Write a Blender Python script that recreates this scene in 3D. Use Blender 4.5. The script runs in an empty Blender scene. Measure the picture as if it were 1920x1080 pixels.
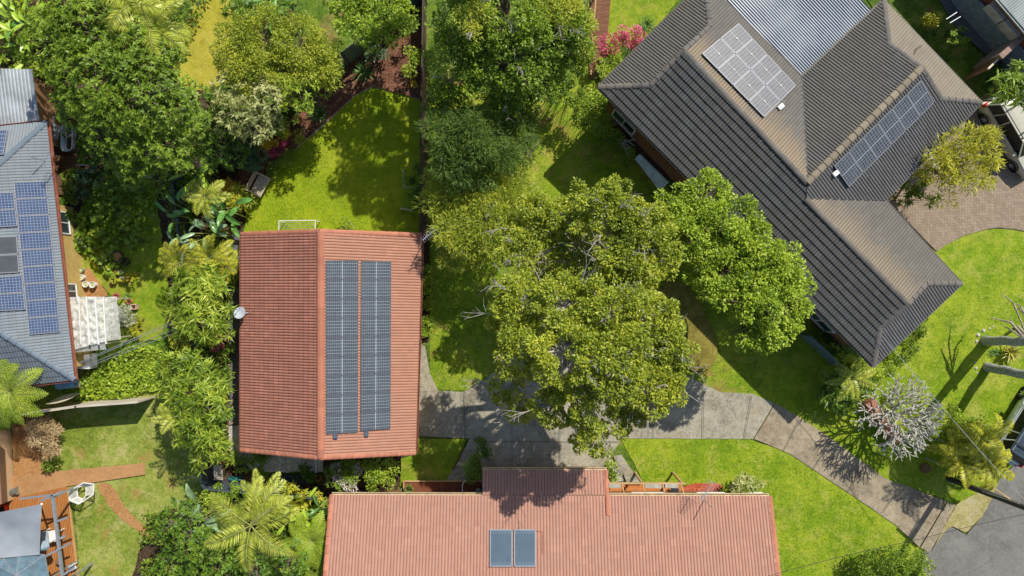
import bpy, math, random
import numpy as np
from mathutils import Vector, noise as mnoise
from mathutils.geometry import tessellate_polygon
# ------------------------------------------------------------ camera, sky, sun
sc = bpy.context.scene
COL = sc.collection
R = math.radians
PI = math.pi
H = 39.0
cam = bpy.data.cameras.new('camera'); cam.lens = 24; cam.sensor_width = 36; cam.clip_end = 600; cam.clip_start = 0.5
camo = bpy.data.objects.new('camera', cam); COL.objects.link(camo); camo.location = (0, 0, H); camo.rotation_euler = (0, 0, 0)
sc.camera = camo
SUN_EL, SUN_AZ = R(45), math.atan2(.56, .83)
w = bpy.data.worlds.new('World'); sc.world = w; w.use_nodes = True
wn = w.node_tree.nodes; wl = w.node_tree.links
sky = wn.new('ShaderNodeTexSky'); sky.sky_type = 'NISHITA'; sky.sun_disc = False
sky.sun_elevation = SUN_EL; sky.sun_rotation = SUN_AZ
bg = wn['Background']; bg.inputs['Strength'].default_value = 0.105
wl.new(sky.outputs[0], bg.inputs['Color'])
sl = bpy.data.lights.new('sun', 'SUN'); sl.energy = 4.6; sl.angle = R(0.5); sl.color = (1, .945, .85)
slo = bpy.data.objects.new('sun', sl); COL.objects.link(slo)
sd = Vector((math.sin(SUN_AZ)*math.cos(SUN_EL), math.cos(SUN_AZ)*math.cos(SUN_EL), math.sin(SUN_EL)))
slo.rotation_euler = sd.to_track_quat('Z', 'Y').to_euler()
sc.view_settings.view_transform = 'Standard'; sc.view_settings.look = 'None'
sc.view_settings.exposure = 0.18; sc.view_settings.gamma = 1
sc.cycles.max_bounces = 5; sc.cycles.diffuse_bounces = 3; sc.cycles.glossy_bounces = 3; sc.cycles.transmission_bounces = 4
sc.cycles.transparent_max_bounces = 6

rng = np.random.default_rng(7)
rnd = random.Random(11)

def at(px, py, z=0.0):
    k = 1.5*(H-z)/1920
    return Vector(((px-960)*k, -(py-540)*k, z))

# ------------------------------------------------------------ materials
class NT:
    def __init__(s, name):
        s.m = bpy.data.materials.new(name); s.m.use_nodes = True
        s.t = s.m.node_tree; s.t.nodes.clear()
        s.out = s.t.nodes.new('ShaderNodeOutputMaterial')
    def n(s, typ, ins=None, **props):
        nd = s.t.nodes.new('ShaderNode'+typ)
        for k, v in props.items(): setattr(nd, k, v)
        for k, v in (ins or {}).items(): s.set(nd, k, v)
        return nd
    def set(s, nd, k, v):
        i = nd.inputs[k]
        if isinstance(v, bpy.types.NodeSocket): s.t.links.new(v, i)
        elif isinstance(v, bpy.types.Node): s.t.links.new(v.outputs[0], i)
        else:
            if isinstance(v, tuple) and len(v) == 3 and i.type == 'RGBA': v = v+(1,)
            i.default_value = v
    def math(s, op, a, b=0.0, c=None):
        nd = s.n('Math', {0: a, 1: b}, operation=op)
        if c is not None: s.set(nd, 2, c)
        return nd.outputs[0]
    def mix(s, f, a, b, bt='MIX'):
        nd = s.t.nodes.new('ShaderNodeMix'); nd.data_type = 'RGBA'; nd.blend_type = bt
        for k, v in ((0, f), (6, a), (7, b)): s.set(nd, k, v)
        return nd.outputs[2]
    def pos(s): return s.n('NewGeometry').outputs['Position']
    def noise(s, scale, detail=4, rough=.55, vec=None, w=0, dist=0):
        nd = s.n('TexNoise', {'Scale': scale, 'Detail': detail, 'Roughness': rough, 'Distortion': dist})
        v = vec or s.pos()
        if w: v = s.n('VectorMath', {0: v, 1: (w, w*1.7, w*.6)}, operation='ADD').outputs[0]
        s.set(nd, 'Vector', v)
        return nd.outputs[0]
    def ramp(s, f, stops):
        nd = s.n('ValToRGB', {0: f}); cr = nd.color_ramp
        while len(cr.elements) < len(stops): cr.elements.new(.5)
        for e, (p, c) in zip(cr.elements, stops):
            e.position = p; e.color = (c if isinstance(c, tuple) else (c,)*3)+(1,)
        return nd.outputs[0]
    def bump(s, h, strength=.5, dist=.02):
        return s.n('Bump', {'Strength': strength, 'Distance': dist, 'Height': h}).outputs[0]
    def bsdf(s, color, rough=.8, metal=0, normal=None, spec=.3, coat=0, alpha=None, **kw):
        b = s.n('BsdfPrincipled', {'Base Color': color, 'Roughness': rough, 'Metallic': metal, 'Specular IOR Level': spec, 'Coat Weight': coat})
        if normal is not None: s.set(b, 'Normal', normal)
        if alpha is not None: s.set(b, 'Alpha', alpha)
        s.t.links.new(b.outputs[0], s.out.inputs[0]); return b

def plain(name, c, rough=.6, metal=0, var=.25, scale=3, spec=.3, coat=0, bump=0, alpha=None):
    t = NT(name)
    f = t.noise(scale, 5, .6)
    col = t.ramp(f, [(.3, tuple(x*(1-var) for x in c)), (.7, tuple(min(1, x*(1+var)) for x in c))])
    nm = t.bump(t.noise(scale*8, 3), bump, .02) if bump else None
    t.bsdf(col, rough, metal, nm, spec, coat, alpha)
    return t.m

def leafmat(name, dark, mid, light, trans=.3, rough=.45, cl=1.1):
    mid = tuple(x*1.12 for x in mid); light = tuple(min(.85, x*1.1) for x in light)
    t = NT(name)
    ri = t.n('NewGeometry').outputs['Random Per Island']
    cn = t.noise(cl, 2, .5)
    f = t.math('ADD', t.math('MULTIPLY', ri, .6), t.math('MULTIPLY', t.math('SUBTRACT', cn, .27), .8))
    f = t.math('ADD', f, t.math('MULTIPLY', t.math('SUBTRACT', t.noise(.33, 2), .5), .7))
    col = t.ramp(f, [(.08, dark), (.45, mid), (.95, light)])
    b = t.n('BsdfPrincipled', {'Base Color': col, 'Roughness': rough, 'Specular IOR Level': .35})
    tr = t.n('BsdfTranslucent', {'Color': t.mix(.5, col, tuple(min(1, x*1.5) for x in light))})
    mx = t.n('MixShader', {0: trans, 1: b.outputs[0], 2: tr.outputs[0]})
    t.t.links.new(mx.outputs[0], t.out.inputs[0])
    return t.m

def grassmat(name, dark, mid, light, soil=(.3, .17, .07), bare=.0, w=0, dry=(.36, .34, .1), dryamt=.5):
    t = NT(name)
    a = t.noise(.35, 4, .6, w=w+.01); b = t.noise(2.2, 5, .7, w=w+3); c = t.noise(8, 4, .8, w=w+5); d = t.noise(22, 3, .7, w=w+9)
    f = t.math('ADD', t.math('MULTIPLY', a, .5), t.math('MULTIPLY', b, .5))
    f = t.math('ADD', t.math('MULTIPLY', f, .6), t.math('MULTIPLY', t.math('ADD', t.math('MULTIPLY', c, .6), t.math('MULTIPLY', d, .4)), .55))
    col = t.ramp(f, [(.46, dark), (.55, mid), (.64, light)])
    dn = t.ramp(t.math('ADD', t.math('MULTIPLY', t.noise(.8, 5, .7, w=w+21, dist=.6), .75), t.math('MULTIPLY', c, .25)), [(.5, 0.), (.62, 1.)])
    col = t.mix(t.math('MULTIPLY', dn, dryamt), col, dry)
    if bare:
        sn = t.ramp(t.math('ADD', t.math('MULTIPLY', t.noise(.55, 5, .65, w=w+31), .8), t.math('MULTIPLY', c, .2)), [(.60-bare*.15, 0.), (.66, 1.)])
        col = t.mix(t.math('MULTIPLY', sn, .75), col, soil)
    wd = t.ramp(t.noise(1.3, 5, .7, w=w+71), [(.52, 0.), (.66, 1.)])
    col = t.mix(t.math('MULTIPLY', wd, .45), col, tuple(x*.62 for x in mid))
    hgt = t.math('ADD', t.math('MULTIPLY', c, .6), t.math('MULTIPLY', d, .5))
    t.bsdf(col, .75, normal=t.bump(hgt, .9, .06), spec=.15)
    return t.m

def soilmat(name, c1, c2, c3, s1=1.5, s2=22, bump=.9, rough=.95):
    t = NT(name)
    a = t.noise(s1, 5, .65); b = t.n('TexVoronoi', {'Vector': t.pos(), 'Scale': s2, 'Randomness': 1.0})
    bc = t.n('SeparateColor', {0: b.outputs['Color']}).outputs[0]
    col = t.ramp(t.math('ADD', t.math('MULTIPLY', a, .55), t.math('MULTIPLY', bc, .42)), [(.25, c1), (.5, c2), (.78, c3)])
    t.bsdf(col, rough, normal=t.bump(t.math('ADD', bc, t.noise(s2*1.5, 3)), bump, .03), spec=.15)
    return t.m

def concretemat(name, c, stain=.35, w=0, warm=(.32, .25, .16)):
    t = NT(name)
    a = t.noise(.5, 6, .7, w=w, dist=.4); b = t.noise(6, 5, .7, w=w); g = t.noise(16, 4, .85, w=w)
    f = t.math('ADD', t.math('MULTIPLY', a, .45), t.math('ADD', t.math('MULTIPLY', b, .3), t.math('MULTIPLY', g, .3)))
    col = t.ramp(f, [(.42, tuple(x*(1-stain*1.3) for x in c)), (.53, c), (.64, tuple(x*(1+stain*.8) for x in c))])
    col = t.mix(t.ramp(t.noise(.9, 5, .75, w=w+7), [(.5, 0.), (.7, .45)]), col, warm)
    col = t.mix(t.ramp(t.noise(2.1, 5, .75, w=w+17), [(.52, 0.), (.72, .55)]), col, tuple(x*.5 for x in c))
    vo = t.n('TexVoronoi', {'Vector': t.pos(), 'Scale': .75}, feature='DISTANCE_TO_EDGE')
    cr = t.ramp(t.math('ADD', vo.outputs[0], t.math('MULTIPLY', t.noise(4, 4), .02)), [(.0105, .35), (.017, 0.)])
    col = t.mix(cr, col, tuple(x*.4 for x in c))
    t.bsdf(col, .9, normal=t.bump(g, .35, .01), spec=.2)
    return t.m

def tilemat(name, c, var=.12, dirt=(.06, .04, .03), dirtamt=.35, lich=None, lichamt=0, lv=None, pan=0.0, w=0):
    """uv in tile units: one tile wide, one course high."""
    t = NT(name)
    uv = t.n('UVMap').outputs[0]
    fl = t.n('VectorMath', {0: uv}, operation='FLOOR').outputs[0]
    wnz = t.n('TexWhiteNoise', {'Vector': fl}).outputs[0]
    k = t.math('ADD', t.math('MULTIPLY', wnz, 2*var), 1-var)
    col = t.n('VectorMath', {0: c, 3: k}, operation='SCALE').outputs[0]
    n1 = t.noise(.45, 5, .65, w=w); n2 = t.noise(9, 5, .7, w=w)
    if lich is not None:
        sx = t.n('SeparateXYZ', {0: uv})
        f = t.math('ADD', t.math('MULTIPLY', n1, .6), t.math('MULTIPLY', n2, .4))
        if lv: # weathering grows towards the ridge: lv = (course at which it starts, full)
            g = t.n('MapRange', {0: sx.outputs[1], 1: lv[0], 2: lv[1]}).outputs[0]
            f = t.math('ADD', f, t.math('SUBTRACT', t.math('MULTIPLY', g, .55), .3))
        col = t.mix(t.math('MULTIPLY', t.ramp(f, [(.38, 0.), (.62, 1.)]), lichamt), col, lich)
    d = t.ramp(t.math('ADD', t.math('MULTIPLY', n1, .5), t.math('MULTIPLY', n2, .5)), [(.42, 0.), (.68, 1.)])
    col = t.mix(t.math('MULTIPLY', d, dirtamt), col, dirt)
    sv = t.n('VectorMath', {0: uv, 1: (1.6, .11, 1)}, operation='MULTIPLY').outputs[0]
    stk = t.ramp(t.noise(1.3, 4, .65, vec=sv), [(.48, 0.), (.7, 1.)])
    col = t.mix(t.math('MULTIPLY', stk, dirtamt*.9), col, dirt)
    odd = t.math('GREATER_THAN', wnz, .965)
    col = t.mix(t.math('MULTIPLY', odd, .13), col, tuple(min(1, x*1.5) for x in c))
    if pan:   # grime in the pans between the rolls, with shadow lines painted in
        sx2 = t.n('SeparateXYZ', {0: uv})
        fr = t.math('FRACT', t.math('MULTIPLY', sx2.outputs[0], 2.0))
        e = t.math('ABSOLUTE', t.math('SUBTRACT', fr, .5))
        col = t.mix(t.ramp(e, [(.30, 0.), (.44, pan)]), col, dirt)
    t.bsdf(col, .75, normal=t.bump(n2, .25, .01), spec=.3)
    return t.m

def cellmat(name, cell, cell2, line, nx, ny, lw=.05, mid=False, glow=.15, bus=True):
    """photovoltaic glass; uv 0..1 across one panel"""
    t = NT(name)
    uv = t.n('UVMap').outputs[0]; s = t.n('SeparateXYZ', {0: uv})
    def grid(v, n, wd):
        f = t.math('FRACT', t.math('MULTIPLY', v, float(n)))
        e = t.math('ABSOLUTE', t.math('SUBTRACT', f, .5))
        return t.math('GREATER_THAN', e, .5-wd)
    g = t.math('MAXIMUM', grid(s.outputs[0], nx, lw), grid(s.outputs[1], ny, lw))
    if mid:
        m_ = t.math('LESS_THAN', t.math('ABSOLUTE', t.math('SUBTRACT', s.outputs[0], .5)), .016)
        g = t.math('MAXIMUM', g, m_)
    vec = t.n('VectorMath', {0: uv, 1: (nx, ny, 1)}, operation='MULTIPLY').outputs[0]
    fl = t.n('VectorMath', {0: vec}, operation='FLOOR').outputs[0]
    wn_ = t.n('TexWhiteNoise', {'Vector': fl}).outputs[0]
    col = t.mix(wn_, cell, cell2)
    if bus:
        fb = t.math('FRACT', t.math('MULTIPLY', s.outputs[1], float(ny*3)))
        bb = t.math('LESS_THAN', t.math('ABSOLUTE', t.math('SUBTRACT', fb, .5)), .07)
        col = t.mix(t.math('MULTIPLY', bb, .35), col, line)
    col = t.mix(t.math('MULTIPLY', g, .9), col, line)
    col = t.mix(t.math('MULTIPLY', t.noise(1.7, 5), .12), col, (.5, .5, .48))
    t.bsdf(col, t.math('ADD', t.math('MULTIPLY', t.noise(.8, 3), .1), glow), spec=.5, coat=.25)
    return t.m

def brickmat(name, c1, c2, mortar, sx=.24, sy=.086, vertical=True, w=0):
    t = NT(name)
    tc = t.n('UVMap').outputs[0]
    b = t.n('TexBrick', {'Vector': tc, 'Color1': c1, 'Color2': c2, 'Mortar': mortar, 'Scale': 1.0, 'Mortar Size': .006, 'Brick Width': sx, 'Row Height': sy, 'Bias': -.2})
    col = t.mix(t.math('MULTIPLY', t.noise(3, 5), .4), b.outputs[0], tuple(x*.5 for x in c1))
    t.bsdf(col, .9, normal=t.bump(b.outputs[1], -.4, .01), spec=.15)
    return t.m

def woodmat(name, c, plank=0.0, ang=0.0, var=.3, rough=.8):
    t = NT(name)
    v = t.n('VectorRotate', {0: t.pos(), 'Angle': ang}, rotation_type='Z_AXIS').outputs[0]
    st = t.n('VectorMath', {0: v, 1: (1.2, 14, 14)}, operation='MULTIPLY').outputs[0]
    a = t.noise(1.0, 5, .65, vec=st)
    col = t.ramp(t.math('ADD', t.math('MULTIPLY', a, .7), t.math('MULTIPLY', t.noise(.8, 4), .3)), [(.3, tuple(x*(1-var) for x in c)), (.7, tuple(min(1, x*(1+var)) for x in c))])
    if plank:
        s = t.n('SeparateXYZ', {0: v})
        q = t.math('DIVIDE', s.outputs[1], plank)
        fr = t.math('FRACT', q); fl = t.math('FLOOR', q)
        wv = t.n('TexWhiteNoise', {'W': fl}, noise_dimensions='1D').outputs[0]
        col = t.mix(t.math('MULTIPLY', wv, .4), col, tuple(x*.6 for x in c))
        col = t.mix(t.math('LESS_THAN', fr, .1), col, tuple(x*.12 for x in c))
    t.bsdf(col, rough, spec=.2)
    return t.m

# ------------------------------------------------------------ mesh builder
ORG = {}
def link(o, parent=None):
    COL.objects.link(o)
    if parent is not None: o.parent = parent
    return o
def tag(o, label=None, cat=None, group=None, kind=None):
    if label: o['label'] = label
    if cat: o['category'] = cat
    if group: o['group'] = group
    if kind: o['kind'] = kind
    return o
def thing(name, label, cat, loc, group=None, rz=0.0):
    o = bpy.data.objects.new(name, None); COL.objects.link(o); o.location = loc; o.rotation_euler = (0, 0, rz)
    o.empty_display_size = .2
    tag(o, label, cat, group); ORG[o.name] = Vector(loc) if rz == 0 else None
    return o

class MB:
    def __init__(s): s.v = []; s.f = []; s.uv = None; s.L = []
    def add(s, vs, fs, uvs=None):
        b = len(s.v); s.v.extend([tuple(x) for x in vs]); s.f.extend([tuple(i+b for i in f) for f in fs])
        if uvs is not None:
            if s.uv is None: s.uv = {}
            for k, f in enumerate(fs): s.uv[len(s.f)-len(fs)+k] = uvs[k]
        return s
    def box(s, c, size, rz=0.0, basis=None):
        hx, hy, hz = [q/2 for q in size]; c = Vector(c)
        if basis is None: X = Vector((math.cos(rz), math.sin(rz), 0)); Y = Vector((-math.sin(rz), math.cos(rz), 0)); Z = Vector((0, 0, 1))
        else: X, Y, Z = basis
        vs = [c+X*(a*hx)+Y*(b*hy)+Z*(d*hz) for d in (-1, 1) for b in (-1, 1) for a in (-1, 1)]
        return s.add(vs, [(0, 2, 3, 1), (4, 5, 7, 6), (0, 1, 5, 4), (2, 6, 7, 3), (0, 4, 6, 2), (1, 3, 7, 5)])
    def bar(s, p, q, wd, ht, up=Vector((0, 0, 1))):
        p = Vector(p); q = Vector(q); d = q-p; L = d.length
        if L < 1e-6: return s
        X = d/L; Y = up.cross(X)
        if Y.length < 1e-4: Y = Vector((0, 1, 0)).cross(X)
        Y.normalize(); Z = X.cross(Y)
        return s.box((p+q)/2, (L, wd, ht), basis=(X, Y, Z))
    def tube(s, pts, rad, n=8, cap=True):
        pts = [Vector(p) for p in pts]
        if not hasattr(rad, '__len__'): rad = [rad]*len(pts)
        rings = []; up = Vector((0, 0, 1))
        vs = []
        for i, p in enumerate(pts):
            d = (pts[min(i+1, len(pts)-1)]-pts[max(i-1, 0)])
            d = d.normalized() if d.length > 1e-9 else up
            a = d.cross(up if abs(d.z) < .95 else Vector((1, 0, 0))).normalized(); b = d.cross(a)
            for k in range(n):
                t = 2*PI*k/n; vs.append(p+(a*math.cos(t)+b*math.sin(t))*rad[i])
        fs = []
        for i in range(len(pts)-1):
            for k in range(n):
                k2 = (k+1) % n; fs.append((i*n+k, i*n+k2, (i+1)*n+k2, (i+1)*n+k))
        if cap: fs.append(tuple(range(n))[::-1]); fs.append(tuple((len(pts)-1)*n+k for k in range(n)))
        return s.add(vs, fs)
    def lathe(s, c, prof, n=20, ax=None):
        c = Vector(c); X, Y, Z = ax or (Vector((1, 0, 0)), Vector((0, 1, 0)), Vector((0, 0, 1)))
        vs = []; fs = []
        for r, z in prof:
            for k in range(n):
                t = 2*PI*k/n; vs.append(c+X*(r*math.cos(t))+Y*(r*math.sin(t))+Z*z)
        for i in range(len(prof)-1):
            for k in range(n):
                k2 = (k+1) % n; fs.append((i*n+k, i*n+k2, (i+1)*n+k2, (i+1)*n+k))
        fs.append(tuple(range(n))[::-1]); fs.append(tuple((len(prof)-1)*n+k for k in range(n)))
        return s.add(vs, fs)
    def prism(s, pts, z0, z1, uv=False):
        """vertical prism on a plan polygon (any winding)"""
        P = [(p[0], p[1]) for p in pts]; n = len(P)
        ar = sum(P[i][0]*P[(i+1) % n][1]-P[(i+1) % n][0]*P[i][1] for i in range(n))
        if ar < 0: P = P[::-1]
        vs = [(x, y, z0) for x, y in P]+[(x, y, z1) for x, y in P]
        fs = []; uvs = []
        run = 0
        for i in range(n):
            j = (i+1) % n; L = math.hypot(P[j][0]-P[i][0], P[j][1]-P[i][1])
            fs.append((i, j, n+j, n+i)); uvs.append([(run, z0), (run+L, z0), (run+L, z1), (run, z1)]); run += L
        tr = tessellate_polygon([[Vector((x, y, 0)) for x, y in P]])
        for a, b, c in tr:
            cr = (P[b][0]-P[a][0])*(P[c][1]-P[a][1])-(P[c][0]-P[a][0])*(P[b][1]-P[a][1])
            if cr < 0: a, b = b, a
            fs.append((n+a, n+b, n+c)); uvs.append([P[a], P[b], P[c]])
            fs.append((b, a, c)); uvs.append([P[b], P[a], P[c]])
        return s.add(vs, fs, uvs)
    def build(s, name, m, parent=None, smooth=False, org=None):
        root = parent
        while root is not None and root.parent is not None: root = root.parent
        o3 = Vector((0, 0, 0))
        if root is not None:
            g = ORG.get(root.name); o3 = g if g is not None else Vector((0, 0, 0))
        elif org is not None: o3 = Vector(org)
        me = bpy.data.meshes.new(name)
        V = [(x[0]-o3[0], x[1]-o3[1], x[2]-o3[2]) for x in s.v]
        me.from_pydata(V, [], s.f)
        if s.uv is not None:
            ul = me.uv_layers.new(name='UVMap'); arr = np.zeros(len(me.loops)*2, dtype=np.float32)
            li = 0
            for fi, f in enumerate(s.f):
                u = s.uv.get(fi)
                if u is not None:
                    for k in range(len(f)): arr[(li+k)*2] = u[k][0]; arr[(li+k)*2+1] = u[k][1]
                li += len(f)
            ul.data.foreach_set('uv', arr)
        me.materials.append(m)
        if smooth: me.polygons.foreach_set('use_smooth', [True]*len(me.polygons))
        me.update()
        o = bpy.data.objects.new(name, me); COL.objects.link(o)
        if parent is not None: o.parent = parent
        else:
            o.location = o3
            ORG[o.name] = o3
        return o

def smoothpoly(pts, it=2):
    for _ in range(it):
        q = []
        for i in range(len(pts)):
            a = pts[i]; b = pts[(i+1) % len(pts)]
            q.append((a[0]*.75+b[0]*.25, a[1]*.75+b[1]*.25)); q.append((a[0]*.25+b[0]*.75, a[1]*.25+b[1]*.75))
        pts = q
    return pts
def jag(pts, amp=2.0, step=9.0):
    out = []
    n = len(pts)
    for i in range(n):
        a = pts[i]; b = pts[(i+1) % n]; L = math.hypot(b[0]-a[0], b[1]-a[1]); m = max(1, int(L/step))
        for k in range(m):
            t = k/m; out.append((a[0]+(b[0]-a[0])*t+(rnd.uniform(-amp, amp) if k else 0), a[1]+(b[1]-a[1])*t+(rnd.uniform(-amp, amp) if k else 0)))
    return out
SHEETZ = [0.004]
def sheet(name, pts, m, z=None, sm=0, jg=0, label=None, cat=None):
    if z is None: SHEETZ[0] += .004; z = SHEETZ[0]
    if sm: pts = smoothpoly(pts, sm)
    if jg: pts = jag(pts, jg)
    P = [at(x, y, z) for x, y in pts]
    tr = tessellate_polygon([[Vector((p.x, p.y, 0)) for p in P]])
    mb = MB(); fs = []; uvs = []
    for a, b, c in tr:
        cr = (P[b].x-P[a].x)*(P[c].y-P[a].y)-(P[c].x-P[a].x)*(P[b].y-P[a].y)
        if cr < 0: a, b = b, a
        fs.append((a, b, c)); uvs.append([(P[i].x, P[i].y) for i in (a, b, c)])
    mb.add(P, fs, uvs)
    o = mb.build(name, m, org=tuple(P[0])); o['kind'] = 'structure'
    return o

# ------------------------------------------------------------ leaves in bulk
def norm(a): return a/np.maximum(np.linalg.norm(a, axis=1, keepdims=True), 1e-9)
class LB:
    """batch of leaves: each a folded four-sided blade"""
    def __init__(s): s.P = []; s.D = []; s.N = []; s.L = []; s.W = []
    def add(s, P, D, N, L, W):
        n = len(P); s.P.append(P); s.D.append(D); s.N.append(N)
        s.L.append(np.broadcast_to(L, (n,)).copy()); s.W.append(np.broadcast_to(W, (n,)).copy())
    def build(s, name, m, parent=None, org=None):
        P = np.concatenate(s.P); D = norm(np.concatenate(s.D)); N = np.concatenate(s.N)
        L = np.concatenate(s.L)[:, None]; W = np.concatenate(s.W)[:, None]
        S = norm(np.cross(D, N)); N2 = np.cross(S, D)
        o3 = np.zeros(3)
        root = parent
        while root is not None and root.parent is not None: root = root.parent
        if root is not None and ORG.get(root.name) is not None: o3 = np.array(ORG[root.name])
        elif org is not None: o3 = np.array(org)
        n = len(P); V = np.empty((n, 4, 3), dtype=np.float32)
        V[:, 0] = P-o3; mid = P+D*L*.45-o3
        V[:, 1] = mid+S*W*.5+N2*W*.18; V[:, 3] = mid-S*W*.5+N2*W*.18; V[:, 2] = P+D*L-N2*L*.12-o3
        me = bpy.data.meshes.new(name)
        me.vertices.add(n*4); me.vertices.foreach_set('co', V.reshape(-1))
        me.loops.add(n*4); me.loops.foreach_set('vertex_index', np.arange(n*4, dtype=np.int32))
        me.polygons.add(n); me.polygons.foreach_set('loop_start', np.arange(0, n*4, 4, dtype=np.int32))
        me.update(calc_edges=True)
        me.materials.append(m)
        o = bpy.data.objects.new(name, me); COL.objects.link(o)
        if parent is not None: o.parent = parent
        else: o.location = tuple(o3); ORG[o.name] = Vector(o3)
        return o

def rdir(n, zlo=-1.0):
    z = rng.uniform(zlo, 1, n); a = rng.uniform(0, 2*PI, n); r = np.sqrt(np.maximum(0, 1-z*z))
    return np.stack([r*np.cos(a), r*np.sin(a), z], 1)

SPEC = dict(
    broad=dict(cr=.46, n=95, L=.17, W=.1, dens=2.0, flat=.62, mode='ball'),
    fine=dict(cr=.42, n=130, L=.16, W=.05, dens=2.2, flat=.6, mode='ball'),
    small=dict(cr=.26, n=70, L=.11, W=.065, dens=5.5, flat=.6, mode='ball'),
    wisp=dict(cr=.5, n=120, L=.26, W=.036, dens=2.0, flat=.5, mode='ball'),
    lance=dict(cr=.3, n=13, L=.42, W=.075, dens=8.5, flat=.55, mode='ros'),
    whorl=dict(cr=.22, n=12, L=.24, W=.07, dens=11.0, flat=.6, mode='ros'),
    tuft=dict(cr=.2, n=16, L=.19, W=.075, dens=10.0, flat=.6, mode='ros'),
    bamboo=dict(cr=.42, n=70, L=.3, W=.045, dens=2.6, flat=.6, mode='ball'),
    round=dict(cr=.3, n=12, L=.26, W=.24, dens=5.0, flat=.35, mode='ball'),
)
def lobes3(lobes):
    out = []
    for l in lobes:
        px, py, r, zt = l[:4]
        fl = l[4] if len(l) > 4 else .62
        rr = r*1.5*(H-zt*.8)/1920
        zc = max(zt-rr*fl, .12)
        c = at(px, py, zc+rr*fl*.5); c.z = zc
        out.append((np.array(c), rr, max(.1, min(rr*fl, zt-zc+.001)) if zt-zc > .05 else .1))
    return out
def crown(lb, lobes, sp, scale=1.0, cover=1.0, seed=0):
    s = SPEC[sp]; tips = []
    for c, rr, rz in lobes3(lobes):
        nc = max(4, int(PI*rr*rr*s['dens']*cover/scale**2*1.25))
        d = rdir(nc, -.25); d[:, 2] = np.where(d[:, 2] > 0, d[:, 2]**.8, d[:, 2])
        # uneven outline: radius wobbles with direction
        ph = rng.uniform(0, 2*PI, 3); a = np.arctan2(d[:, 1], d[:, 0])
        wob = 1+.13*np.sin(3*a+ph[0])+.1*np.sin(5*a+ph[1])+.07*np.sin(9*a+ph[2])
        rad = rng.uniform(.62, 1.0, nc)**.6*wob
        cc = c+d*rad[:, None]*np.array([rr, rr, rz])*.93
        cc[:, 2] = np.maximum(cc[:, 2], .08)
        cs = s['cr']*scale*rng.uniform(.65, 1.25, nc)
        m = s['n']; N = nc*m
        ci = np.repeat(np.arange(nc), m)
        out = norm(d*np.array([1, 1, .9]))[ci]
        if s['mode'] == 'ball':
            q = rdir(N, -.45)
            rr_ = rng.uniform(.35, 1, N)**.5*cs[ci]
            P = cc[ci]+q*rr_[:, None]*np.array([1, 1, .75])
            D = norm(q*.7+out*.3+rng.normal(0, .55, (N, 3)))
            Nn = norm(q*.4+np.array([.12, .2, .85])+rng.normal(0, .36, (N, 3)))
        else:
            ax = norm(out*.6+np.array([0, 0, .8])+rng.normal(0, .2, (N, 3))*0)
            q = norm(rng.normal(0, 1, (N, 3))); q = norm(q-ax*np.sum(q*ax, 1, keepdims=True))
            el = rng.uniform(-.15, .9, N)[:, None]
            D = norm(q+ax*el); P = cc[ci]+ax*rng.uniform(-.5, .3, N)[:, None]*cs[ci][:, None]*.6
            Nn = norm(ax-D*np.sum(ax*D, 1, keepdims=True)+rng.normal(0, .15, (N, 3)))
        P[:, 2] = np.maximum(P[:, 2], .03)
        lb.add(P, D, Nn, s['L']*scale**.5*rng.uniform(.5, 1.4, N), s['W']*scale**.5*rng.uniform(.8, 1.2, N))
        k = rng.choice(nc, min(nc, 14), replace=False); tips.append((Vector(c), [Vector(x) for x in cc[k]], rr))
    return tips

def limb(mb, a, b, r0, r1, n=6, seg=5, wob=.12):
    a = Vector(a); b = Vector(b); L = (b-a).length; pts = []; rad = []
    for i in range(seg+1):
        t = i/seg; p = a.lerp(b, t); s_ = math.sin(PI*t)*wob*L
        p = p+Vector((rnd.uniform(-1, 1), rnd.uniform(-1, 1), rnd.uniform(-.2, .9)))*s_*.45
        pts.append(p); rad.append(r0+(r1-r0)*t)
    mb.tube(pts, rad, n)
    return pts

def twig(mb, p, d, L, r, depth, spread=.6, n=4, k=3, up=.15):
    p = Vector(p); d = Vector(d).normalized()
    pts = [p]; q = p
    dd = d.copy()
    for i in range(3):
        dd = (dd+Vector((rnd.uniform(-.3, .3), rnd.uniform(-.3, .3), rnd.uniform(-.2, .25)))*.7).normalized()
        q = q+dd*L/3; pts.append(q)
    mb.tube(pts, [r, r*.85, r*.7, r*.55], n, cap=False)
    if depth > 0:
        for _ in range(k):
            s_ = rnd.choice(pts[1:]) if _ else pts[-1]
            e = (dd+Vector((rnd.uniform(-1, 1), rnd.uniform(-1, 1), rnd.uniform(-.6, .8)))*spread+Vector((0, 0, up))).normalized()
            twig(mb, s_, e, L*rnd.uniform(.55, .8), r*.55, depth-1, spread, n, k, up)

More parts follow.
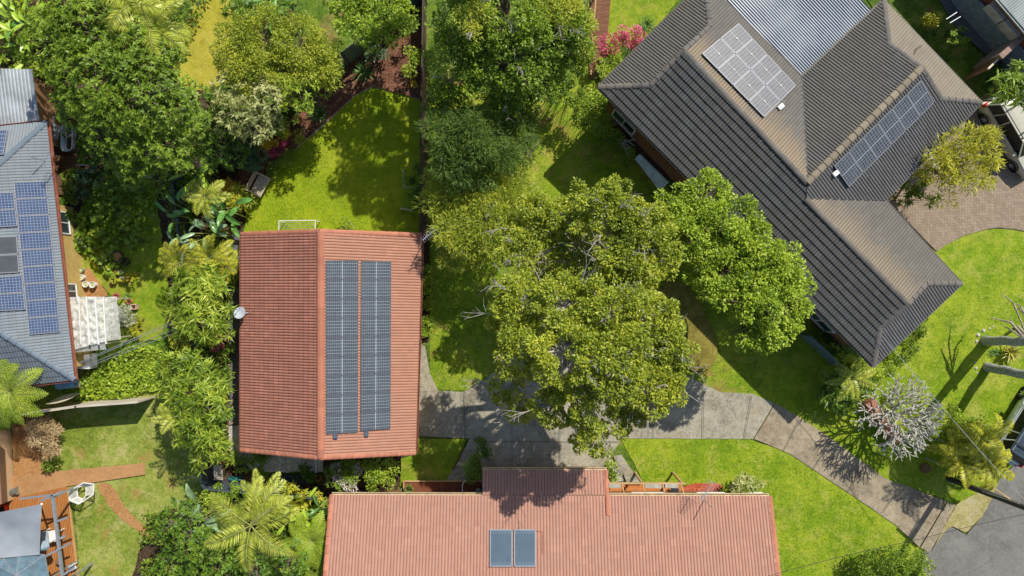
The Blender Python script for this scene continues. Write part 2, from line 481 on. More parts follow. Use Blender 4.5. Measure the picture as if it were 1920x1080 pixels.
def tree(name, label, cat, lobes, sp, m, bark=None, scale=1.0, cover=1.0, group=None, tr=.16, bare=0, base=None, parts=('crown', 'trunk'), multi=None):
    """lobes: (px, py, radius px, top height m)"""
    L3 = lobes3(lobes)
    c = sum((l[0]*l[1]**2 for l in L3), np.zeros(3))/sum(l[1]**2 for l in L3)
    bx = Vector((c[0], c[1], 0)) if base is None else at(base[0], base[1], 0)
    t = thing(name, label, cat, bx, group)
    lb = LB(); tips = crown(lb, lobes, sp, scale, cover)
    lb.build(parts[0], m, t)
    zt = max(l[0][2] for l in L3)
    mb = MB()
    if zt > 2.2:
        fork = Vector((c[0]*.6+bx.x*.4, c[1]*.6+bx.y*.4, zt*.38))
        mb.tube([bx-Vector((0, 0, .1)), bx+Vector((0, 0, .25)), bx.lerp(fork, .6), fork], [tr*1.5, tr*1.05, tr*.9, tr*.8], 9)
        for cc, tl, rr in tips:
            e = cc-Vector((0, 0, rr*.1)); limb(mb, fork, e, tr*.62, tr*.32, 6)
            for x in tl: limb(mb, e, x, tr*.26, tr*.07, 4, 4, .15)
    else:
        for cc, tl, rr in tips:
            for x in tl[:10]: limb(mb, (cc.x+rnd.uniform(-.1, .1), cc.y+rnd.uniform(-.1, .1), 0), x, max(.014, tr*.2), .008, 4, 3, .1)
    mb.build(parts[1], bark or BARK, t)
    if bare:
        for i in range(bare):
            tb = MB()
            cc, tl, rr = tips[rnd.randrange(len(tips))]; x = rnd.choice(tl)
            d = (x-cc).normalized()+Vector((0, 0, .35))
            twig(tb, x-d*.45, d, rnd.uniform(.6, 1.1), .032, 2, .7, 4, 3)
            tb.build('bare_branch', GREYBARK, t)
    return t

def strap(name, label, cat, px, py, L, n, m, wd=.06, z=0.0, el=(.1, 1.2), group=None, droop=.5, stem=0.0, sm=None):
    p = at(px, py, z+stem); p.z = z
    t = thing(name, label, cat, p, group)
    mb = MB(); base = p+Vector((0, 0, stem+.03))
    for i in range(n):
        a = 2.399963*i+rnd.uniform(-.2, .2); e = el[0]+(el[1]-el[0])*(i/n); l = L*rnd.uniform(.8, 1.1)*(1-.25*i/n)
        h = Vector((math.cos(a), math.sin(a), 0)); sdir = Vector((-math.sin(a), math.cos(a), 0))
        vs = []; q = base.copy(); ang = e
        for k in range(6):
            tt = k/5; ww = wd*.5*(1-tt**2.2)*(.6+1.2*tt if tt < .35 else 1.02)
            nrm = -h*math.sin(ang)+Vector((0, 0, math.cos(ang)))
            vs += [q-sdir*ww+nrm*ww*.35, q.copy(), q+sdir*ww+nrm*ww*.35]
            q = q+(h*math.cos(ang)+Vector((0, 0, math.sin(ang))))*l/5; ang -= droop*.35
            q.z = max(q.z, .02)
        fs = []
        for k in range(5): fs += [(3*k, 3*k+1, 3*k+4, 3*k+3), (3*k+1, 3*k+2, 3*k+5, 3*k+4)]
        mb.add(vs, fs)
    mb.build('foliage', m, t)
    if stem: MB().tube([p, p+Vector((.03, .02, stem*.5)), base], [.09, .07, .06], 7).build('stem', sm or BARK, t)
    return t

def frond(lb, rach, base, az, L, el0, droop, nl=34, ll=.5, lw=.035, vshape=.35, hang=.25, curl=0.0):
    pts = [Vector(base)]; ang = el0; a = az
    seg = 12
    for k in range(seg):
        h = Vector((math.cos(a), math.sin(a), 0))
        pts.append(pts[-1]+(h*math.cos(ang)+Vector((0, 0, math.sin(ang))))*L/seg); ang -= droop/seg*(.4+1.2*k/seg); a += curl/seg
        pts[-1].z = max(pts[-1].z, .06)
    rach.tube(pts, [max(.006, .028*(1-i/seg*.85))*L/2.2 for i in range(seg+1)], 4, cap=False)
    P = []; D = []; N = []; LL = []
    A = np.array(pts)
    for side in (-1, 1):
        tt = np.linspace(.12, .99, nl); idx = tt*seg; i0 = np.minimum(idx.astype(int), seg-1); fr = (idx-i0)[:, None]
        p = A[i0]*(1-fr)+A[i0+1]*fr; T = norm(A[i0+1]-A[i0])
        S = norm(np.cross(T, np.array([0, 0, 1.]))); U = np.cross(S, T)
        fw = (.45+.5*tt)[:, None]
        d = norm(S*side+T*fw+U*vshape+rng.normal(0, .06, (nl, 3)))-np.array([0, 0, hang])*rng.uniform(.5, 1.3, nl)[:, None]
        P.append(p); D.append(norm(d)); N.append(norm(U+rng.normal(0, .15, (nl, 3))))
        LL.append(ll*np.sin(PI*np.clip(tt*.86+.12, 0, 1))**.7*rng.uniform(.88, 1.08, nl))
    lb.add(np.concatenate(P), np.concatenate(D), np.concatenate(N), np.concatenate(LL), lw)
    return A

def palm(name, label, cat, px, py, h, n, L, m, rm=None, bark=None, ll=.55, lw=.04, el=(-.2, 1.2), droop=1.3, nl=38, group=None, tr=.12, base=None, curl=.3, azs=None, hang=.25, vs=.35, crownshaft=None, cname='fronds'):
    p = at(px, py, h); b = Vector((p.x, p.y, 0)) if base is None else at(*base, 0)
    t = thing(name, label, cat, b, group)
    lb = LB(); rc = MB()
    for i in range(n):
        az = (azs[i] if azs else 2.399963*i+rnd.uniform(-.25, .25)); e = el[0]+(el[1]-el[0])*((i*7 % n)/max(1, n-1))
        frond(lb, rc, p, az, L*rnd.uniform(.85, 1.08), e, droop*rnd.uniform(.8, 1.15), nl, ll, lw, vs, hang, rnd.uniform(-curl, curl))
    lb.build(cname, m, t); rc.build('frond_stalks', rm or STALK, t)
    tb = MB(); q = b.lerp(p, .5)+Vector((rnd.uniform(-.05, .05), rnd.uniform(-.05, .05), 0))
    tb.tube([b-Vector((0, 0, .05)), b+Vector((0, 0, .2)), q, p-Vector((0, 0, .05))], [tr*1.4, tr*1.1, tr, tr*.8], 10)
    tb.build('trunk', bark or PALMBARK, t, smooth=True)
    return t

def treefern(name, label, cat, px, py, h, n, L, m, azs=None, pin=.21):
    p = at(px, py, h); b = Vector((p.x, p.y, 0)); t = thing(name, label, cat, b); lb = LB(); rc = MB()
    for i in range(n):
        az = azs[i] if azs else 2*PI*i/n+rnd.uniform(-.15, .15); pts = [Vector(p)]; ang = .75; seg = 10
        hh = Vector((math.cos(az), math.sin(az), 0)); S = Vector((-math.sin(az), math.cos(az), 0))
        l = L*rnd.uniform(.9, 1.1)
        for k in range(seg): pts.append(pts[-1]+(hh*math.cos(ang)+Vector((0, 0, math.sin(ang))))*l/seg); ang -= .16
        rc.tube(pts, [.02*(1-.8*k/seg) for k in range(seg+1)], 4, cap=False)
        for k in range(2*seg):
            tt = (k+1.5)/(2*seg+1); i0 = min(int(tt*seg), seg-1); q = pts[i0].lerp(pts[i0+1], tt*seg-i0)
            T = (pts[i0+1]-pts[i0]).normalized(); pl = pin*l*math.sin(PI*min(1, .16+tt*.84))**.8
            for sgn in (-1, 1):
                d = (S*sgn+T*.45).normalized()-Vector((0, 0, .08)); m_ = 11
                f = np.linspace(.08, 1, m_)
                base = np.array(q)+np.outer(f*pl, np.array(d)); 
                sub = norm(np.tile(np.array(T), (m_, 1))+np.array(d)*.35); sub2 = norm(-np.tile(np.array(T), (m_, 1))+np.array(d)*.35)
                ln = .07*l/1.8*(1-f*.72)
                up = np.tile(np.array([0, 0, 1.]), (m_, 1))+rng.normal(0, .1, (m_, 3))
                lb.add(base, sub, up, ln, .028*l/1.8*1.3); lb.add(base, sub2, up, ln, .028*l/1.8*1.3)
    lb.build('fronds', m, t); rc.build('frond_stalks', STALK, t)
    MB().tube([b, b.lerp(p, .5), p], [.13, .1, .09], 8).build('trunk', PALMBARK, t)
    return t

def paddles(name, label, cat, px, py, h, n, L, W, m, r=.35, group=None, el=(.2, 1.0), droop=1.0, azs=None):
    p = at(px, py, h*.6); b = Vector((p.x, p.y, 0)); t = thing(name, label, cat, b, group); mb = MB(); st = MB()
    for i in range(n):
        az = azs[i] if azs else 2.399963*i+rnd.uniform(-.4, .4); e = rnd.uniform(*el)
        hh = Vector((math.cos(az), math.sin(az), 0)); S = Vector((-math.sin(az), math.cos(az), 0))
        b0 = b+Vector((rnd.uniform(-r, r), rnd.uniform(-r, r), 0)); hz = h*rnd.uniform(.55, 1.0)
        top = b0+hh*rnd.uniform(.1, .4)*h*.5+Vector((0, 0, hz)); st.tube([b0, b0.lerp(top, .5)-hh*.04, top], [.045, .03, .02], 5, cap=False)
        l = L*rnd.uniform(.75, 1.15); ww = W*rnd.uniform(.8, 1.1); q = top; ang = e; vs = []; roll = rnd.uniform(-.5, .5); seg = 9
        for k in range(seg+1):
            tt = k/seg; wd = ww*.5*max(.04, math.sin(PI*min(1, tt*.93+.05)))**.6
            T = hh*math.cos(ang)+Vector((0, 0, math.sin(ang))); Nn = S.cross(T)*-1 if S.cross(T).z < 0 else S.cross(T)
            S2 = (S*math.cos(roll)+Nn*math.sin(roll)); N2 = (Nn*math.cos(roll)-S*math.sin(roll))
            ed = rnd.uniform(.88, 1.04)
            vs += [q-S2*wd*ed+N2*wd*.35, q-S2*wd*.5+N2*wd*.24, q.copy(), q+S2*wd*.5+N2*wd*.24, q+S2*wd*ed+N2*wd*.35]
            q = q+T*l/seg; ang -= droop/seg*(.3+1.3*tt); q.z = max(q.z, .05)
        fs = []
        for k in range(seg):
            for c in range(4): fs.append((5*k+c, 5*k+c+1, 5*k+c+6, 5*k+c+5))
        mb.add(vs, fs)
        st.tube([Vector(vs[5*k+2])-Vector((0, 0, .004)) for k in range(seg)], .012, 4, cap=False)
    mb.build('leaves', m, t, smooth=True); st.build('stems', STALK, t)
    return t
# ------------------------------------------------------------ shared materials
BARK = plain('bark_brown', (.13, .1, .07), .95, bump=.5)
GREYBARK = plain('bark_grey', (.42, .39, .34), .9, bump=.4, scale=6)
PALEBARK = plain('bark_pale', (.5, .48, .41), .85, bump=.5, scale=9, var=.35)
PALMBARK = plain('palm_bark', (.3, .27, .21), .9, bump=.6, scale=7, var=.4)
PALMGREY = plain('palm_trunk_grey', (.4, .41, .37), .95, bump=1.0, scale=11, var=.6)
STALK = plain('stalk', (.3, .33, .08), .6)
M_WHITE = plain('white_paint', (.75, .75, .72), .5, var=.08)
M_ALU = plain('aluminium', (.6, .62, .64), .35, metal=.7, var=.06)
M_FRAME = plain('panel_frame', (.3, .31, .33), .45, metal=.2, var=.06)
M_FRAMED = plain('panel_frame_dark', (.14, .15, .17), .45, metal=.2, var=.06)
M_STEEL = plain('galvanised', (.42, .45, .47), .45, metal=.6, var=.15)
M_DARK = plain('dark_metal', (.03, .035, .04), .5)
M_BLACK = plain('black_rubber', (.02, .02, .022), .7)
M_PLASTIC = plain('black_plastic', (.025, .027, .03), .45)
M_TERRA = plain('terracotta', (.55, .2, .08), .85, var=.2)
M_TIMBER = woodmat('grey_timber', (.46, .4, .31))
M_TIMBERD = woodmat('dark_timber', (.09, .07, .05))
M_TIMBERB = woodmat('brown_timber', (.22, .12, .06))
M_PINE = woodmat('pine_timber', (.5, .33, .16))
M_GLASS = plain('window_glass', (.03, .045, .05), .08, spec=.6, coat=.5)
M_CARGLASS = plain('car_glass', (.012, .016, .016), .2, spec=.25)
M_RED = plain('red_plastic', (.6, .05, .02), .5)
M_BLUE = plain('blue_plastic', (.12, .28, .5), .5)
M_STONE = plain('pale_stone', (.48, .45, .4), .9, scale=8, bump=.4)
M_CREAMWALL = plain('ochre_render', (.52, .36, .12), .9, var=.12, bump=.2)
M_GUTTER = plain('gutter_red', (.3, .11, .07), .5)
M_CREAMG = plain('gutter_cream', (.62, .48, .3), .5)
M_BRICK = brickmat('brown_brick', (.2, .09, .035), (.3, .15, .05), (.3, .25, .2))
M_BRICK2 = brickmat('red_brick', (.24, .07, .04), (.16, .06, .04), (.3, .22, .17))
M_BRICK3 = brickmat('cream_brick', (.62, .4, .22), (.55, .34, .17), (.6, .5, .38))

LF = dict(
    dark=leafmat('leaf_dark_green', (.02, .05, .008), (.1, .2, .02), (.27, .38, .04)),
    mid=leafmat('leaf_mid_green', (.04, .08, .01), (.16, .26, .02), (.36, .46, .05)),
    olive=leafmat('leaf_olive', (.06, .1, .012), (.25, .33, .028), (.57, .56, .06)),
    gold=leafmat('leaf_golden', (.14, .16, .015), (.4, .42, .03), (.68, .58, .06)),
    pale=leafmat('leaf_pale', (.12, .15, .04), (.32, .36, .11), (.62, .6, .28)),
    bright=leafmat('leaf_bright', (.07, .12, .012), (.25, .37, .025), (.52, .6, .07)),
    lime=leafmat('leaf_lime', (.04, .09, .01), (.19, .29, .022), (.55, .6, .08)),
    blue=leafmat('leaf_bluegreen', (.03, .07, .035), (.1, .19, .09), (.24, .36, .18)),
    deep=leafmat('leaf_deep', (.018, .045, .008), (.07, .135, .018), (.19, .28, .04), rough=.6),
    pink=leafmat('leaf_pink', (.25, .02, .05), (.6, .07, .16), (.8, .25, .36)),
    red=leafmat('leaf_red', (.2, .03, .015), (.45, .08, .02), (.6, .25, .03)),
    dry=leafmat('leaf_dry', (.2, .13, .06), (.45, .32, .16), (.65, .52, .3), trans=.1),
    palmy=leafmat('leaf_palm', (.14, .18, .012), (.4, .46, .05), (.65, .65, .16), rough=.35),
    orange=leafmat('leaf_orange', (.3, .14, .01), (.6, .38, .02), (.7, .55, .06)),
    silver=leafmat('leaf_silver', (.16, .18, .13), (.38, .4, .28), (.6, .6, .46)),
    white=leafmat('petal_white', (.6, .45, .45), (.75, .6, .6), (.85, .8, .78), trans=.2),
    grass=leafmat('grass_blade', (.07, .14, .008), (.17, .27, .012), (.36, .42, .03), trans=.3, rough=.7),
)
PADDLE = plain('paddle_leaf', (.11, .27, .05), .3, var=.45, scale=2.2, spec=.5)
PADDLEL = plain('paddle_leaf_lime', (.33, .48, .04), .35, var=.45, scale=1.8, spec=.5)
PADDLES = plain('paddle_leaf_silver', (.22, .34, .17), .3, var=.4, scale=2, spec=.5)
STRAPG = plain('strap_leaf', (.12, .23, .05), .4, var=.5, scale=4)
STRAPY = plain('strap_leaf_yellow', (.4, .38, .06), .45, var=.5, scale=5)
STRAPR = plain('strap_leaf_red', (.35, .05, .09), .5, var=.5, scale=6)

# ------------------------------------------------------------ ground and paving
G_BASE = grassmat('rough_grass', (.02, .05, .006), (.065, .13, .012), (.15, .23, .02), bare=.25, w=2)
G_LAWN = grassmat('lawn_fine', (.14, .23, .006), (.22, .31, .008), (.33, .39, .015), w=11, dry=(.4, .4, .05), dryamt=.3)
G_GOLD = grassmat('lawn_golden', (.24, .24, .02), (.36, .33, .03), (.46, .4, .06), w=17, dry=(.5, .42, .08), dryamt=.4)
G_RIGHT = grassmat('lawn_right', (.1, .19, .007), (.18, .285, .01), (.32, .38, .025), w=23, dry=(.42, .4, .09), dryamt=.5)
G_LEFT = grassmat('lawn_patchy', (.1, .15, .02), (.2, .26, .03), (.33, .36, .08), w=29, dry=(.47, .42, .17), dryamt=.7, bare=.35, soil=(.36, .2, .07))
G_MID = grassmat('lawn_middle', (.08, .16, .008), (.17, .27, .012), (.31, .37, .025), w=37, dry=(.38, .32, .07), dryamt=.6, bare=.2)
g = MB(); g.add([(-260, -260, 0), (260, -260, 0), (260, 260, 0), (-260, 260, 0)], [(0, 1, 2, 3)])
go = g.build('ground', G_BASE); go['kind'] = 'structure'
SOIL = soilmat('garden_soil', (.03, .018, .01), (.08, .05, .03), (.16, .11, .07))
MULCH = soilmat('bark_mulch', (.07, .03, .02), (.19, .085, .05), (.38, .2, .13), 2, 26)
REDMULCH = soilmat('red_mulch', (.25, .04, .02), (.5, .1, .05), (.7, .25, .14), 2, 22)
PEBBLE = soilmat('pale_pebbles', (.3, .28, .25), (.55, .52, .46), (.8, .78, .72), 2, 17)
DIRT = soilmat('orange_dirt', (.28, .13, .05), (.42, .21, .08), (.52, .33, .14), .9, 30, .4)
GRAVEL = grassmat('verge_dry_grass', (.2, .19, .05), (.33, .29, .1), (.46, .4, .2), w=61, dry=(.42, .38, .28), dryamt=.7)
CONC = concretemat('concrete_grey', (.34, .315, .24), w=1, stain=.5, warm=(.34, .27, .15))
CONCP = concretemat('concrete_warm', (.33, .275, .19), w=5, stain=.45, warm=(.27, .19, .11))
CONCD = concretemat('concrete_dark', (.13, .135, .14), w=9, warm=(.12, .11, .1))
ASPH = concretemat('asphalt', (.19, .185, .165), w=14, stain=.3, warm=(.2, .19, .17))
SLAB = concretemat('slab_ochre', (.42, .23, .1), w=19, stain=.15, warm=(.4, .2, .08))

sheet('garden_bed', [(-120, -40), (360, -40), (330, 60), (330, 110), (380, 170), (420, 330), (200, 350), (140, 250), (60, 130), (-120, 120)], SOIL, jg=3)
sheet('garden_bed', [(285, 345), (440, 300), (470, 350), (455, 430), (440, 540), (438, 830), (470, 870), (480, 930), (400, 910), (380, 880), (350, 740), (300, 560)], SOIL, jg=3)
sheet('garden_bed', [(260, 960), (390, 900), (620, 905), (625, 1120), (240, 1120)], SOIL, jg=3)
sheet('lawn', [(360, -40), (425, -40), (440, 60), (430, 140), (400, 172), (345, 165), (322, 130), (330, 90), (355, 30)], G_GOLD, sm=2, jg=1)
sheet('lawn', [(462, 415), (460, 385), (505, 322), (540, 292), (610, 232), (665, 180), (700, 163), (790, 184), (791, 445), (455, 445)], G_LAWN, jg=1)
sheet('lawn', [(806, 150), (1010, 190), (1100, 120), (1140, 215), (1260, 360), (1560, 640), (1560, 700), (1500, 785), (1440, 755), (1350, 737), (1290, 705), (940, 690), (905, 715), (870, 733), (806, 728)], G_MID, jg=1)
sheet('lawn', [(1140, -40), (1300, -40), (1240, 40), (1160, 110), (1128, 100)], G_MID, jg=2)
sheet('lawn', [(1165, 823), (1400, 822), (1480, 850), (1540, 890), (1600, 930), (1680, 985), (1725, 1030), (1745, 1040), (1752, 1120), (1400, 1120), (1400, 908), (1210, 912)], G_RIGHT, jg=1)
sheet('lawn', [(1400, 742), (1560, 640), (1640, 690), (1740, 600), (1745, 468), (1772, 459), (1790, 449), (1810, 440), (1830, 434), (1850, 429), (1870, 427), (1900, 429), (1925, 434), (2000, 450), (1990, 830), (1920, 850), (1873, 900), (1800, 945), (1710, 915), (1660, 900), (1620, 870), (1560, 825), (1500, 785), (1450, 755)], G_RIGHT, jg=1)
sheet('lawn', [(1600, -40), (1760, -40), (1800, 60), (1860, 120), (1880, 160), (1840, 200), (1640, 20)], G_BASE)
sheet('lawn', [(60, 760), (290, 738), (350, 740), (395, 905), (385, 930), (275, 975), (240, 1120), (150, 1120), (140, 925), (100, 880)], G_LEFT, jg=2)
sheet('lawn', [(140, 500), (200, 330), (290, 330), (320, 560), (300, 640), (250, 640), (215, 560)], G_MID, jg=3)
sheet('soil_patch', [(152, 505), (168, 500), (185, 530), (205, 552), (190, 560), (145, 560)], DIRT, sm=1, jg=2)
sheet('soil_patch', [(70, 770), (105, 785), (112, 850), (100, 885), (25, 893), (22, 800)], DIRT, jg=2)
sheet('soil_patch', [(175, 905), (210, 905), (235, 955), (275, 990), (292, 1020), (265, 1000), (215, 965)], DIRT, sm=2, jg=3)
# shared driveway, footpaths
sheet('driveway', [(786, 735), (830, 733), (870, 735), (905, 715), (935, 690), (960, 640), (1200, 640), (1290, 705), (1350, 735), (1410, 738), (1452, 756), (1412, 823), (1165, 822), (1142, 862), (1142, 925), (902, 925), (902, 870), (880, 822), (786, 818)], CONC)
sheet('driveway', [(1454, 756), (1500, 783), (1560, 823), (1620, 868), (1660, 897), (1710, 915), (1775, 940), (1724, 1026), (1680, 985), (1600, 930), (1540, 890), (1480, 850), (1414, 823)], CONCP)
sheet('gutter', [(1777, 941), (1792, 947), (1744, 1036), (1726, 1027)], CONCP)
sheet('footpath', [(880, 823), (902, 823), (872, 900), (840, 900), (862, 860)], CONC)
sheet('footpath', [(790, 645), (797, 650), (806, 700), (822, 733), (786, 735)], CONC)
sheet('footpath', [(1150, 855), (1165, 852), (1200, 905), (1166, 905)], CONC)
sheet('road', [(1725, 1200), (1729, 1033), (1746, 1034), (1770, 996), (1783, 987), (1812, 1003), (1840, 970), (1857, 937), (1873, 900), (1925, 850), (2100, 700), (2400, 900), (2200, 1300)], ASPH)
sheet('verge', sm=1, m=GRAVEL, jg=1, pts=[(1792, 947), (1800, 942), (1840, 920), (1873, 898), (1862, 930), (1845, 965), (1826, 984), (1812, 1000), (1797, 992), (1783, 985), (1765, 1005), (1748, 1032)])
HERR = NT('brick_paving')
_b = HERR.n('TexBrick', {'Vector': HERR.n('VectorRotate', {0: HERR.pos(), 'Angle': .75}, rotation_type='Z_AXIS').outputs[0], 'Color1': (.27, .2, .135), 'Color2': (.4, .32, .23), 'Mortar': (.15, .11, .08), 'Scale': 1.0, 'Mortar Size': .012, 'Brick Width': .23, 'Row Height': .12})
HERR.bsdf(HERR.mix(HERR.math('MULTIPLY', HERR.noise(.9, 5, .7), .6), _b.outputs[0], (.25, .2, .15)), .9, normal=HERR.bump(_b.outputs[1], -.5, .01))
sheet('forecourt', [(1650, 360), (1700, 310), (1850, 190), (2100, 150), (2100, 470), (1925, 433), (1900, 428), (1870, 426), (1830, 432), (1790, 448), (1756, 470), (1740, 455)], HERR.m)
kb = MB(); ks = [(1756, 470), (1772, 458), (1790, 448), (1810, 439), (1830, 433), (1850, 428), (1870, 426), (1900, 428), (1925, 433)]
for a, b in zip(ks, ks[1:]): kb.bar(at(*a, .04), at(*b, .04), .1, .09)
k_ = kb.build('kerb', CONCP, org=at(1756, 470)); k_['kind'] = 'structure'
sheet('footpath', [(1108, -40), (1148, -40), (1140, 60), (1125, 120), (1112, 150), (1104, 148), (1106, 80)], brickmat('path_brick', (.2, .09, .05), (.28, .14, .08), (.1, .06, .04)))
# main lot: mulch beds, pebbles, side path
sheet('garden_bed', [(800, 5), (800, 440), (786, 440), (788, 186), (700, 161), (665, 178), (610, 230), (540, 290), (505, 320), (462, 380), (440, 380), (440, 330), (500, 260), (620, 150), (740, 50)], MULCH, jg=1)
sheet('garden_bed', [(786, 440), (806, 440), (804, 640), (786, 640)], SOIL)
sheet('side_path', [(436, 440), (470, 440), (470, 880), (428, 860), (430, 640)], CONCD)  # dark concrete puts the shade beside the house into the path colour
sheet('pebble_bed', [(422, 470), (436, 470), (434, 560), (415, 548)], PEBBLE, jg=1)
sheet('pebble_bed', [(420, 800), (470, 795), (640, 850), (604, 885), (480, 885), (452, 862), (430, 842)], PEBBLE, jg=2)
sheet('garden_bed', [(606, 860), (760, 850), (745, 930), (606, 935)], SOIL, jg=2)
sheet('lawn', [(782, 823), (876, 823), (858, 860), (836, 905), (750, 912), (752, 860), (782, 850)], G_MID, jg=1)
sheet('mulch_bed', [(1280, 906), (1366, 906), (1372, 935), (1278, 935)], REDMULCH, sm=1)
sheet('pebble_bed', [(1140, 862), (1148, 862), (1166, 900), (1160, 905), (1140, 908)], PEBBLE)
# neighbours on the left
sheet('slab', [(10, 893), (272, 868), (272, 890), (125, 912), (20, 935)], SLAB)
DECK = woodmat('deck_boards', (.42, .17, .05), plank=.14, ang=R(-82), var=.25)
sheet('deck', [(-60, 945), (20, 935), (125, 912), (148, 1120), (-60, 1120)], DECK)
sheet('footpath', [(90, 255), (146, 258), (146, 365), (100, 365)], woodmat('brown_path', (.14, .08, .04), plank=.2, ang=R(7)))
# alley at the top right
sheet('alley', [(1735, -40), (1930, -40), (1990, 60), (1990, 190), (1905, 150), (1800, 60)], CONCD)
sheet('side_garden_floor', [(1180, 200), (1260, 330), (1240, 350), (1150, 250)], DIRT if False else SOIL)

# ------------------------------------------------------------ roofs
class Plane:
    def __init__(s, pts, e0, e1):
        n = Vector((0, 0, 0))
        for i in range(len(pts)):
            a = pts[i]; b = pts[(i+1) % len(pts)]
            n += Vector(((a.y-b.y)*(a.z+b.z), (a.z-b.z)*(a.x+b.x), (a.x-b.x)*(a.y+b.y)))
        if n.z < 0: n = -n
        s.n = n.normalized(); s.c = sum(pts, Vector((0, 0, 0)))/len(pts)
        X = (e1-e0); X = (X-s.n*X.dot(s.n)).normalized(); V = s.n.cross(X)
        if V.z < 0: V = -V; X = -X
        s.X = X; s.V = V; s.o = s.drop(e0)
    def drop(s, p):
        return Vector((p.x, p.y, s.c.z-((p.x-s.c.x)*s.n.x+(p.y-s.c.y)*s.n.y)/s.n.z))
    def uv(s, p): q = s.drop(p)-s.o; return (q.dot(s.X), q.dot(s.V))
    def at(s, px, py, off=0.0):
        C = Vector((0, 0, H)); d = at(px, py, 0)-C
        t = (s.c+s.n*off-C).dot(s.n)/d.dot(s.n); return C+d*t

def clip_poly(poly, tri):
    out = poly
    for i in range(3):
        a = tri[i]; b = tri[(i+1) % 3]; inp = out; out = []
        if not inp: return []
        for j in range(len(inp)):
            p = inp[j]; q = inp[(j+1) % len(inp)]
            sp_ = (b[0]-a[0])*(p[1]-a[1])-(b[1]-a[1])*(p[0]-a[0]); sq = (b[0]-a[0])*(q[1]-a[1])-(b[1]-a[1])*(q[0]-a[0])
            if sp_ >= 0: out.append(p)
            if (sp_ >= 0) != (sq >= 0):
                t = sp_/(sp_-sq); out.append((p[0]+(q[0]-p[0])*t, p[1]+(q[1]-p[1])*t))
    return out

PROF = [(0, 0), (.1, .45), (.26, .86), (.5, 1), (.74, .86), (.9, .45)]
def tiles(pts, eave, pitch=.15, course=.31, rh=.032, step=.024, flat=False):
    """real tile relief over one roof plane, clipped to its outline"""
    e0, e1 = pts[eave[0]], pts[eave[1]]
    pl = Plane(pts, e0, e1)
    P = [pl.uv(p) for p in pts]
    v0 = min(p[1] for p in P); P = [(p[0], p[1]-v0) for p in P]; O = pl.o+pl.V*v0
    umin = min(p[0] for p in P); umax = max(p[0] for p in P); vmax = max(p[1] for p in P)
    tris = []
    for a, b, c in tessellate_polygon([[Vector((x, y, 0)) for x, y in P]]):
        T = [P[a], P[b], P[c]]; ar = (T[1][0]-T[0][0])*(T[2][1]-T[0][1])-(T[2][0]-T[0][0])*(T[1][1]-T[0][1])
        if abs(ar) < 1e-6: continue
        tris.append(T if ar > 0 else T[::-1])
    us = []; hs = []
    k = math.floor(umin/pitch)
    while k*pitch < umax+pitch:
        for f, h in PROF: us.append((k+f)*pitch); hs.append(h*rh)
        k += 1
    mb = MB(); nr = int(vmax/course)+2
    jit = {}
    def J(u, r):
        key = (int(math.floor(u/(2*pitch))), r)
        if key not in jit: jit[key] = rnd.uniform(-.004, .004)
        return jit[key]
    def W(u, v, h): return O+pl.X*u+pl.V*v+pl.n*h
    def inside(p):
        for T in tris:
            if all((T[(i+1) % 3][0]-T[i][0])*(p[1]-T[i][1])-(T[(i+1) % 3][1]-T[i][1])*(p[0]-T[i][0]) >= -1e-7 for i in range(3)): return True
        return False
    for T in tris:
        tu0 = min(t[0] for t in T); tu1 = max(t[0] for t in T); tv0 = min(t[1] for t in T); tv1 = max(t[1] for t in T)
        for r in range(max(0, int(tv0/course)), int(tv1/course)+1):
            va, vb = r*course, (r+1)*course
            for i in range(len(us)-1):
                ua, ub = us[i], us[i+1]
                if ub < tu0 or ua > tu1: continue
                c = clip_poly([(ua, va), (ub, va), (ub, vb), (ua, vb)], T)
                if len(c) < 3: continue
                j = J((ua+ub)/2, r); vs = []; uv = []
                for u, v in c:
                    f = (u-ua)/(ub-ua); h = hs[i]+(hs[i+1]-hs[i])*f+(step+j)*(1-(v-va)/course)
                    vs.append(W(u, v, h)); uv.append((u/(2*pitch), min(max(v/course, r+.001), r+.999)))
                mb.add(vs, [tuple(range(len(c)))], [uv])
    for r in range(nr):
        v = r*course
        for i in range(len(us)-1):
            ua, ub = us[i], us[i+1]
            if not (inside((ua, v+1e-4)) and inside((ub, v+1e-4))): continue
            j = J((ua+ub)/2, r); lo = -.03 if r == 0 else 0
            a = W(ua, v, hs[i]+lo); b = W(ub, v, hs[i+1]+lo); c = W(ub, v, hs[i+1]+step+j); d = W(ua, v, hs[i]+step+j)
            mb.add([a, b, c, d], [(0, 1, 2, 3)], [[(ua/(2*pitch), r+.01), (ub/(2*pitch), r+.01), (ub/(2*pitch), r+.02), (ua/(2*pitch), r+.02)]])
    # underside
    zb = [pl.drop(p)-pl.n*.05 for p in pts]
    fs = []
    for a, b, c in tessellate_polygon([[Vector((p.x, p.y, 0)) for p in pts]]): fs.append((a, b, c))
    mb.add(zb, fs, [[(0, 0)]*3 for _ in fs])
    return mb, pl

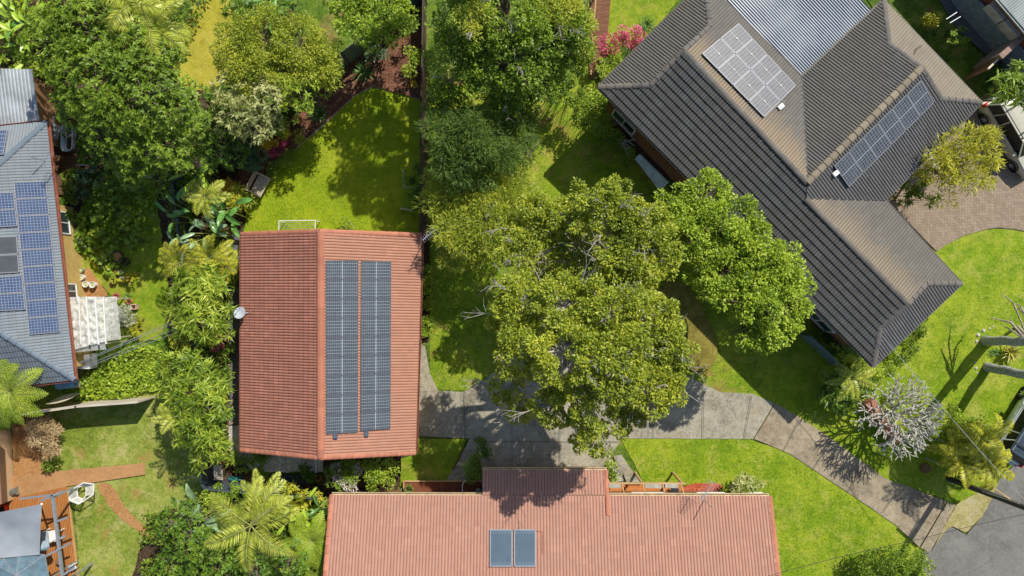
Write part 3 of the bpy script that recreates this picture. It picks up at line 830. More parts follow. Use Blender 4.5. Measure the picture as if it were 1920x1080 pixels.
def ridgecap(mb, p, q, r=.12, seg=.42, lift=.045, uvid=[0]):
    p = Vector(p); q = Vector(q); d = q-p; L = d.length; X = d/L; S = Vector((0, 0, 1)).cross(X).normalized(); U = X.cross(S)
    n = max(1, round(L/seg))
    for k in range(n):
        a = p+X*(L*k/n); b = p+X*(L*(k+1)/n+.03); jt = rnd.uniform(-.006, .006); uvid[0] += 1
        vs = []
        for c, rr, z in ((a, r*1.06, lift+.012+jt), (b, r*.93, lift-.006+jt)):
            for t in range(7):
                an = PI*t/6; vs.append(c+S*(rr*math.cos(an)*1.1)+U*(rr*.62*math.sin(an)+z-.04))
        fs = [(t, t+1, t+8, t+7) for t in range(6)]+[tuple(range(7))[::-1], tuple(range(7, 14))]
        u = (uvid[0]+.5, .5)
        mb.add(vs, fs, [[u]*len(f) for f in fs])
    return mb

def gutter(mb, p, q, out, wd=.11):
    p = Vector(p); q = Vector(q); o = Vector(out).normalized()*wd*.5
    dz = Vector((0, 0, -.07)); e = (q-p).normalized()*0
    mb.bar(p+o*1.9+dz, q+o*1.9+dz, .018, .11)
    mb.bar(p+o+dz+Vector((0, 0, -.052)), q+o+dz+Vector((0, 0, -.052)), wd-.02, .012)
    mb.bar(p-o*.1+dz*1.2, q-o*.1+dz*1.2, .02, .17)

def panels(house, pl, c4, nx, ny, m, name='solar_panel', off=.13, gap=.02, label=None, frame=None, fw=.035):
    P = [pl.at(*c, off) for c in c4]   # TL TR BR BL
    def bl(s, t): return (P[0]*(1-s)+P[1]*s)*(1-t)+(P[3]*(1-s)+P[2]*s)*t
    for j in range(ny):
        for i in range(nx):
            q = [bl(i/nx, j/ny), bl((i+1)/nx, j/ny), bl((i+1)/nx, (j+1)/ny), bl(i/nx, (j+1)/ny)]
            c = sum(q, Vector((0, 0, 0)))/4
            q = [x+(c-x).normalized()*gap*.7 for x in q]
            mb = MB(); d = pl.n*.035
            mb.add([x for x in q]+[x-d for x in q], [(3, 2, 1, 0), (0, 1, 5, 4), (1, 2, 6, 5), (2, 3, 7, 6), (3, 0, 4, 7), (4, 5, 6, 7)],
                   [[(0, 0), (1, 0), (1, 1), (0, 1)]]+[[(0, 0)]*4]*5)
            o = mb.build(name, m, house)
            if label: o['label'] = label
            fr = MB()
            for k in range(4): 
                a, b = q[k], q[(k+1) % 4]; inn = (c-(a+b)/2).normalized()*fw*.5
                fr.bar(a+inn-pl.n*.012, b+inn-pl.n*.012, fw, .036, up=pl.n)
            fr.build('frame', frame or M_FRAME, o)
    rl = MB()
    for t in (.2, .8) if ny == 1 else [(.5+j)/ny for j in range(ny)]:
        rl.bar(bl(0, t)-pl.n*.08, bl(1, t)-pl.n*.08, .04, .05, up=pl.n)
    rl.build('panel_rails', M_STEEL, house)

PV_SLATE = cellmat('pv_slate', (.012, .02, .035), (.028, .04, .055), (.33, .38, .41), 16, 6, .05, mid=True, glow=.1)
PV_BLUE = cellmat('pv_blue', (.012, .03, .1), (.022, .05, .14), (.34, .42, .52), 10, 6, .045)
PV_WHITE = cellmat('pv_pale', (.028, .032, .045), (.05, .054, .07), (.24, .24, .25), 10, 6, .055, mid=True, glow=.4, bus=False)
PV_DARK = cellmat('pv_dark', (.012, .016, .026), (.022, .027, .04), (.33, .36, .38), 10, 6, .04, mid=True)
COLL = cellmat('collector_glass', (.06, .1, .14), (.065, .105, .145), (.09, .14, .19), 14, 1, .12, glow=.12, bus=False)
COLLD = cellmat('collector_dark', (.035, .045, .055), (.04, .05, .06), (.06, .07, .08), 10, 1, .1, glow=.3, bus=False)

def wall_part(house, pts, z0, z1, m, name='wall'):
    mb = MB(); mb.prism(pts, z0, z1); return mb.build(name, m, house)
def window(house, a, b, z0, z1, out):
    """a, b plan points on the wall face; out = outward normal"""
    a = Vector((a[0], a[1], 0)); b = Vector((b[0], b[1], 0)); o = Vector((out[0], out[1], 0)).normalized()
    f = MB(); zc = (z0+z1)/2; d = (b-a).normalized(); L = (b-a).length; c = (a+b)/2
    for s in (-1, 1): f.bar(c+d*(s*L/2)+o*.03+Vector((0, 0, z0)), c+d*(s*L/2)+o*.03+Vector((0, 0, z1)), .07, .07)
    f.bar(c+o*.03+Vector((0, 0, z0)), c+o*.03+Vector((0, 0, z1)), .05, .05)
    for z in (z0, z1): f.bar(a+o*.035+Vector((0, 0, z)), b+o*.035+Vector((0, 0, z)), .09, .06)
    w_ = f.build('window', M_WHITE, house)
    p = MB(); p.bar(a+o*.015+Vector((0, 0, zc)), b+o*.015+Vector((0, 0, zc)), .02, z1-z0-.02); p.build('pane', M_GLASS, w_)
    return w_
# ------------------------------------------------------------ houses
def inset(P, d):
    P = [(p[0], p[1]) for p in P]; n = len(P)
    ar = sum(P[i][0]*P[(i+1) % n][1]-P[(i+1) % n][0]*P[i][1] for i in range(n))
    if ar < 0: P = P[::-1]
    out = []
    for i in range(n):
        a, b, c = Vector(P[i-1]), Vector(P[i]), Vector(P[(i+1) % n])
        d1 = (b-a).normalized(); d2 = (c-b).normalized(); n1 = Vector((-d1.y, d1.x)); n2 = Vector((-d2.y, d2.x))
        m_ = (n1+n2).normalized(); k = d/max(.3, m_.dot(n1)); out.append(tuple(b+m_*k))
    return out
def roofpart(house, pts, eave, m, **kw):
    mb, pl = tiles(pts, eave, **kw); o = mb.build('roof', m, house); return o, pl
def caps(parent, lines, m, **kw):
    for a, b in lines: o = ridgecap(MB(), a, b, **kw).build('ridge_cap', m, parent)
    return o

# main gabled house
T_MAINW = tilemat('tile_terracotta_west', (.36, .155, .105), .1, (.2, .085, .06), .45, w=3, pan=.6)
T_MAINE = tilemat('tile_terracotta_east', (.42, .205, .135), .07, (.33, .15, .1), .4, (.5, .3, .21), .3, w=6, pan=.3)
T_CAP = tilemat('cap_terracotta', (.46, .18, .11), .14, (.3, .12, .08), .3, w=3)
T_PINK = tilemat('tile_pink', (.43, .228, .165), .07, (.3, .14, .1), .4, (.52, .34, .26), .35, w=8, pan=.3)
h1 = thing('house', 'gabled house with terracotta tile roof and two long columns of solar panels', 'house', at(617, 645, 0))
e = 2.6
NW, SW, SE, NE = at(453, 439, e), at(452, 843, e), at(779, 849, e), at(791, 441, e); RN, RS = at(601, 434, 4.3), at(601, 858, 4.3)
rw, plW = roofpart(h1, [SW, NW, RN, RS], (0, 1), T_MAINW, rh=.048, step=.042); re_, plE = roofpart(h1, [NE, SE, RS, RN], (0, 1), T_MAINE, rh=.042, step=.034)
caps(rw, [(RN, RS)], T_CAP, r=.17)
caps(rw, [(RN, NW), (SW, RS)], T_CAP, r=.12, seg=.33); caps(re_, [(NE, RN), (RS, SE)], T_CAP, r=.12, seg=.33)
wp = inset([NW, SW, SE, NE], .5)
wall_part(h1, wp, 0, 2.55, M_CREAMWALL)
gb = MB()
for A, B, C_ in ((NW, NE, RN), (SW, SE, RS)):
    s_ = .3 if A is NW else -.3
    vs = [A+Vector((.5, -s_, -.05)), B+Vector((-.5, -s_, -.05)), C_+Vector((0, -s_, -.2))]
    gb.add(vs+[v+Vector((0, -s_*.2, 0)) for v in vs], [(0, 1, 2), (5, 4, 3), (0, 3, 4, 1), (1, 4, 5, 2), (2, 5, 3, 0)])
gb.build('gable_wall', M_CREAMWALL, h1)
gm = MB(); gutter(gm, NW, SW, (-1, 0, 0)); gm.build('gutter', M_GUTTER, h1); gm = MB(); gutter(gm, SE, NE, (1, 0, 0)); gm.build('gutter', M_GUTTER, h1)
window(h1, wp[0] if False else (NW.x+1.6, NW.y-.5), (NW.x+3.6, NW.y-.5), .9, 2.1, (0, 1))
window(h1, (NE.x-3.4, NE.y-.5), (NE.x-1.2, NE.y-.5), .9, 2.1, (0, 1))
panels(h1, plE, [(611, 488), (672.5, 488), (671.5, 811), (611, 814)], 1, 9, PV_SLATE, label='slate grey solar panel on the terracotta roof', frame=M_FRAMED)
panels(h1, plE, [(677, 489), (734, 489.5), (732.5, 804), (675.5, 808)], 1, 9, PV_SLATE, label='slate grey solar panel on the terracotta roof', frame=M_FRAMED)
for q in ((629, 817), (687, 813)):
    p = plE.at(*q, .1); MB().box(p, (.2, .3, .12), rz=.02).box(p+Vector((0, 0, .07)), (.14, .22, .03)).build('isolator_box', plain('isolator_grey', (.1, .13, .16), .4), h1)

def dish(name, label, c, aim, m, foot):
    t = thing(name, label, 'satellite dish', foot) if label else None
    ax = Vector(aim).normalized(); X = ax.cross(Vector((0, 0, 1))).normalized(); Y = ax.cross(X)
    return t, (X, Y, ax)
dm = MB(); ax_ = Vector((-.15, .3, .94)).normalized(); X_ = ax_.cross(Vector((0, 1, 0))).normalized(); Y_ = ax_.cross(X_)
dc = at(450, 587, 3.15)
dm.lathe(dc, [(.02, -.05), (.15, -.04), (.26, 0), (.32, .05), (.325, .06), (.3, .052), (.15, -.015), (.02, -.02)], 28, (X_, Y_, ax_))
dd = dm.build('satellite_dish', plain('dish_grey', (.42, .45, .47), .5, var=.06), h1, smooth=True)
am = MB(); am.tube([dc+ax_*-.05, dc+Vector((.35, 0, -.25)), at(470, 584, 2.9)], .022, 6); am.tube([dc-Y_*.3+ax_*.04, dc-Y_*.1+ax_*.38], .012, 5); am.box(dc-Y_*.08+ax_*.4, (.06, .06, .1)); am.build('dish_arm', M_STEEL, dd)

def antenna(parent, a, b, n, el, foot, top, extra=None):
    """boom from a to b with n cross elements, mast from foot to top"""
    mb = MB(); a = Vector(a); b = Vector(b); X = (b-a).normalized(); S = Vector((0, 0, 1)).cross(X).normalized()
    mb.bar(a, b, .035, .035)
    for i in range(n):
        t = i/(n-1); c = a.lerp(b, t)+Vector((0, 0, .02)); l = el*(1-.45*t)*(1 if i % 2 else .8)
        mb.bar(c-S*l, c+S*l, .012, .01)
    if extra:
        for f in extra: mb.bar(*f, .014, .014)
    o = mb.build('antenna', M_ALU, parent); MB().tube([foot, top], .022, 6).build('mast', M_STEEL, o); return o
at_ = at(800, 440, 4.7)
antenna(h1, at(817, 429, 4.7), at(793, 450, 4.7), 8, .32, Vector((at_.x-.35, at_.y-.1, 2.9)), at_)
# houses to the south: long pink roof
h2 = thing('house', 'long house with pinkish tile roof, low porch roof and two solar collectors', 'house', at(1035, 1050, 0))
A, B = at(622, 928, 2.7), at(1443, 930, 2.7)
yr = -17.3; zr = 2.7+(A.y-yr)*math.tan(R(18))
RA, RB = Vector((A.x-.02, yr, zr)), Vector((B.x, yr, zr)); D1 = Vector((A.x, 2*yr-A.y, 2.7)); D2 = Vector((B.x, 2*yr-A.y, 2.7))
r2, pl2 = roofpart(h2, [A, B, RB, RA], (0, 1), T_PINK, pitch=.165, rh=.042, step=.03)
r2b, _ = roofpart(h2, [D1, D2, RB, RA], (0, 1), T_PINK, pitch=.165, rh=.042, step=.03)
caps(r2, [(B, RB), (RA, A), (RA, RB)], T_CAP, r=.12)
pa, pb = at(905, 881, 2.32), at(1138, 881, 2.32)
yq = A.y; zq = 2.7; pa.z = pb.z = 2.7-(pa.y-A.y)*math.tan(R(18))
r3, pl3 = roofpart(h2, [pa, pb, Vector((pb.x, yq, zq)), Vector((pa.x, yq, zq))], (0, 1), T_PINK, pitch=.165, rh=.042, step=.03)
caps(r3, [(pb+Vector((-.05, 0, .04)), Vector((pb.x-.05, yq-.95, zq+.04+.95*math.tan(R(18)))))], T_CAP, r=.1)
gm = MB(); gutter(gm, A, B, (0, 1, 0)); gutter(gm, pa, pb, (0, 1, 0)); gm.build('gutter', M_CREAMG, h2)
fm = MB(); fm.bar(A+Vector((0, .02, -.12)), B+Vector((0, .02, -.12)), .03, .2); fm.bar(pa+Vector((0, .02, -.12)), pb+Vector((0, .02, -.12)), .03, .2); fm.bar(pa+Vector((.03, 0, -.1)), Vector((pa.x+.03, yq, zq-.1)), .03, .2); fm.bar(pb+Vector((-.03, 0, -.1)), Vector((pb.x-.03, yq, zq-.1)), .03, .2); fm.build('fascia', M_CREAMG, h2)
w2 = inset([A, B, D2, D1], .5)
wall_part(h2, w2, 0, 2.62, M_BRICK)
pq = [(pa.x+.3, pa.y-.4), (pb.x-.3, pb.y-.4), (pb.x-.3, A.y-.45), (pa.x+.3, A.y-.45)]
wall_part(h2, pq, 0, 2.1, M_BRICK, 'porch_wall')
for x0, x1 in ((660, 720), (1180, 1240), (1300, 1350), (1385, 1420)): window(h2, (at(x0, 0).x, A.y-.5), (at(x1, 0).x, A.y-.5), .8, 2.1, (0, 1))
for i, c4 in enumerate(([(918, 992), (961, 992), (961, 1063), (918, 1063)], [(963.5, 992), (1005, 992), (1005, 1063), (963.5, 1063)])):
    panels(h2, pl2, c4, 1, 1, COLL, name='water_heater_collector', off=.15, fw=.05)
pm = MB(); pm.tube([pl2.at(1006, 996, .08), pl2.at(1017, 997, .08), pl2.at(1017, 1040, .08)], .015, 5); pm.tube([pl2.at(918, 1063, .08), pl2.at(914, 1065, .08)], .015, 5); pm.build('pipe', M_GUTTER, h2)
ft = pl2.at(1320, 936, .0)
antenna(h2, at(1338, 904, 4.3), at(1314, 938, 4.3), 14, .42, ft, Vector((ft.x, ft.y, 4.3)))

# charcoal hipped house
e = 4.5
def P3(l): return [at(*q) for q in l]
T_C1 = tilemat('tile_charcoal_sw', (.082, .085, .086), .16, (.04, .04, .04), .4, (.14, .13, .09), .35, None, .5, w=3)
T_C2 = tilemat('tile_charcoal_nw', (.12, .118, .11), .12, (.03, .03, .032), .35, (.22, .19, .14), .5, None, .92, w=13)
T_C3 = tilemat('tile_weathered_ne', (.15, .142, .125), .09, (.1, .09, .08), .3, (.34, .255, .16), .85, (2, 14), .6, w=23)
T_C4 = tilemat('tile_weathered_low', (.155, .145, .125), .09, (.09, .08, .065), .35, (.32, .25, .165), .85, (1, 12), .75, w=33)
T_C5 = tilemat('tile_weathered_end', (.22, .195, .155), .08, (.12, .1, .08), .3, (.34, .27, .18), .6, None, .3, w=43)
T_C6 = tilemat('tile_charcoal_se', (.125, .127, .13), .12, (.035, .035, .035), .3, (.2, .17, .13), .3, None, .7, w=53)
T_CC = tilemat('cap_charcoal', (.1, .1, .1), .2, (.07, .07, .07), .4, (.3, .24, .17), .5, w=3)
h3 = thing('house', 'charcoal and tan tiled hip roof house set diagonally, with a corrugated patio roof', 'house', at(1480, 340, 0))
k = dict(a=(1638, 687, e), b=(1122, 163, e), c=(1220, 160, 5.08), d=(1282, 95, 5.73), j=(1513, 343, 5.75), jj=(1510, 373, 5.55), f=(1703, 570, 5.5), g=(1650, 614, 4.97),
         n=(1321, -36, e), h=(1330, 50, 5.08), i=(1503, 145, e), l=(1657, 0, e), m=(1667, 83, 5.06), o=(1728, 127, 5.67), p=(1840, 192, e), q=(1765, 185, 5.05), r=(1660, 375, e), s=(1803, 532, e), t=(1737, 532, 4.98))
K = {a_: at(*v) for a_, v in k.items()}
def F(s_): return [K[x] for x in s_.split()]
kw = dict(rh=.034, step=.05, course=.345)
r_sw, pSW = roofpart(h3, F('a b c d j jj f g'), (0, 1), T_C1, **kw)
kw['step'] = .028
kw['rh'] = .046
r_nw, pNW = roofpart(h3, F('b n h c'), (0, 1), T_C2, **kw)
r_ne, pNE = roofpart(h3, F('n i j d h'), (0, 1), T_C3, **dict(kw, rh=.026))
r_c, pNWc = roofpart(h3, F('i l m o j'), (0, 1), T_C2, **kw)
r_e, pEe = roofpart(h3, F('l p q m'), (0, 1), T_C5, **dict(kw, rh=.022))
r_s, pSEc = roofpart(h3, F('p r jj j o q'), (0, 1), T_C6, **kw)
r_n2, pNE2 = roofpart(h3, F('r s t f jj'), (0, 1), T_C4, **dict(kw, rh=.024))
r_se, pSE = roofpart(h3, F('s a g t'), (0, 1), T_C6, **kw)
def KL(*prs): return [(K[a_], K[b_]) for a_, b_ in prs]
caps(r_sw, KL('bc', 'cd', 'dj', ('jj', 'f'), 'fg', 'ga'), T_CC, r=.13)
caps(r_c, KL('jo'), tilemat('cap_tan', (.24, .2, .14), .12, (.1, .09, .07), .3, w=2), r=.16)
caps(r_e, KL('lm', 'mo', 'oq', 'qp'), T_CC, r=.12); caps(r_nw, KL('dh', 'hn'), T_CC, r=.12); caps(r_se, KL('ft', 'ts'), T_CC, r=.12)
gv = MB()
for a_, b_, c_ in (('c', 'h', 'd'), ('m', 'q', 'o'), ('g', 't', 'f')):
    vs = F(f'{a_} {b_} {c_}'); ce = (vs[0]+vs[1])/2
    gv.add([v-Vector((0, 0, .02)) for v in vs]+[v-Vector((0, 0, .35)) for v in vs[:2]], [(0, 1, 2), (0, 3, 4, 1)])
gv.build('gablet', M_GUTTER, h3)
vm = MB()
for a_, b_ in (('jj', 'r'), ('i', 'j')): vm.bar(K[a_]+Vector((0, 0, .03)), K[b_]+Vector((0, 0, .035)), .12, .02)
vm.build('valley_flashing', M_DARK, h3)
ev = F('a b n i l p r s')
w3 = inset(ev, .6); wall_part(h3, w3, 0, 4.42, M_BRICK)
so = MB()
so.prism(inset(ev, .05), 4.36, 4.4); so.build('soffit', plain('soffit', (.5, .46, .38), .8), h3)
gm = MB()
for i in range(len(ev)):
    a_, b_ = ev[i], ev[(i+1) % len(ev)]; d = (b_-a_); out = Vector((-d.y, d.x, 0)) if True else 0
    gutter(gm, a_, b_, out*(1 if (Vector((-d.y, d.x, 0)).normalized()+(a_+b_)/2-sum(ev, Vector((0, 0, 0)))/8).length > ((a_+b_)/2-sum(ev, Vector((0, 0, 0)))/8).length else -1), .08)
gm.build('gutter', plain('gutter_grey', (.2, .19, .17), .5), h3)
# windows on the south-west wall
wa, wb = Vector((K['a'].x, K['a'].y)), Vector((K['b'].x, K['b'].y)); dv = (wb-wa).normalized(); on = Vector((-.71, -.71))
for f0, f1 in ((.08, .17), (.3, .38), (.56, .66), (.86, .94)):
    L_ = (wb-wa).length; p0 = wa+dv*L_*f0-on*.6; p1 = wa+dv*L_*f1-on*.6
    window(h3, p0, p1, 2.6, 3.8, on); window(h3, p0, p1, .7, 1.9, on)
panels(h3, pNE, [(1316, 100), (1385, 43), (1493, 160), (1433, 220)], 2, 4, PV_WHITE, label='pale silvery solar panel with dotted clamps beside the patio roof', off=.16)
panels(h3, pSEc, [(1727, 150), (1752, 192), (1592, 351), (1564, 311)], 1, 6, PV_DARK, label='dark blue solar panel in the single row by the tan ridge', off=.16)
for q_, pl_ in (((1464, 200), pNE), ((1567, 325), pSEc)): MB().box(pl_.at(*q_, .12), (.3, .22, .14), rz=.7).build('isolator_box', M_WHITE, h3)
cl = MB()
for i in range(4):
    for s_ in (.25, .75):
        for pl_, c4 in ((pNE, [(1316, 100), (1385, 43), (1493, 160), (1433, 220)]),):
            a_ = (c4[0][0]*(1-s_)+c4[1][0]*s_, c4[0][1]*(1-s_)+c4[1][1]*s_); b_ = (c4[3][0]*(1-s_)+c4[2][0]*s_, c4[3][1]*(1-s_)+c4[2][1]*s_)
            t_ = (i+.5)/4; cl.box(pl_.at(a_[0]+(b_[0]-a_[0])*t_, a_[1]+(b_[1]-a_[1])*t_, .19), (.07, .07, .03))
cl.build('panel_clamps', M_WHITE, h3)
PAT = NT('patio_sheet')
_pu = PAT.n('SeparateXYZ', {0: PAT.n('UVMap').outputs[0]}).outputs[0]
_pf = PAT.math('ABSOLUTE', PAT.math('SUBTRACT', PAT.math('FRACT', PAT.math('MULTIPLY', _pu, 2.0)), .5))
_pc = PAT.mix(PAT.ramp(_pf, [(.1, 0.), (.26, 1.)]), (.42, .46, .5), (.05, .085, .13))
PAT.bsdf(PAT.mix(PAT.math('MULTIPLY', PAT.ramp(PAT.noise(.5, 5, .6), [(.45, 0.), (.65, 1.)]), .45), _pc, (.5, .52, .53)), .3, spec=.8, coat=.3)  # pale noise patches paint cloud glare into the sheet colour
zp = 4.28
pt = [at(1505, 150, zp), at(1634, 23, zp), at(1560, -60, zp+.25), at(1290, -72, zp+.25), at(1353, 0, zp+.12)]
mb, plP = tiles(pt, (0, 1), pitch=.125, course=60, rh=.045, step=0); mb.build('patio_roof', PAT.m, h3)
pm = MB(); pm.bar(pt[0]+Vector((0, 0, .03)), pt[1]+Vector((0, 0, .03)), .12, .1); pm.bar(pt[0]+Vector((0, 0, .04)), pt[4]+Vector((0, 0, .04)), .1, .08)
pm.build('patio_gutter', plain('cream_gutter', (.6, .55, .42), .5), h3)
pm = MB()
for f_ in (.0, .33, .66, 1.0):
    a_ = pt[0].lerp(pt[1], f_)-Vector((0, 0, .16)); b_ = a_+(pt[4]-pt[0]); pm.bar(a_, b_, .05, .12)
for f_ in (.2, .4, .6, .8): 
    a_ = pt[0].lerp(pt[4], f_)-Vector((0, 0, .08)); pm.bar(a_, a_+(pt[1]-pt[0]), .05, .06)
pm.build('patio_rafters', M_WHITE, h3)
ac = at(1749, 300, 4.6)
an = antenna(h3, at(1742, 284, 5.0), at(1756, 316, 5.0), 9, .3, Vector((ac.x-.1, ac.y, 3.4)), at(1750, 299, 5.0), extra=[(at(1736, 303, 5.0), at(1763, 294, 5.0))])
mb = MB(); mb.tube([pEe.at(1714, 101, .05), pEe.at(1718, 92, .06), pEe.at(1728, 85, .05)], [.03, .035, .02], 6); _o = mb.build('fallen_stick', BARK, org=pEe.at(1720, 92)); tag(_o, 'dark bent stick lying on the tan north-east roof face', 'stick')

# blue-grey hipped house on the left
T_G1 = tilemat('tile_bluegrey', (.2, .235, .26), .09, (.12, .14, .16), .35, (.33, .36, .37), .5, w=4)
T_G2 = tilemat('tile_bluegrey_s_shade', (.13, .155, .18), .1, (.06, .07, .08), .3, w=5)  # darker copy for the south face: shade away from the sun put into colour
h4 = thing('house', 'blue-grey tiled hip roof house with framed blue solar panels', 'house', at(20, 480, 0))
c1, c2 = at(88, 228, 2.75), at(140, 712, 2.75); dv = (c2-c1).normalized(); nv = Vector((dv.y, -dv.x, 0)); nv = nv if nv.x < 0 else -nv
W_ = 9.6; rt = 2.75+W_/2*math.tan(R(20)); r1_ = c1+dv*W_/2+nv*W_/2; r1_.z = rt; r2_ = c2-dv*W_/2+nv*W_/2; r2_.z = rt; c3, c4_ = c2+nv*W_, c1+nv*W_
kw = dict(course=.33, rh=.034, step=.028)
rE, pE4 = roofpart(h4, [c1, c2, r2_, r1_], (0, 1), T_G1, pitch=.155, **kw); rN, pN4 = roofpart(h4, [c4_, c1, r1_], (0, 1), T_G1, pitch=.155, **kw)
rS, pS4 = roofpart(h4, [c2, c3, r2_], (0, 1), T_G2, pitch=.155, **kw); rW, _ = roofpart(h4, [c3, c4_, r1_, r2_], (0, 1), T_G1, pitch=.3, **kw)
T_G3 = tilemat('cap_bluegrey', (.17, .215, .26), .1, (.1, .12, .14), .3, w=4)
caps(rE, [(c1, r1_), (c2, r2_), (r1_, r2_), (c3, r2_), (c4_, r1_)], T_G3, r=.14)
w4 = inset([c1+dv*3.6+nv*1.9, c1+dv*3.6, c2, c3, c4_, c1+nv*1.9], .62); wall_part(h4, w4, 0, 2.66, M_CREAMWALL)
gm = MB(); gutter(gm, c1, c2, -nv); gutter(gm, c2, c3, dv); gutter(gm, c4_, c1, -dv); gm.build('gutter', M_GUTTER, h4)
wa = Vector((c1.x, c1.y))+Vector((nv.x, nv.y))*.62; d2 = Vector((dv.x, dv.y)); on = Vector((-nv.x, -nv.y))
for f0, f1 in ((4.6, 5.8), (8.6, 9.4)): window(h4, wa+d2*f0, wa+d2*f1, .9, 2.1, on)
panels(h4, pE4, [(25, 341), (87, 339), (113.5, 623), (54, 628)], 1, 9, PV_BLUE, label='blue solar panel in the long column near the eave')
panels(h4, pE4, [(-37, 362), (26, 360), (33, 424), (-30, 428)], 1, 2, PV_BLUE, label='blue solar panel above the dark collectors')
panels(h4, pE4, [(-22, 520), (42, 516), (48, 581), (-14, 584)], 1, 2, PV_BLUE, label='blue solar panel below the dark collectors')
panels(h4, pE4, [(-22, 444), (32, 442), (36.5, 511), (-18, 514)], 1, 2, COLLD, name='water_heater_collector', label='black solar water collector between the blue panels')
panels(h4, pN4, [(-28, 244), (14, 243), (6, 290), (-36, 292)], 1, 1, PV_BLUE, label='blue solar panel alone on the north roof face')
a0 = pE4.at(86, 302, 0)
antenna(h4, at(93, 283, 4.0), at(76, 316, 4.0), 10, .35, a0, Vector((a0.x, a0.y, 4.0)))
CORR = plain('corrugated_grey', (.36, .39, .4), .5, metal=.3, var=.3, scale=.9, bump=.1)
CORRG = plain('corrugated_pale', (.42, .46, .44), .5, metal=.2, var=.15, scale=1)
sh = thing('shed', 'shed with weathered grey corrugated roof and rusty lower edge', 'shed', at(20, 190, 0))
sp_ = P3([(72, 233, 2.35), (-80, 243, 2.35), (-80, 126, 2.6), (57, 130, 2.6)])
mb, plh = tiles(sp_, (0, 1), pitch=.19, course=60, rh=.03, step=0); mb.build('roof', CORR, sh)
wall_part(sh, inset(sp_, .25), 0, 2.2, M_TIMBERB)
gm = MB(); gm.bar(sp_[0]+Vector((.02, 0, .02)), sp_[3]+Vector((.02, 0, .02)), .14, .08); gm.build('barge_flashing', M_STEEL, sh)
gm = MB(); gm.bar(sp_[0]+Vector((0, -.03, 0)), sp_[1]+Vector((0, -.03, 0)), .1, .1); gm.build('gutter', plain('rust', (.28, .1, .05), .9, var=.5, scale=4), sh)
# house at the top right corner
h5 = thing('house', 'brick house with pale corrugated roof in the top right corner', 'house', at(1960, -40, 0))
q5 = P3([(1870, -4, 2.9), (1930, 66, 2.9), (2100, -60, 4.2), (2000, -180, 4.2)])
mb, _ = tiles(q5, (0, 1), pitch=.13, course=60, rh=.03, step=0); mb.build('roof', CORRG, h5)
a_, b_ = q5[0], q5[1]; dv5 = (b_-a_).normalized(); on5 = Vector((-dv5.y, dv5.x, 0)); on5 = on5 if on5.x < 0 else -on5
in5 = [a_-dv5*4-on5*.25, b_+dv5*5-on5*.25, b_+dv5*5-on5*8, a_-dv5*4-on5*8]
wall_part(h5, in5, 0, 2.85, M_BRICK2)
gm = MB(); gutter(gm, a_-dv5*2, b_+dv5*3, on5); gm.build('gutter', M_STEEL, h5)
for q_ in ((1876, 16), (1903, 48)):
    c_ = at(*q_, 2.2); hb = MB(); hb.box(c_, (1.15, .62, .06), basis=(dv5, on5, Vector((0, 0, 1)))); hb.box(c_-Vector((0, 0, .28))+on5*.29, (1.15, .03, .55), basis=(dv5, on5, Vector((0, 0, 1)))); hb.build('window_hood', plain('hood_cream', (.5, .5, .45), .6), h5)
# edge of the brick house at the lower left
h6 = thing('house', 'cream brick house wall beside the lower left patio', 'house', at(-40, 880, 0))
wall_part(h6, [at(-140, 812, 0)[:2], at(20, 806, 0)[:2], at(28, 935, 0)[:2], at(-140, 945, 0)[:2]], 0, 2.6, M_BRICK3)
wall_part(h6, [at(-140, 945.5, 0)[:2], at(4, 937, 0)[:2], at(4, 1120, 0)[:2], at(-140, 1120, 0)[:2]], 0, 2.6, M_BRICK3)
q6 = P3([(-150, 800, 2.75), (-6, 798, 2.75), (2, 945, 2.75), (-150, 950, 2.75)])
mb = MB(); mb.prism([p[:2] for p in q6], 2.7, 2.8); mb.build('roof', T_PINK, h6)
# ------------------------------------------------------------ fences and small structures
def fence(name, label, pts, h, m, th=.06, cap=None, post=None, group=None, cat='fence'):
    P = [at(*p, 0) for p in pts]; t = thing(name, label, cat, P[0], group)
    mb = MB(); pb = MB(); cb = MB()
    for a, b in zip(P, P[1:]):
        L = (b-a).length; n = max(1, round(L/.14)); d = (b-a)/n
        for i in range(n):
            c = a+d*(i+.5); j = rnd.uniform(-.012, .012)
            mb.box(c+Vector((0, 0, (h+j)/2)), (d.length*.95, th*.4, h+j), rz=math.atan2(d.y, d.x))
        cb.bar(a+Vector((0, 0, h+.02)), b+Vector((0, 0, h+.02)), th, .035)
        m_ = max(1, round(L/2.4))
        for i in range(m_+1): c = a+(b-a)*i/m_; MB().box(c+Vector((0, 0, h/2+.03)), (.09, .09, h+.06), rz=math.atan2(d.y, d.x)).build('post', post or m, t)
    mb.build('palings', m, t); cb.build('capping', cap or m, t)
    return t
M_SLATE = plain('slate_metal', (.07, .09, .11), .5, var=.2)
fence('metal_fence', 'dark slate metal fence running diagonally behind the mulch garden bed', [(352, 352), (500, 236), (655, 120), (800, 8)], 1.8, M_SLATE)
fence('paling_fence', 'dark weathered paling fence along the right side of the back lawn', [(800, 8), (797, 200), (795, 440)], 1.6, M_TIMBERD)
fence('low_fence', 'low dark edging fence beside the terracotta roofed house, under its antenna', [(795, 445), (790, 640)], .8, M_TIMBER)
fence('metal_fence', 'dark metal fence hidden in the dense lance-leaved shrubs left of the gabled house', [(352, 352), (372, 560), (388, 740), (405, 900)], 1.7, M_SLATE)
fence('metal_fence', 'dark metal fence below the pebble bed, behind the tall palm', [(405, 900), (500, 910), (608, 918)], 1.7, M_SLATE)
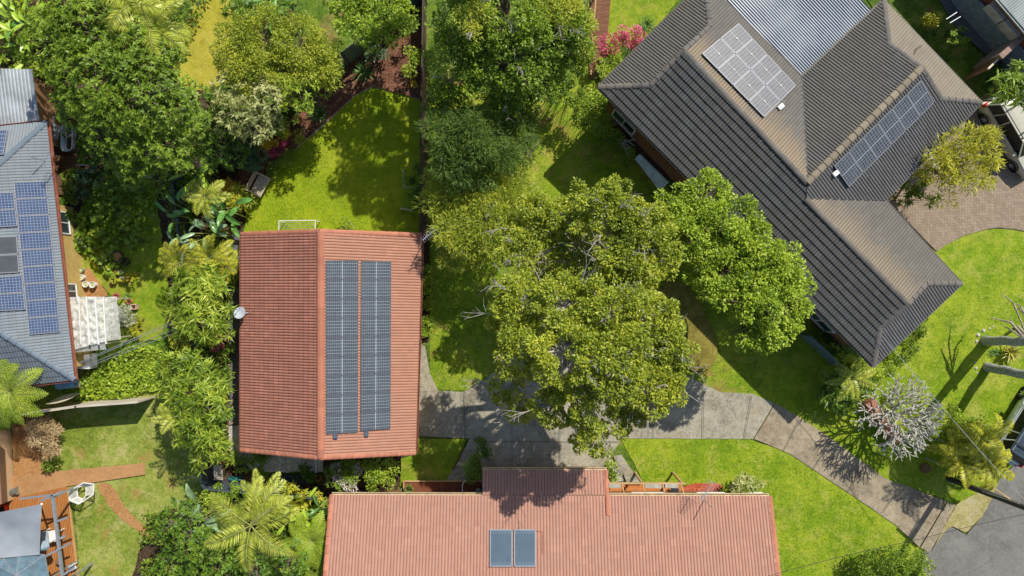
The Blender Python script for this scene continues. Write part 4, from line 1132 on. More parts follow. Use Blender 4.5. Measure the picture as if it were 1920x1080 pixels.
fence('timber_fence', 'pale timber fence casting a straight shadow on the patchy lawn', [(84, 766), (180, 752), (290, 744)], 1.8, woodmat('bleached_timber', (.5, .45, .36)), th=.12)
fence('timber_fence', 'brown timber fence beside the dry shrub at the brick wall', [(60, 790), (84, 766)], 1.5, M_TIMBERB)
fence('metal_fence', 'blue-grey metal fence along the dark alley in the top right', [(1765, -20), (1797, 25), (1855, 92), (1910, 150)], 1.7, plain('bluegrey_metal', (.2, .28, .33), .5), th=.1)
fence('timber_fence', 'brown timber screen fence between the tan roof and the alley', [(1808, 150), (1862, 98)], 1.9, M_TIMBERB, th=.1, cap=plain('cream_trim', (.6, .55, .42), .6))
fence('metal_fence', 'bluish low fence below the south-west eave near the dark foliage', [(1500, 628), (1556, 682)], 1.4, plain('teal_metal', (.12, .18, .2), .5), th=.09)
MB_ = MB(); a_ = at(1845, 100, 2.1); b_ = at(1868, 86, 2.1)
br = thing('brick_pier', 'tapering brown brick wall end standing across the alley fence', 'brick wall', at(1850, 100, 0))
mb = MB(); c_ = at(1845, 112, 0); mb.box(c_+Vector((0, 0, 1.1)), (1.7, .24, 2.2), rz=R(42)); mb.build('wall', M_BRICK, br); MB().box(c_+Vector((0, 0, 2.23)), (1.76, .3, .06), rz=R(42)).build('coping', plain('coping', (.3, .2, .16), .9), br)
al = MB()
for a_, b_ in (((1774, 36), (1794, 23)), ((1781, 43), (1801, 31))): al.bar(at(*a_, 1.9), at(*b_, 1.9), .035, .03)
al.bar(at(1774, 36, 1.9), at(1774, 36, 0), .05, .05); al.bar(at(1794, 23, 1.9), at(1794, 23, 0), .05, .05)
tag(al.build('gate_frame', M_STEEL, org=at(1774, 36, 0)), 'thin pale metal gate frame across the dark alley', 'gate')

def edging(label, pts, m, h=.08, w_=.06, name='garden_edging'):
    mb = MB(); P = [at(*p, h/2) for p in pts]
    for a, b in zip(P, P[1:]): mb.bar(a, b, w_, h)
    return tag(mb.build(name, m, org=P[0]), label, 'edging')
edging('thin timber edging between the back lawn and the dark mulch corner', [(700, 161), (740, 172), (789, 186)], M_TIMBER)
edging('thin diagonal edging between the back lawn and the reddish mulch', [(697, 163), (665, 179), (610, 231), (541, 291), (506, 321), (463, 380)], M_TIMBER)
edging('rusty edging line across the patchy lawn beside the deck', [(146, 958), (152, 1000), (166, 1060), (170, 1100)], plain('rusty_edge', (.4, .2, .06), .9), .04, .05)

# timber bench in the yard corner
t = thing('bench', 'weathered timber slatted garden bench at the left corner of the back lawn', 'bench', at(487, 348, 0))
bc = at(487, 347, .45); a_ = R(62); X = Vector((math.cos(a_), math.sin(a_), 0)); Y = Vector((-math.sin(a_), math.cos(a_), 0))
sb = MB()
for i in range(6): sb.box(bc+Y*(-.32+i*.115)-Vector((0, 0, 0)), (1.25, .09, .03), rz=a_)
sb.build('seat', M_TIMBER, t)
bb = MB()
for i in range(3): bb.box(bc+Y*(.4+.03*i)+Vector((0, 0, .16+i*.12)), (1.25, .03, .09), rz=a_)
bb.build('backrest', M_TIMBER, t)
for sx in (-1, 1):
    for sy in (-1, 1): MB().box(bc+X*(sx*.55)+Y*(sy*.3+.03)-Vector((0, 0, .23 if sy < 0 else .03)), (.07, .07, .44 if sy < 0 else .86), rz=a_).build('leg', M_TIMBER, t)
    MB().box(bc+X*(sx*.57)+Y*.03+Vector((0, 0, .22)), (.06, .7, .04), rz=a_).build('armrest', M_TIMBER, t)
# frame with slats by the house
t = thing('drying_rack', 'white wire drying rack standing on the lawn against the north gable', 'drying rack', at(557, 424, 0))
mb = MB(); q = [at(523, 414, 1.0), at(591, 413, 1.0), at(591, 440, .95), at(523, 440, .95)]
for i in range(4): mb.bar(q[i], q[(i+1) % 4], .035, .035)
for p in q: mb.bar(p, Vector((p.x, p.y, 0)), .035, .035)
mb.build('frame', M_WHITE, t); mb = MB()
for i in range(1, 7): mb.bar(q[0].lerp(q[3], i/7), q[1].lerp(q[2], i/7), .012, .012)
mb.build('wires', M_STEEL, t)
# terracotta bowl
def pot(name, label, px, py, r, h, m, fill=None, cat='pot', group=None, plant=None, z=0.0, lm=None):
    p = at(px, py, z); t = thing(name, label, cat, p, group)
    MB().lathe(p, [(r*.7, .005), (r*.95, h*.8), (r, h*.86), (r*1.06, h*.87), (r*1.06, h), (r*.92, h), (r*.88, h*.82), (.01, h*.8)], 18).build('body', m, t, smooth=False)
    if fill: MB().lathe(p+Vector((0, 0, h*.83)), [(r*.86, 0), (r*.5, .02), (.01, .03)], 14).build('filling', fill, t)
    if plant:
        lb = LB(); n = 60; q = rdir(n, -.1); P = np.array(p)+np.array([0, 0, h])+q*r*np.array([.9, .9, .6]); lb.add(P, norm(q+rng.normal(0, .4, (n, 3))), norm(q*.3+np.array([0, 0, 1])), .13, .08); lb.build('foliage', plant, t)
    return t
pot('bowl', 'round terracotta bowl on a stand in the reddish mulch', 562, 226, .26, .5, M_TERRA, M_TERRA, 'bowl')
# netted frame at the right of lawn
t = thing('bed_surround', 'small white metal garden bed surround against the right paling fence', 'garden frame', at(770, 334, 0)); mb = MB()
q = [at(757, 318, .7), at(757, 351, .7), at(783, 352, .7)]
for a_, b_ in zip(q, q[1:]): mb.tube([a_, b_], .022, 6)
for p in q: mb.tube([p, Vector((p.x, p.y, 0))], .022, 6)
mb.build('frame', M_STEEL, t)
t = thing('plank', 'short pale timber plank at the lawn edge below the garden frame', 'plank', at(762, 393, 0)); MB().bar(at(751, 391, .3), at(775, 395, .3), .08, .3).build('plank', M_TIMBER, t)
t = thing('trellis', 'small leaning pole trellis with a creeper beside the north gable', 'trellis', at(650, 425, 0)); mb = MB()
for a_, b_ in (((640, 430), (655, 414)), ((655, 414), (664, 428)), ((648, 418), (652, 434))): mb.tube([at(*a_, .3), at(*b_, .6)], .02, 5)
mb.build('poles', M_TIMBER, t)
lb = LB(); crown(lb, [(647, 424, 15, .7, .4)], 'small', .9, .8); lb.build('creeper', LF['mid'], t)
# downpipe stand / tap post south of house
t = thing('pipe_post', 'thin grey pipe standing between the pebbles and the south fence', 'post', at(593, 875, 0)); mb = MB(); mb.tube([at(592, 862, 1.7), at(592, 886, 1.7), at(592, 886, 0)], .03, 6); mb.build('pipe', M_STEEL, t)
t = thing('pond_trough', 'dark rectangular pond trough between the pebble bed and the south fence', 'pond', at(530, 895, 0)); mb = MB()
mb.prism([at(*p)[:2] for p in ((508, 887), (590, 889), (590, 905), (508, 902))], .0, .25); mb.build('basin', M_DARK, t); mb = MB(); mb.prism([at(*p)[:2] for p in ((510, 889), (588, 891), (588, 903), (510, 900))], .25, .262); mb.build('water', plain('pond_water', (.01, .03, .035), .08, spec=.6), t)
pot('pot', 'round terracotta pot by the grey pipe at the lot corner', 600, 893, .16, .35, M_TERRA, SOIL)
t = thing('slat_screen', 'grey slatted screen panel in the lower left corner of the lot', 'screen', at(408, 886, 0)); mb = MB()
for i in range(7): mb.bar(at(401+i*2.4, 872, 1.5), at(403+i*2.4, 900, 1.5), .05, .03)
for yy in (873, 899): mb.bar(at(400, yy, 1.46), at(418, yy, 1.46), .04, .04)
for a_ in ((401, 873), (417, 873), (401, 899), (417, 899)): mb.bar(at(*a_, 1.45), at(*a_, 0), .04, .04)
mb.build('slats', M_TIMBER, t)
t = thing('tarp', 'small teal tarpaulin scrap by the slatted screen', 'tarpaulin', at(440, 895, 0)); mb = MB(); n = 8; vs = []
for j in range(n+1):
    for i in range(n+1): p = at(428+i*3.2, 893+j*1.1, .25); vs.append((p.x, p.y, .25+.06*math.sin(i*1.3)*math.cos(j)))
mb.add(vs, [(j*(n+1)+i, j*(n+1)+i+1, (j+1)*(n+1)+i+1, (j+1)*(n+1)+i) for j in range(n) for i in range(n)]); mb.build('cloth', plain('teal', (.01, .11, .12), .6), t)

# ---------------- south house porch area
M_TILE = brickmat('terracotta_tiles', (.5, .18, .05), (.62, .2, .07), (.55, .42, .2), .3, .3)
sheet('porch_floor', [(1140, 908), (1278, 908), (1278, 940), (1140, 940)], M_TILE)
M_RDECK = woodmat('red_brown_deck', (.2, .07, .035), plank=.12, ang=R(90))
t = thing('deck', 'reddish brown raised deck in tree shade left of the porch roof', 'deck', at(830, 915, 0)); mb = MB()
mb.prism([at(*p, .35)[:2] for p in ((757, 903), (900, 903), (900, 940), (757, 940))], 0, .35); mb.build('floor', M_RDECK, t)
mb = MB(); mb.bar(at(757, 902, .37), at(904, 902, .37), .06, .08); mb.bar(at(757, 902, .37), at(757, 935, .37), .06, .08); mb.build('edge_board', M_PINE, t)
t = thing('handrail', 'bent white handrail on the deck beside the concrete steps', 'handrail', at(866, 915, 0)); mb = MB(); mb.tube([at(877, 892, 1.0), at(867, 909, 1.2), at(867, 927, 1.2)], .025, 6); mb.tube([at(877, 892, 1.0), at(877, 892, 0)], .025, 6); mb.tube([at(867, 909, 1.2), at(867, 909, .35)], .025, 6); mb.tube([at(867, 927, 1.2), at(867, 927, .35)], .025, 6); mb.build('rail', M_WHITE, t)
for i, (lb_, pts) in enumerate((('dark concrete steps leading to the reddish deck', ((846, 880), (878, 880), (868, 904), (836, 904))), ('grey concrete steps by the timber pergola', ((1166, 880), (1184, 880), (1202, 904), (1174, 904))))):
    t = thing('steps', lb_, 'steps', at(*pts[0], 0))
    for k in range(3):
        f0, f1 = k/3, 1; A_ = at(*pts[0]).lerp(at(*pts[3]), f0); B_ = at(*pts[1]).lerp(at(*pts[2]), f0); mb = MB()
        mb.prism([A_[:2], B_[:2], at(*pts[2])[:2], at(*pts[3])[:2]], .002 if k == 0 else .11*k, .11*(k+1)); mb.build('step', CONC, t)
pot('pot', 'green potted plant in a white pot on the left end of the deck', 768, 914, .2, .35, M_WHITE, SOIL, plant=LF['mid'], z=.35)
pot('gas_cylinder', 'pale blue gas cylinder on the deck beside the porch wall', 897, 919, .17, .5, plain('pale_blue', (.35, .5, .6), .4), M_STEEL, 'gas cylinder', z=.35)
pot('pot', 'pink clay pot beside the deck end near the flower bush', 748, 922, .13, .3, plain('clay_pink', (.5, .25, .2), .9), SOIL)
pot('pot', 'smaller grey clay pot behind the pink clay pot', 756, 916, .1, .25, M_STONE, SOIL)
t = thing('pergola', 'timber pergola frame with skylight panels along the pink roof eave', 'pergola', at(1210, 915, 0)); z_ = 2.3
mb = MB(); mb.bar(at(1140, 906, z_), at(1285, 906, z_), .07, .16); mb.build('beam', M_PINE, t)
mb = MB()
for x_, d_ in ((1166, 5), (1205, 5), (1242, 5), (1276, 7)): mb.bar(at(x_, 906, z_+.06), at(x_+d_, 928, z_+.1), .06, .12)
mb.build('rafters', M_PINE, t)
for x_ in (1142, 1205, 1280): MB().bar(at(x_, 907, z_), Vector((at(x_, 907, z_).x, at(x_, 907, z_).y, 0)), .1, .1).build('post', M_PINE, t)
for x0, x1 in ((1142, 1164), (1210, 1240), (1247, 1272)):
    mb = MB(); mb.bar(at((x0+x1)/2, 907.5, z_+.1), at((x0+x1)/2, 915, z_+.13), (at(x1, 0, z_)-at(x0, 0, z_)).x, .02); mb.build('skylight', plain('skylight_glass', (.4, .4, .34), .2, alpha=.75), t)
t = thing('chair', 'dark folding chair on the orange tiles under the pergola', 'chair', at(1265, 922, 0)); mb = MB(); c_ = at(1265, 921, .45); mb.box(c_, (.45, .42, .04)); mb.build('seat', M_DARK, t); MB().box(c_+Vector((0, -.22, .25)), (.45, .04, .5)).build('backrest', M_DARK, t)
for sx in (-1, 1):
    for sy in (-1, 1): MB().box(c_+Vector((sx*.19, sy*.18, -.23)), (.03, .03, .44)).build('leg', M_DARK, t)

# ---------------- things round the left house
t = thing('bathtub', 'old white bathtub lying beside the blue-grey house under the big tree', 'bathtub', at(125, 262, 0)); bp = at(125, 259, .5)
def rrect(hx, hy, r, n=6):
    out = []
    for cx, cy, a0 in ((hx-r, hy-r, 0), (-hx+r, hy-r, 90), (-hx+r, -hy+r, 180), (hx-r, -hy+r, 270)):
        for k in range(n+1): a = R(a0+90*k/n); out.append((cx+r*math.cos(a), cy+r*math.sin(a)))
    return out
mb = MB(); rings = []
for (hx, hy, r_, z) in ((.24, .6, .18, 0), (.33, .74, .26, .5), (.345, .755, .28, .52), (.29, .7, .24, .52), (.26, .66, .22, .4), (.19, .55, .17, .1)): rings.append([(bp.x+x+y*.03, bp.y+y, z) for x, y in rrect(hx, hy, r_)])
n = len(rings[0]); vs = sum(rings, []); fs = [(i*n+k_, i*n+(k_+1) % n, (i+1)*n+(k_+1) % n, (i+1)*n+k_) for i in range(5) for k_ in range(n)]+[tuple(range(5*n, 6*n)), tuple(range(n))[::-1]]
mb.add(vs, fs); mb.build('basin', plain('enamel', (.6, .66, .68), .35, var=.25, scale=2), t, smooth=False)
MB().box(bp+Vector((.12, .15, .03)), (.12, .3, .04)).build('rusty_tray', plain('rust2', (.25, .1, .05), .9), t)
def planter(name, label, px, py, sx, sy, h, rz, m, fill, cat='planter', plant=None):
    p = at(px, py, 0); t = thing(name, label, cat, p); mb = MB()
    X = Vector((math.cos(rz), math.sin(rz), 0)); Y = Vector((-math.sin(rz), math.cos(rz), 0))
    for s in (-1, 1):
        mb.box(p+Y*(s*sy/2)+Vector((0, 0, h/2)), (sx+.04, .04, h), rz=rz); mb.box(p+X*(s*sx/2)+Vector((0, 0, h/2)), (.04, sy-.04, h), rz=rz)
    mb.build('sides', m, t); MB().box(p+Vector((0, 0, h*.4)), (sx-.05, sy-.05, h*.75), rz=rz).build('filling', fill, t)
    if plant:
        lb = LB(); n = int(260*sx*sy)+30; P = np.array(p)+np.stack([rng.uniform(-sx/2, sx/2, n), rng.uniform(-sy/2, sy/2, n), rng.uniform(h, h+.25, n)], 1); q = rdir(n, -.2); lb.add(P, q, norm(q*.3+np.array([0, 0, 1])), .13, .08); lb.build('foliage', plant, t)
    return t
planter('planter', 'white crate holding two terracotta pots beside the brown path', 166, 318, .9, .38, .4, 0, M_WHITE, SOIL)
for x_, s_ in ((155, 'left'), (174, 'right')): pot('pot', f'terracotta pot standing at the {s_} end of the white crate', x_, 317, .1, .5, M_TERRA, SOIL)
planter('planter', 'square grey stone slab planter beside the brown path', 137, 310, .42, .5, .15, 0, M_STONE, M_STONE)
planter('raised_bed', 'dark raised bed covered in black netting near the ochre wall', 142, 385, .7, 1.5, .4, .03, M_DARK, plain('black_net', (.035, .04, .045), .8, var=.5, scale=9))
planter('raised_bed', 'narrow raised bed edged in pale corrugated sheet among the garden greens', 148, 440, .35, 1.1, .35, .08, M_STEEL, SOIL, plant=LF['blue'])
planter('box', 'small ochre timber box between the blue-grey roof and the bathtub', 104, 268, .6, .4, .6, -.2, woodmat('ochre_wood', (.45, .3, .12)), woodmat('ochre_wood2', (.4, .26, .1)))
t = thing('metal_sheets', 'stack of grey metal sheets leaning behind the left roof corner', 'metal sheet', at(98, 220, 0))
for i, (x_, y_, a_) in enumerate(((92, 208, .1), (98, 235, .12), (106, 248, -.25))): MB().box(at(x_, y_, .7+i*.05), (.34, 1.2-.2*i, .03), rz=a_).build('sheet', M_STEEL, t)
for i, (x_, y_, s_) in enumerate(((157, 507, 'mossy green bucket with a lid, uppermost of the white bucket row'), (159, 520, 'white bucket with pale water on the dirt, left of the pair'), (168, 533, 'white bucket in the middle of the row on the orange dirt'), (181, 534, 'white bucket tipped slightly at the right of the row'))):
    pot('bucket', s_, x_, y_, .17, .42, M_WHITE if i else plain('moss_lid', (.3, .36, .18), .8), plain('bucket_water', (.5, .5, .3), .3), 'bucket', 'buckets on the dirt by the greenhouse')
t = pot('planter_tub', 'large round black tub filled with brown soil in the vegetable patch', 228, 482, .32, .5, M_DARK, DIRT, 'tub')
pot('planter_tub', 'black rubber tub with dark plants right of the soil tub', 240, 490, .25, .4, M_DARK, SOIL, 'tub', plant=LF['deep'])
for x_, y_, lb_ in ((223, 512, 'brown rimmed pot at the upper left of the nursery pot cluster'), (231, 511, 'white rimmed pot at the top of the nursery pot cluster'), (233, 524, 'white rimmed pot at the bottom middle of the nursery pot cluster'), (242, 524, 'brown soil pot at the lower right of the nursery pot cluster'), (218, 526, 'leafy pot at the lower left of the nursery pot cluster')):
    pot('nursery_pot', lb_, x_, y_, .13, .3, M_WHITE if 'white' in lb_ else M_TERRA, SOIL, group='nursery pots in the vegetable patch', plant=LF['olive'] if 'leafy' in lb_ else None)
pot('nursery_pot', 'terracotta pot alone in the dark greens north of the tubs', 245, 412, .15, .3, plain('clay_dark', (.28, .1, .07), .9), SOIL)
pot('pot', 'orange terracotta pot lying by the corner of the plant cage', 247, 565, .14, .3, M_TERRA, SOIL)
planter('box', 'small square pink brick box beside the plant cage', 256, 575, .3, .25, .35, 0, plain('pinkbrick', (.55, .36, .26), .9), SOIL, 'box')
# steps and grate near the ochre wall
t = thing('grate_platform', 'brown grated landing platform at the side door of the blue-grey house', 'platform', at(133, 527, 0)); mb = MB(); c_ = at(132, 527, .5)
for i in range(9): mb.box(c_+Vector((-.32+i*.08, 0, 0)), (.03, .95, .03))
mb.build('grating', plain('grate', (.3, .2, .15), .8), t); mb = MB()
for s in (-1, 1): mb.box(c_+Vector((s*.38, 0, -.02)), (.05, 1.0, .06)); mb.box(c_+Vector((0, s*.48, -.02)), (.7, .05, .06))
for sx in (-1, 1):
    for sy in (-1, 1): mb.box(c_+Vector((sx*.36, sy*.46, -.27)), (.05, .05, .48))
mb.build('frame', M_PINE, t)
pot('rain_barrel', 'ochre drum standing between the wall and the grated platform', 128, 497, .2, .8, plain('ochre_drum', (.5, .28, .05), .6), M_DARK, 'barrel')
# plastic greenhouse
t = thing('greenhouse', 'lean-to greenhouse covered in cloudy wrinkled plastic sheeting', 'greenhouse', at(165, 610, 0))
PL = NT('plastic_sheet')
_wv = PL.noise(3, 6, .75, dist=1.4)
_pb = PL.bsdf(PL.ramp(_wv, [(.35, (.5, .49, .43)), (.65, (.78, .78, .74))]), .25, alpha=PL.ramp(_wv, [(.3, .62), (.7, .88)]), normal=PL.bump(_wv, .8, .08), spec=.5)
def cloth(corners, nx, ny, amp, fr=3.0, sag=0.0, seed=0):
    P = [Vector(c) for c in corners]; vs = []; mb = MB()
    for j in range(ny+1):
        for i in range(nx+1):
            s, u = i/nx, j/ny; p = (P[0]*(1-s)+P[1]*s)*(1-u)+(P[3]*(1-s)+P[2]*s)*u
            p.z += amp*mnoise.noise(Vector((s*fr*2+seed, u*fr*2, seed)))-sag*math.sin(PI*s)*math.sin(PI*u); vs.append(p)
    mb.add(vs, [(j*(nx+1)+i, j*(nx+1)+i+1, (j+1)*(nx+1)+i+1, (j+1)*(nx+1)+i) for j in range(ny) for i in range(nx)]); return mb
cloth([at(130, 557, 2.3), at(196, 556, 2.1), at(199, 640, 2.1), at(137, 656, 2.3)], 30, 36, .12, 5).build('roof_sheet', PL.m, t, smooth=True)
cloth([at(194, 557, 2.08), at(219, 556, 1.7), at(227, 636, 1.2), at(197, 640, 2.08)], 14, 30, .1, 5, seed=4).build('side_sheet', PL.m, t, smooth=True)
mb = MB()
for x0, x1, w_ in ((148, 152, .045), (162, 168, .07), (178, 185, .07)): mb.bar(at(x0, 556, 2.34), at(x1, 646, 2.34), w_, .05)
mb.bar(at(194, 557, 2.15), at(199, 645, 2.15), .06, .06); mb.build('battens', M_WHITE, t)
mb = MB(); cl_ = plain('clear_corrugated', (.5, .5, .47), .3, alpha=.6)
mb2, _ = tiles([at(199, 641, 2.0), at(199, 655, 1.9), at(138, 661, 2.1), at(138, 641, 2.2)], (1, 2), pitch=.1, course=60, rh=.03, step=0); mb2.build('corrugated_sheet', cl_, t)
mb = MB()
for q in ((134, 560), (194, 560), (198, 644), (140, 656), (222, 560), (226, 632)): p = at(*q, 2.0 if q[0] < 210 else 1.1); MB().bar(p, Vector((p.x, p.y, 0)), .06, .06).build('post', M_TIMBER, t)
t = thing('plant_cage', 'round netted cage over pale green plants beside the greenhouse', 'netting cage', at(236, 592, 0))
NETM = NT('netting'); NETM.bsdf((.45, .48, .44), .6, alpha=.28)
mb = MB(); pc = at(234, 592, 0); mb.lathe(pc, [(.62, 0), (.6, .8), (.45, 1.15), (.2, 1.25), (.02, 1.27)], 10); mb.build('net', NETM.m, t)
mb = MB()
for k_ in range(6): a_ = PI*k_/6; d = Vector((math.cos(a_), math.sin(a_), 0)); mb.tube([pc+d*.62, pc+d*.61+Vector((0, 0, .8)), pc+d*.4+Vector((0, 0, 1.18)), pc+Vector((0, 0, 1.28)), pc-d*.4+Vector((0, 0, 1.18)), pc-d*.61+Vector((0, 0, .8)), pc-d*.62], .012, 4)
mb.build('hoops', M_STEEL, t)
lb = LB(); crown(lb, [(235, 593, 16, .95)], 'small', 1, 1.2); lb.build('plants', LF['silver'], t)
t = thing('air_conditioner', 'white air conditioner unit against the ochre wall below the greenhouse', 'air conditioner', at(162, 676, 0)); c_ = at(162, 677, .45)
MB().box(c_, (.78, .8, .7)).build('casing', M_WHITE, t); MB().lathe(c_+Vector((-.12, 0, .352)), [(.26, 0), (.26, .012), (.22, .014), (.02, .014)], 20).build('fan_grille', M_STEEL, t)
# water tank, bent sheet
t = thing('drum', 'blue plastic drum at the lower corner of the blue-grey roof', 'drum', at(125, 722, 0)); c_ = at(125, 721, .7)
MB().lathe(c_-Vector((.5, 0, 0)), [(.02, 0), (.27, 0), (.29, .1), (.29, .5), (.31, .52), (.31, .56), (.29, .58), (.28, .98), (.2, 1.0), (.19, .9), (.02, .88)], 22, (Vector((0, 1, 0)), Vector((0, 0, 1)), Vector((1, .12, 0)).normalized())).build('body', M_BLUE, t, smooth=False)
MB().box(c_-Vector((0, 0, .45)), (.8, .5, .3)).build('stand', M_TIMBER, t)
t = thing('bent_board', 'curled pale fibreboard sheet leaning on the pale fence end', 'board', at(130, 748, 0)); n = 12; vs = []
for i in range(n+1):
    s = i/n; p = at(88+s*66, 757-14*s**2*1.3, 1.2); wv = .1+.25*math.sin(PI*s)
    vs += [(p.x, p.y, 1.3+.35*s), (p.x, p.y+wv, .9+.5*s)]
mb = MB(); mb.add(vs, [(2*i, 2*i+1, 2*i+3, 2*i+2) for i in range(n)]); mb.build('sheet', plain('fibreboard', (.5, .45, .33), .9), t)
# clothes line wires
t = thing('clothes_line', 'four parallel clothesline wires strung from the ochre wall', 'clothesline', at(145, 690, 0)); mb = MB()
for a_, b_ in (((146, 683), (318, 610)), ((150, 679), (330, 600)), ((152, 689), (322, 619)), ((154, 692), (334, 622))): mb.tube([at(*a_, 2.1), at((a_[0]+b_[0])/2, (a_[1]+b_[1])/2, 2.02), at(*b_, 2.1)], .016, 4)
mb.build('wires', M_STEEL, t)
mb = MB(); mb.bar(at(319, 606, 2.1), at(334, 624, 2.1), .06, .06); mb.bar(at(326, 615, 2.1), at(326, 615, 0), .08, .08); mb.build('post', M_STEEL, t)

# ---------------- lower left patio
t = thing('shade_sail', 'grey fabric shade sail stretched over the orange patio', 'shade sail', at(30, 990, 0))
cloth([at(-60, 972, 2.7), at(78, 945, 2.9), at(74, 1040, 2.6), at(-60, 1052, 2.5)], 24, 20, .05, 2, .28).build('fabric', plain('sail_grey', (.3, .33, .36), .8, var=.12, scale=.8), t, smooth=True)
MB().tube([at(78, 945, 2.9), at(76, 948, 0)], .05, 8).build('post', M_STEEL, t)
t = thing('gazebo', 'blue-grey gazebo canopy with white ribs below the shade sail', 'gazebo', at(30, 1078, 0)); ce = at(31, 1079, 2.9); rg = [at(*q, 2.45) for q in ((-28, 1050), (6, 1048), (37, 1036), (84, 1040), (92, 1085), (70, 1130), (0, 1135), (-40, 1100))]
for i in range(len(rg)): a_, b_ = rg[i], rg[(i+1) % len(rg)]; mb = MB(); mb.add([ce, a_, b_], [(0, 2, 1)]); mb.build('canopy_panel', plain('canopy_blue', (.12, .19, .23), .35) if i == 0 else bpy.data.materials['canopy_blue'], t)
mb = MB()
for p in rg: mb.bar(ce+Vector((0, 0, .02)), p+Vector((0, 0, .02)), .045, .03)
for i in range(len(rg)): 
    a_, b_ = rg[i], rg[(i+1) % len(rg)]; mb.bar(a_, b_, .045, .04); mb.bar(ce.lerp(a_, .6)+Vector((0, 0, .015)), ce.lerp(b_, .6)+Vector((0, 0, .015)), .03, .02)
mb.build('ribs', M_STEEL, t); mb = MB()
for p in rg[::2]: MB().bar(p, Vector((p.x, p.y, 0)), .06, .06).build('post', M_STEEL, t)
t = thing('pergola', 'bare grey steel pergola frame over the orange deck', 'pergola', at(110, 1000, 0)); z_ = 2.6
mb = MB(); mb.bar(at(99, 930, z_), at(121, 1110, z_), .14, .12); mb.build('beam', M_STEEL, t)
for i, (a_, b_) in enumerate((((75, 940), (118, 921)), ((37, 935), (100, 928)), ((106, 978), (126, 970)), ((86, 1043), (132, 1018)), ((110, 1010), (123, 1005)), ((118, 1078), (140, 1064)))): MB().bar(at(*a_, z_+.09), at(*b_, z_+.09), .1, .06).build('rafter', M_STEEL, t)
for q in ((100, 932), (119, 1092)): p = at(*q, z_); MB().bar(p, Vector((p.x, p.y, 0)), .1, .1).build('post', M_STEEL, t)
M_OEDGE = woodmat('orange_edge', (.5, .3, .12))
mb = MB(); mb.bar(at(20, 940, .06), at(126, 914, .06), .12, .1); mb.bar(at(126, 914, .06), at(150, 1110, .06), .12, .1); tag(mb.build('deck_edge', M_OEDGE, org=at(126, 914)), 'pale orange timber border board of the patio deck', 'deck border')
t = thing('hexagonal_frame', 'white slatted hexagonal metal frame lying on the lawn by the deck', 'metal frame', at(153, 925, 0)); mb = MB()
o_ = [(130, 921), (157, 905), (176, 908), (175, 927), (148, 945), (130, 938)]
i_ = [(144, 914), (157, 911), (162, 913), (161, 929), (156, 936), (146, 932)]
for k_ in range(6):
    mb.bar(at(*o_[k_], .9), at(*o_[(k_+1) % 6], .9), .05, .04); mb.bar(at(*i_[k_], .55), at(*i_[(k_+1) % 6], .55), .04, .04); mb.bar(at(*o_[k_], .9), at(*i_[k_], .55), .035, .03); mb.bar(at(*o_[k_], .9), at(*i_[k_], 0), .035, .03)
mb.build('frame', M_WHITE, t); mb = MB()
for k_ in (1, 2, 4, 5):
    for s in range(1, 7):
        f = s/7; mb.bar(at(*o_[k_], .9).lerp(at(*i_[k_], .55), f), at(*o_[(k_+1) % 6], .9).lerp(at(*i_[(k_+1) % 6], .55), f), .025, .015)
mb.build('slats', M_WHITE, t)
t = thing('table', 'white and grey table with folded cloth under the bare pergola', 'table', at(92, 1005, 0)); c_ = at(94, 1006, .75); MB().box(c_, (.95, .62, .04), rz=.15).build('top', M_WHITE, t); MB().box(c_+Vector((-.25, -.02, .03)), (.4, .55, .03), rz=.1).build('cloth', plain('greycloth', (.3, .36, .4), .8), t)
for sx in (-1, 1):
    for sy in (-1, 1): MB().box(c_+Vector((sx*.4, sy*.25, -.38)), (.05, .05, .72), rz=.15).build('leg', M_WHITE, t)
t = thing('umbrella', 'folded blue-grey patio umbrella beside the table', 'umbrella', at(84, 1025, 0)); c_ = at(83, 1024, 1.9); MB().lathe(c_, [(.3, 0), (.18, .25), (.02, .5)], 8).build('canopy', plain('umb', (.25, .32, .38), .7), t); MB().tube([c_+Vector((0, 0, .5)), Vector((c_.x, c_.y, 0))], .025, 6).build('pole', M_STEEL, t)
t = thing('bin', 'grey cylindrical bin lying against the cream brick wall', 'bin', at(20, 920, 0)); MB().lathe(at(8, 926, .25), [(.02, 0), (.2, 0), (.21, .7), (.24, .72), (.24, .8), (.2, .8), (.02, .78)], 18, (Vector((0, 0, 1)), Vector((-.25, 1, 0)).normalized(), Vector((1, .25, 0)).normalized())).build('body', plain('binmetal', (.3, .31, .29), .4, metal=.5), t)
planter('tray', 'red plastic tray with a dark ball beside the cream wall', 12, 953, .42, .42, .4, .3, M_RED, M_DARK, 'tray')
t = thing('stool', 'dark rusted metal patio stool under the pergola beam', 'stool', at(112, 1055, 0)); c_ = at(110, 1052, .45); MB().lathe(c_, [(.02, 0), (.2, 0), (.2, .03), (.02, .04)], 16).build('seat', M_TIMBERB, t)
for k_ in range(3): a_ = 2.1*k_; MB().tube([c_, c_+Vector((.18*math.cos(a_), .18*math.sin(a_), -.45))], .015, 5).build('leg', M_DARK, t)
t = thing('chair', 'pale folding chair at the lower end of the orange deck', 'chair', at(136, 1062, 0)); c_ = at(135, 1063, .42); MB().box(c_, (.4, .36, .03), rz=.5).build('seat', M_WHITE, t); MB().box(c_+Vector((.12, .17, .2)), (.4, .03, .38), rz=.5).build('backrest', M_WHITE, t)
for sx in (-1, 1):
    for sy in (-1, 1): MB().box(c_+Vector((sx*.16, sy*.14, -.21)), (.03, .03, .41), rz=.5).build('leg', M_STEEL, t)

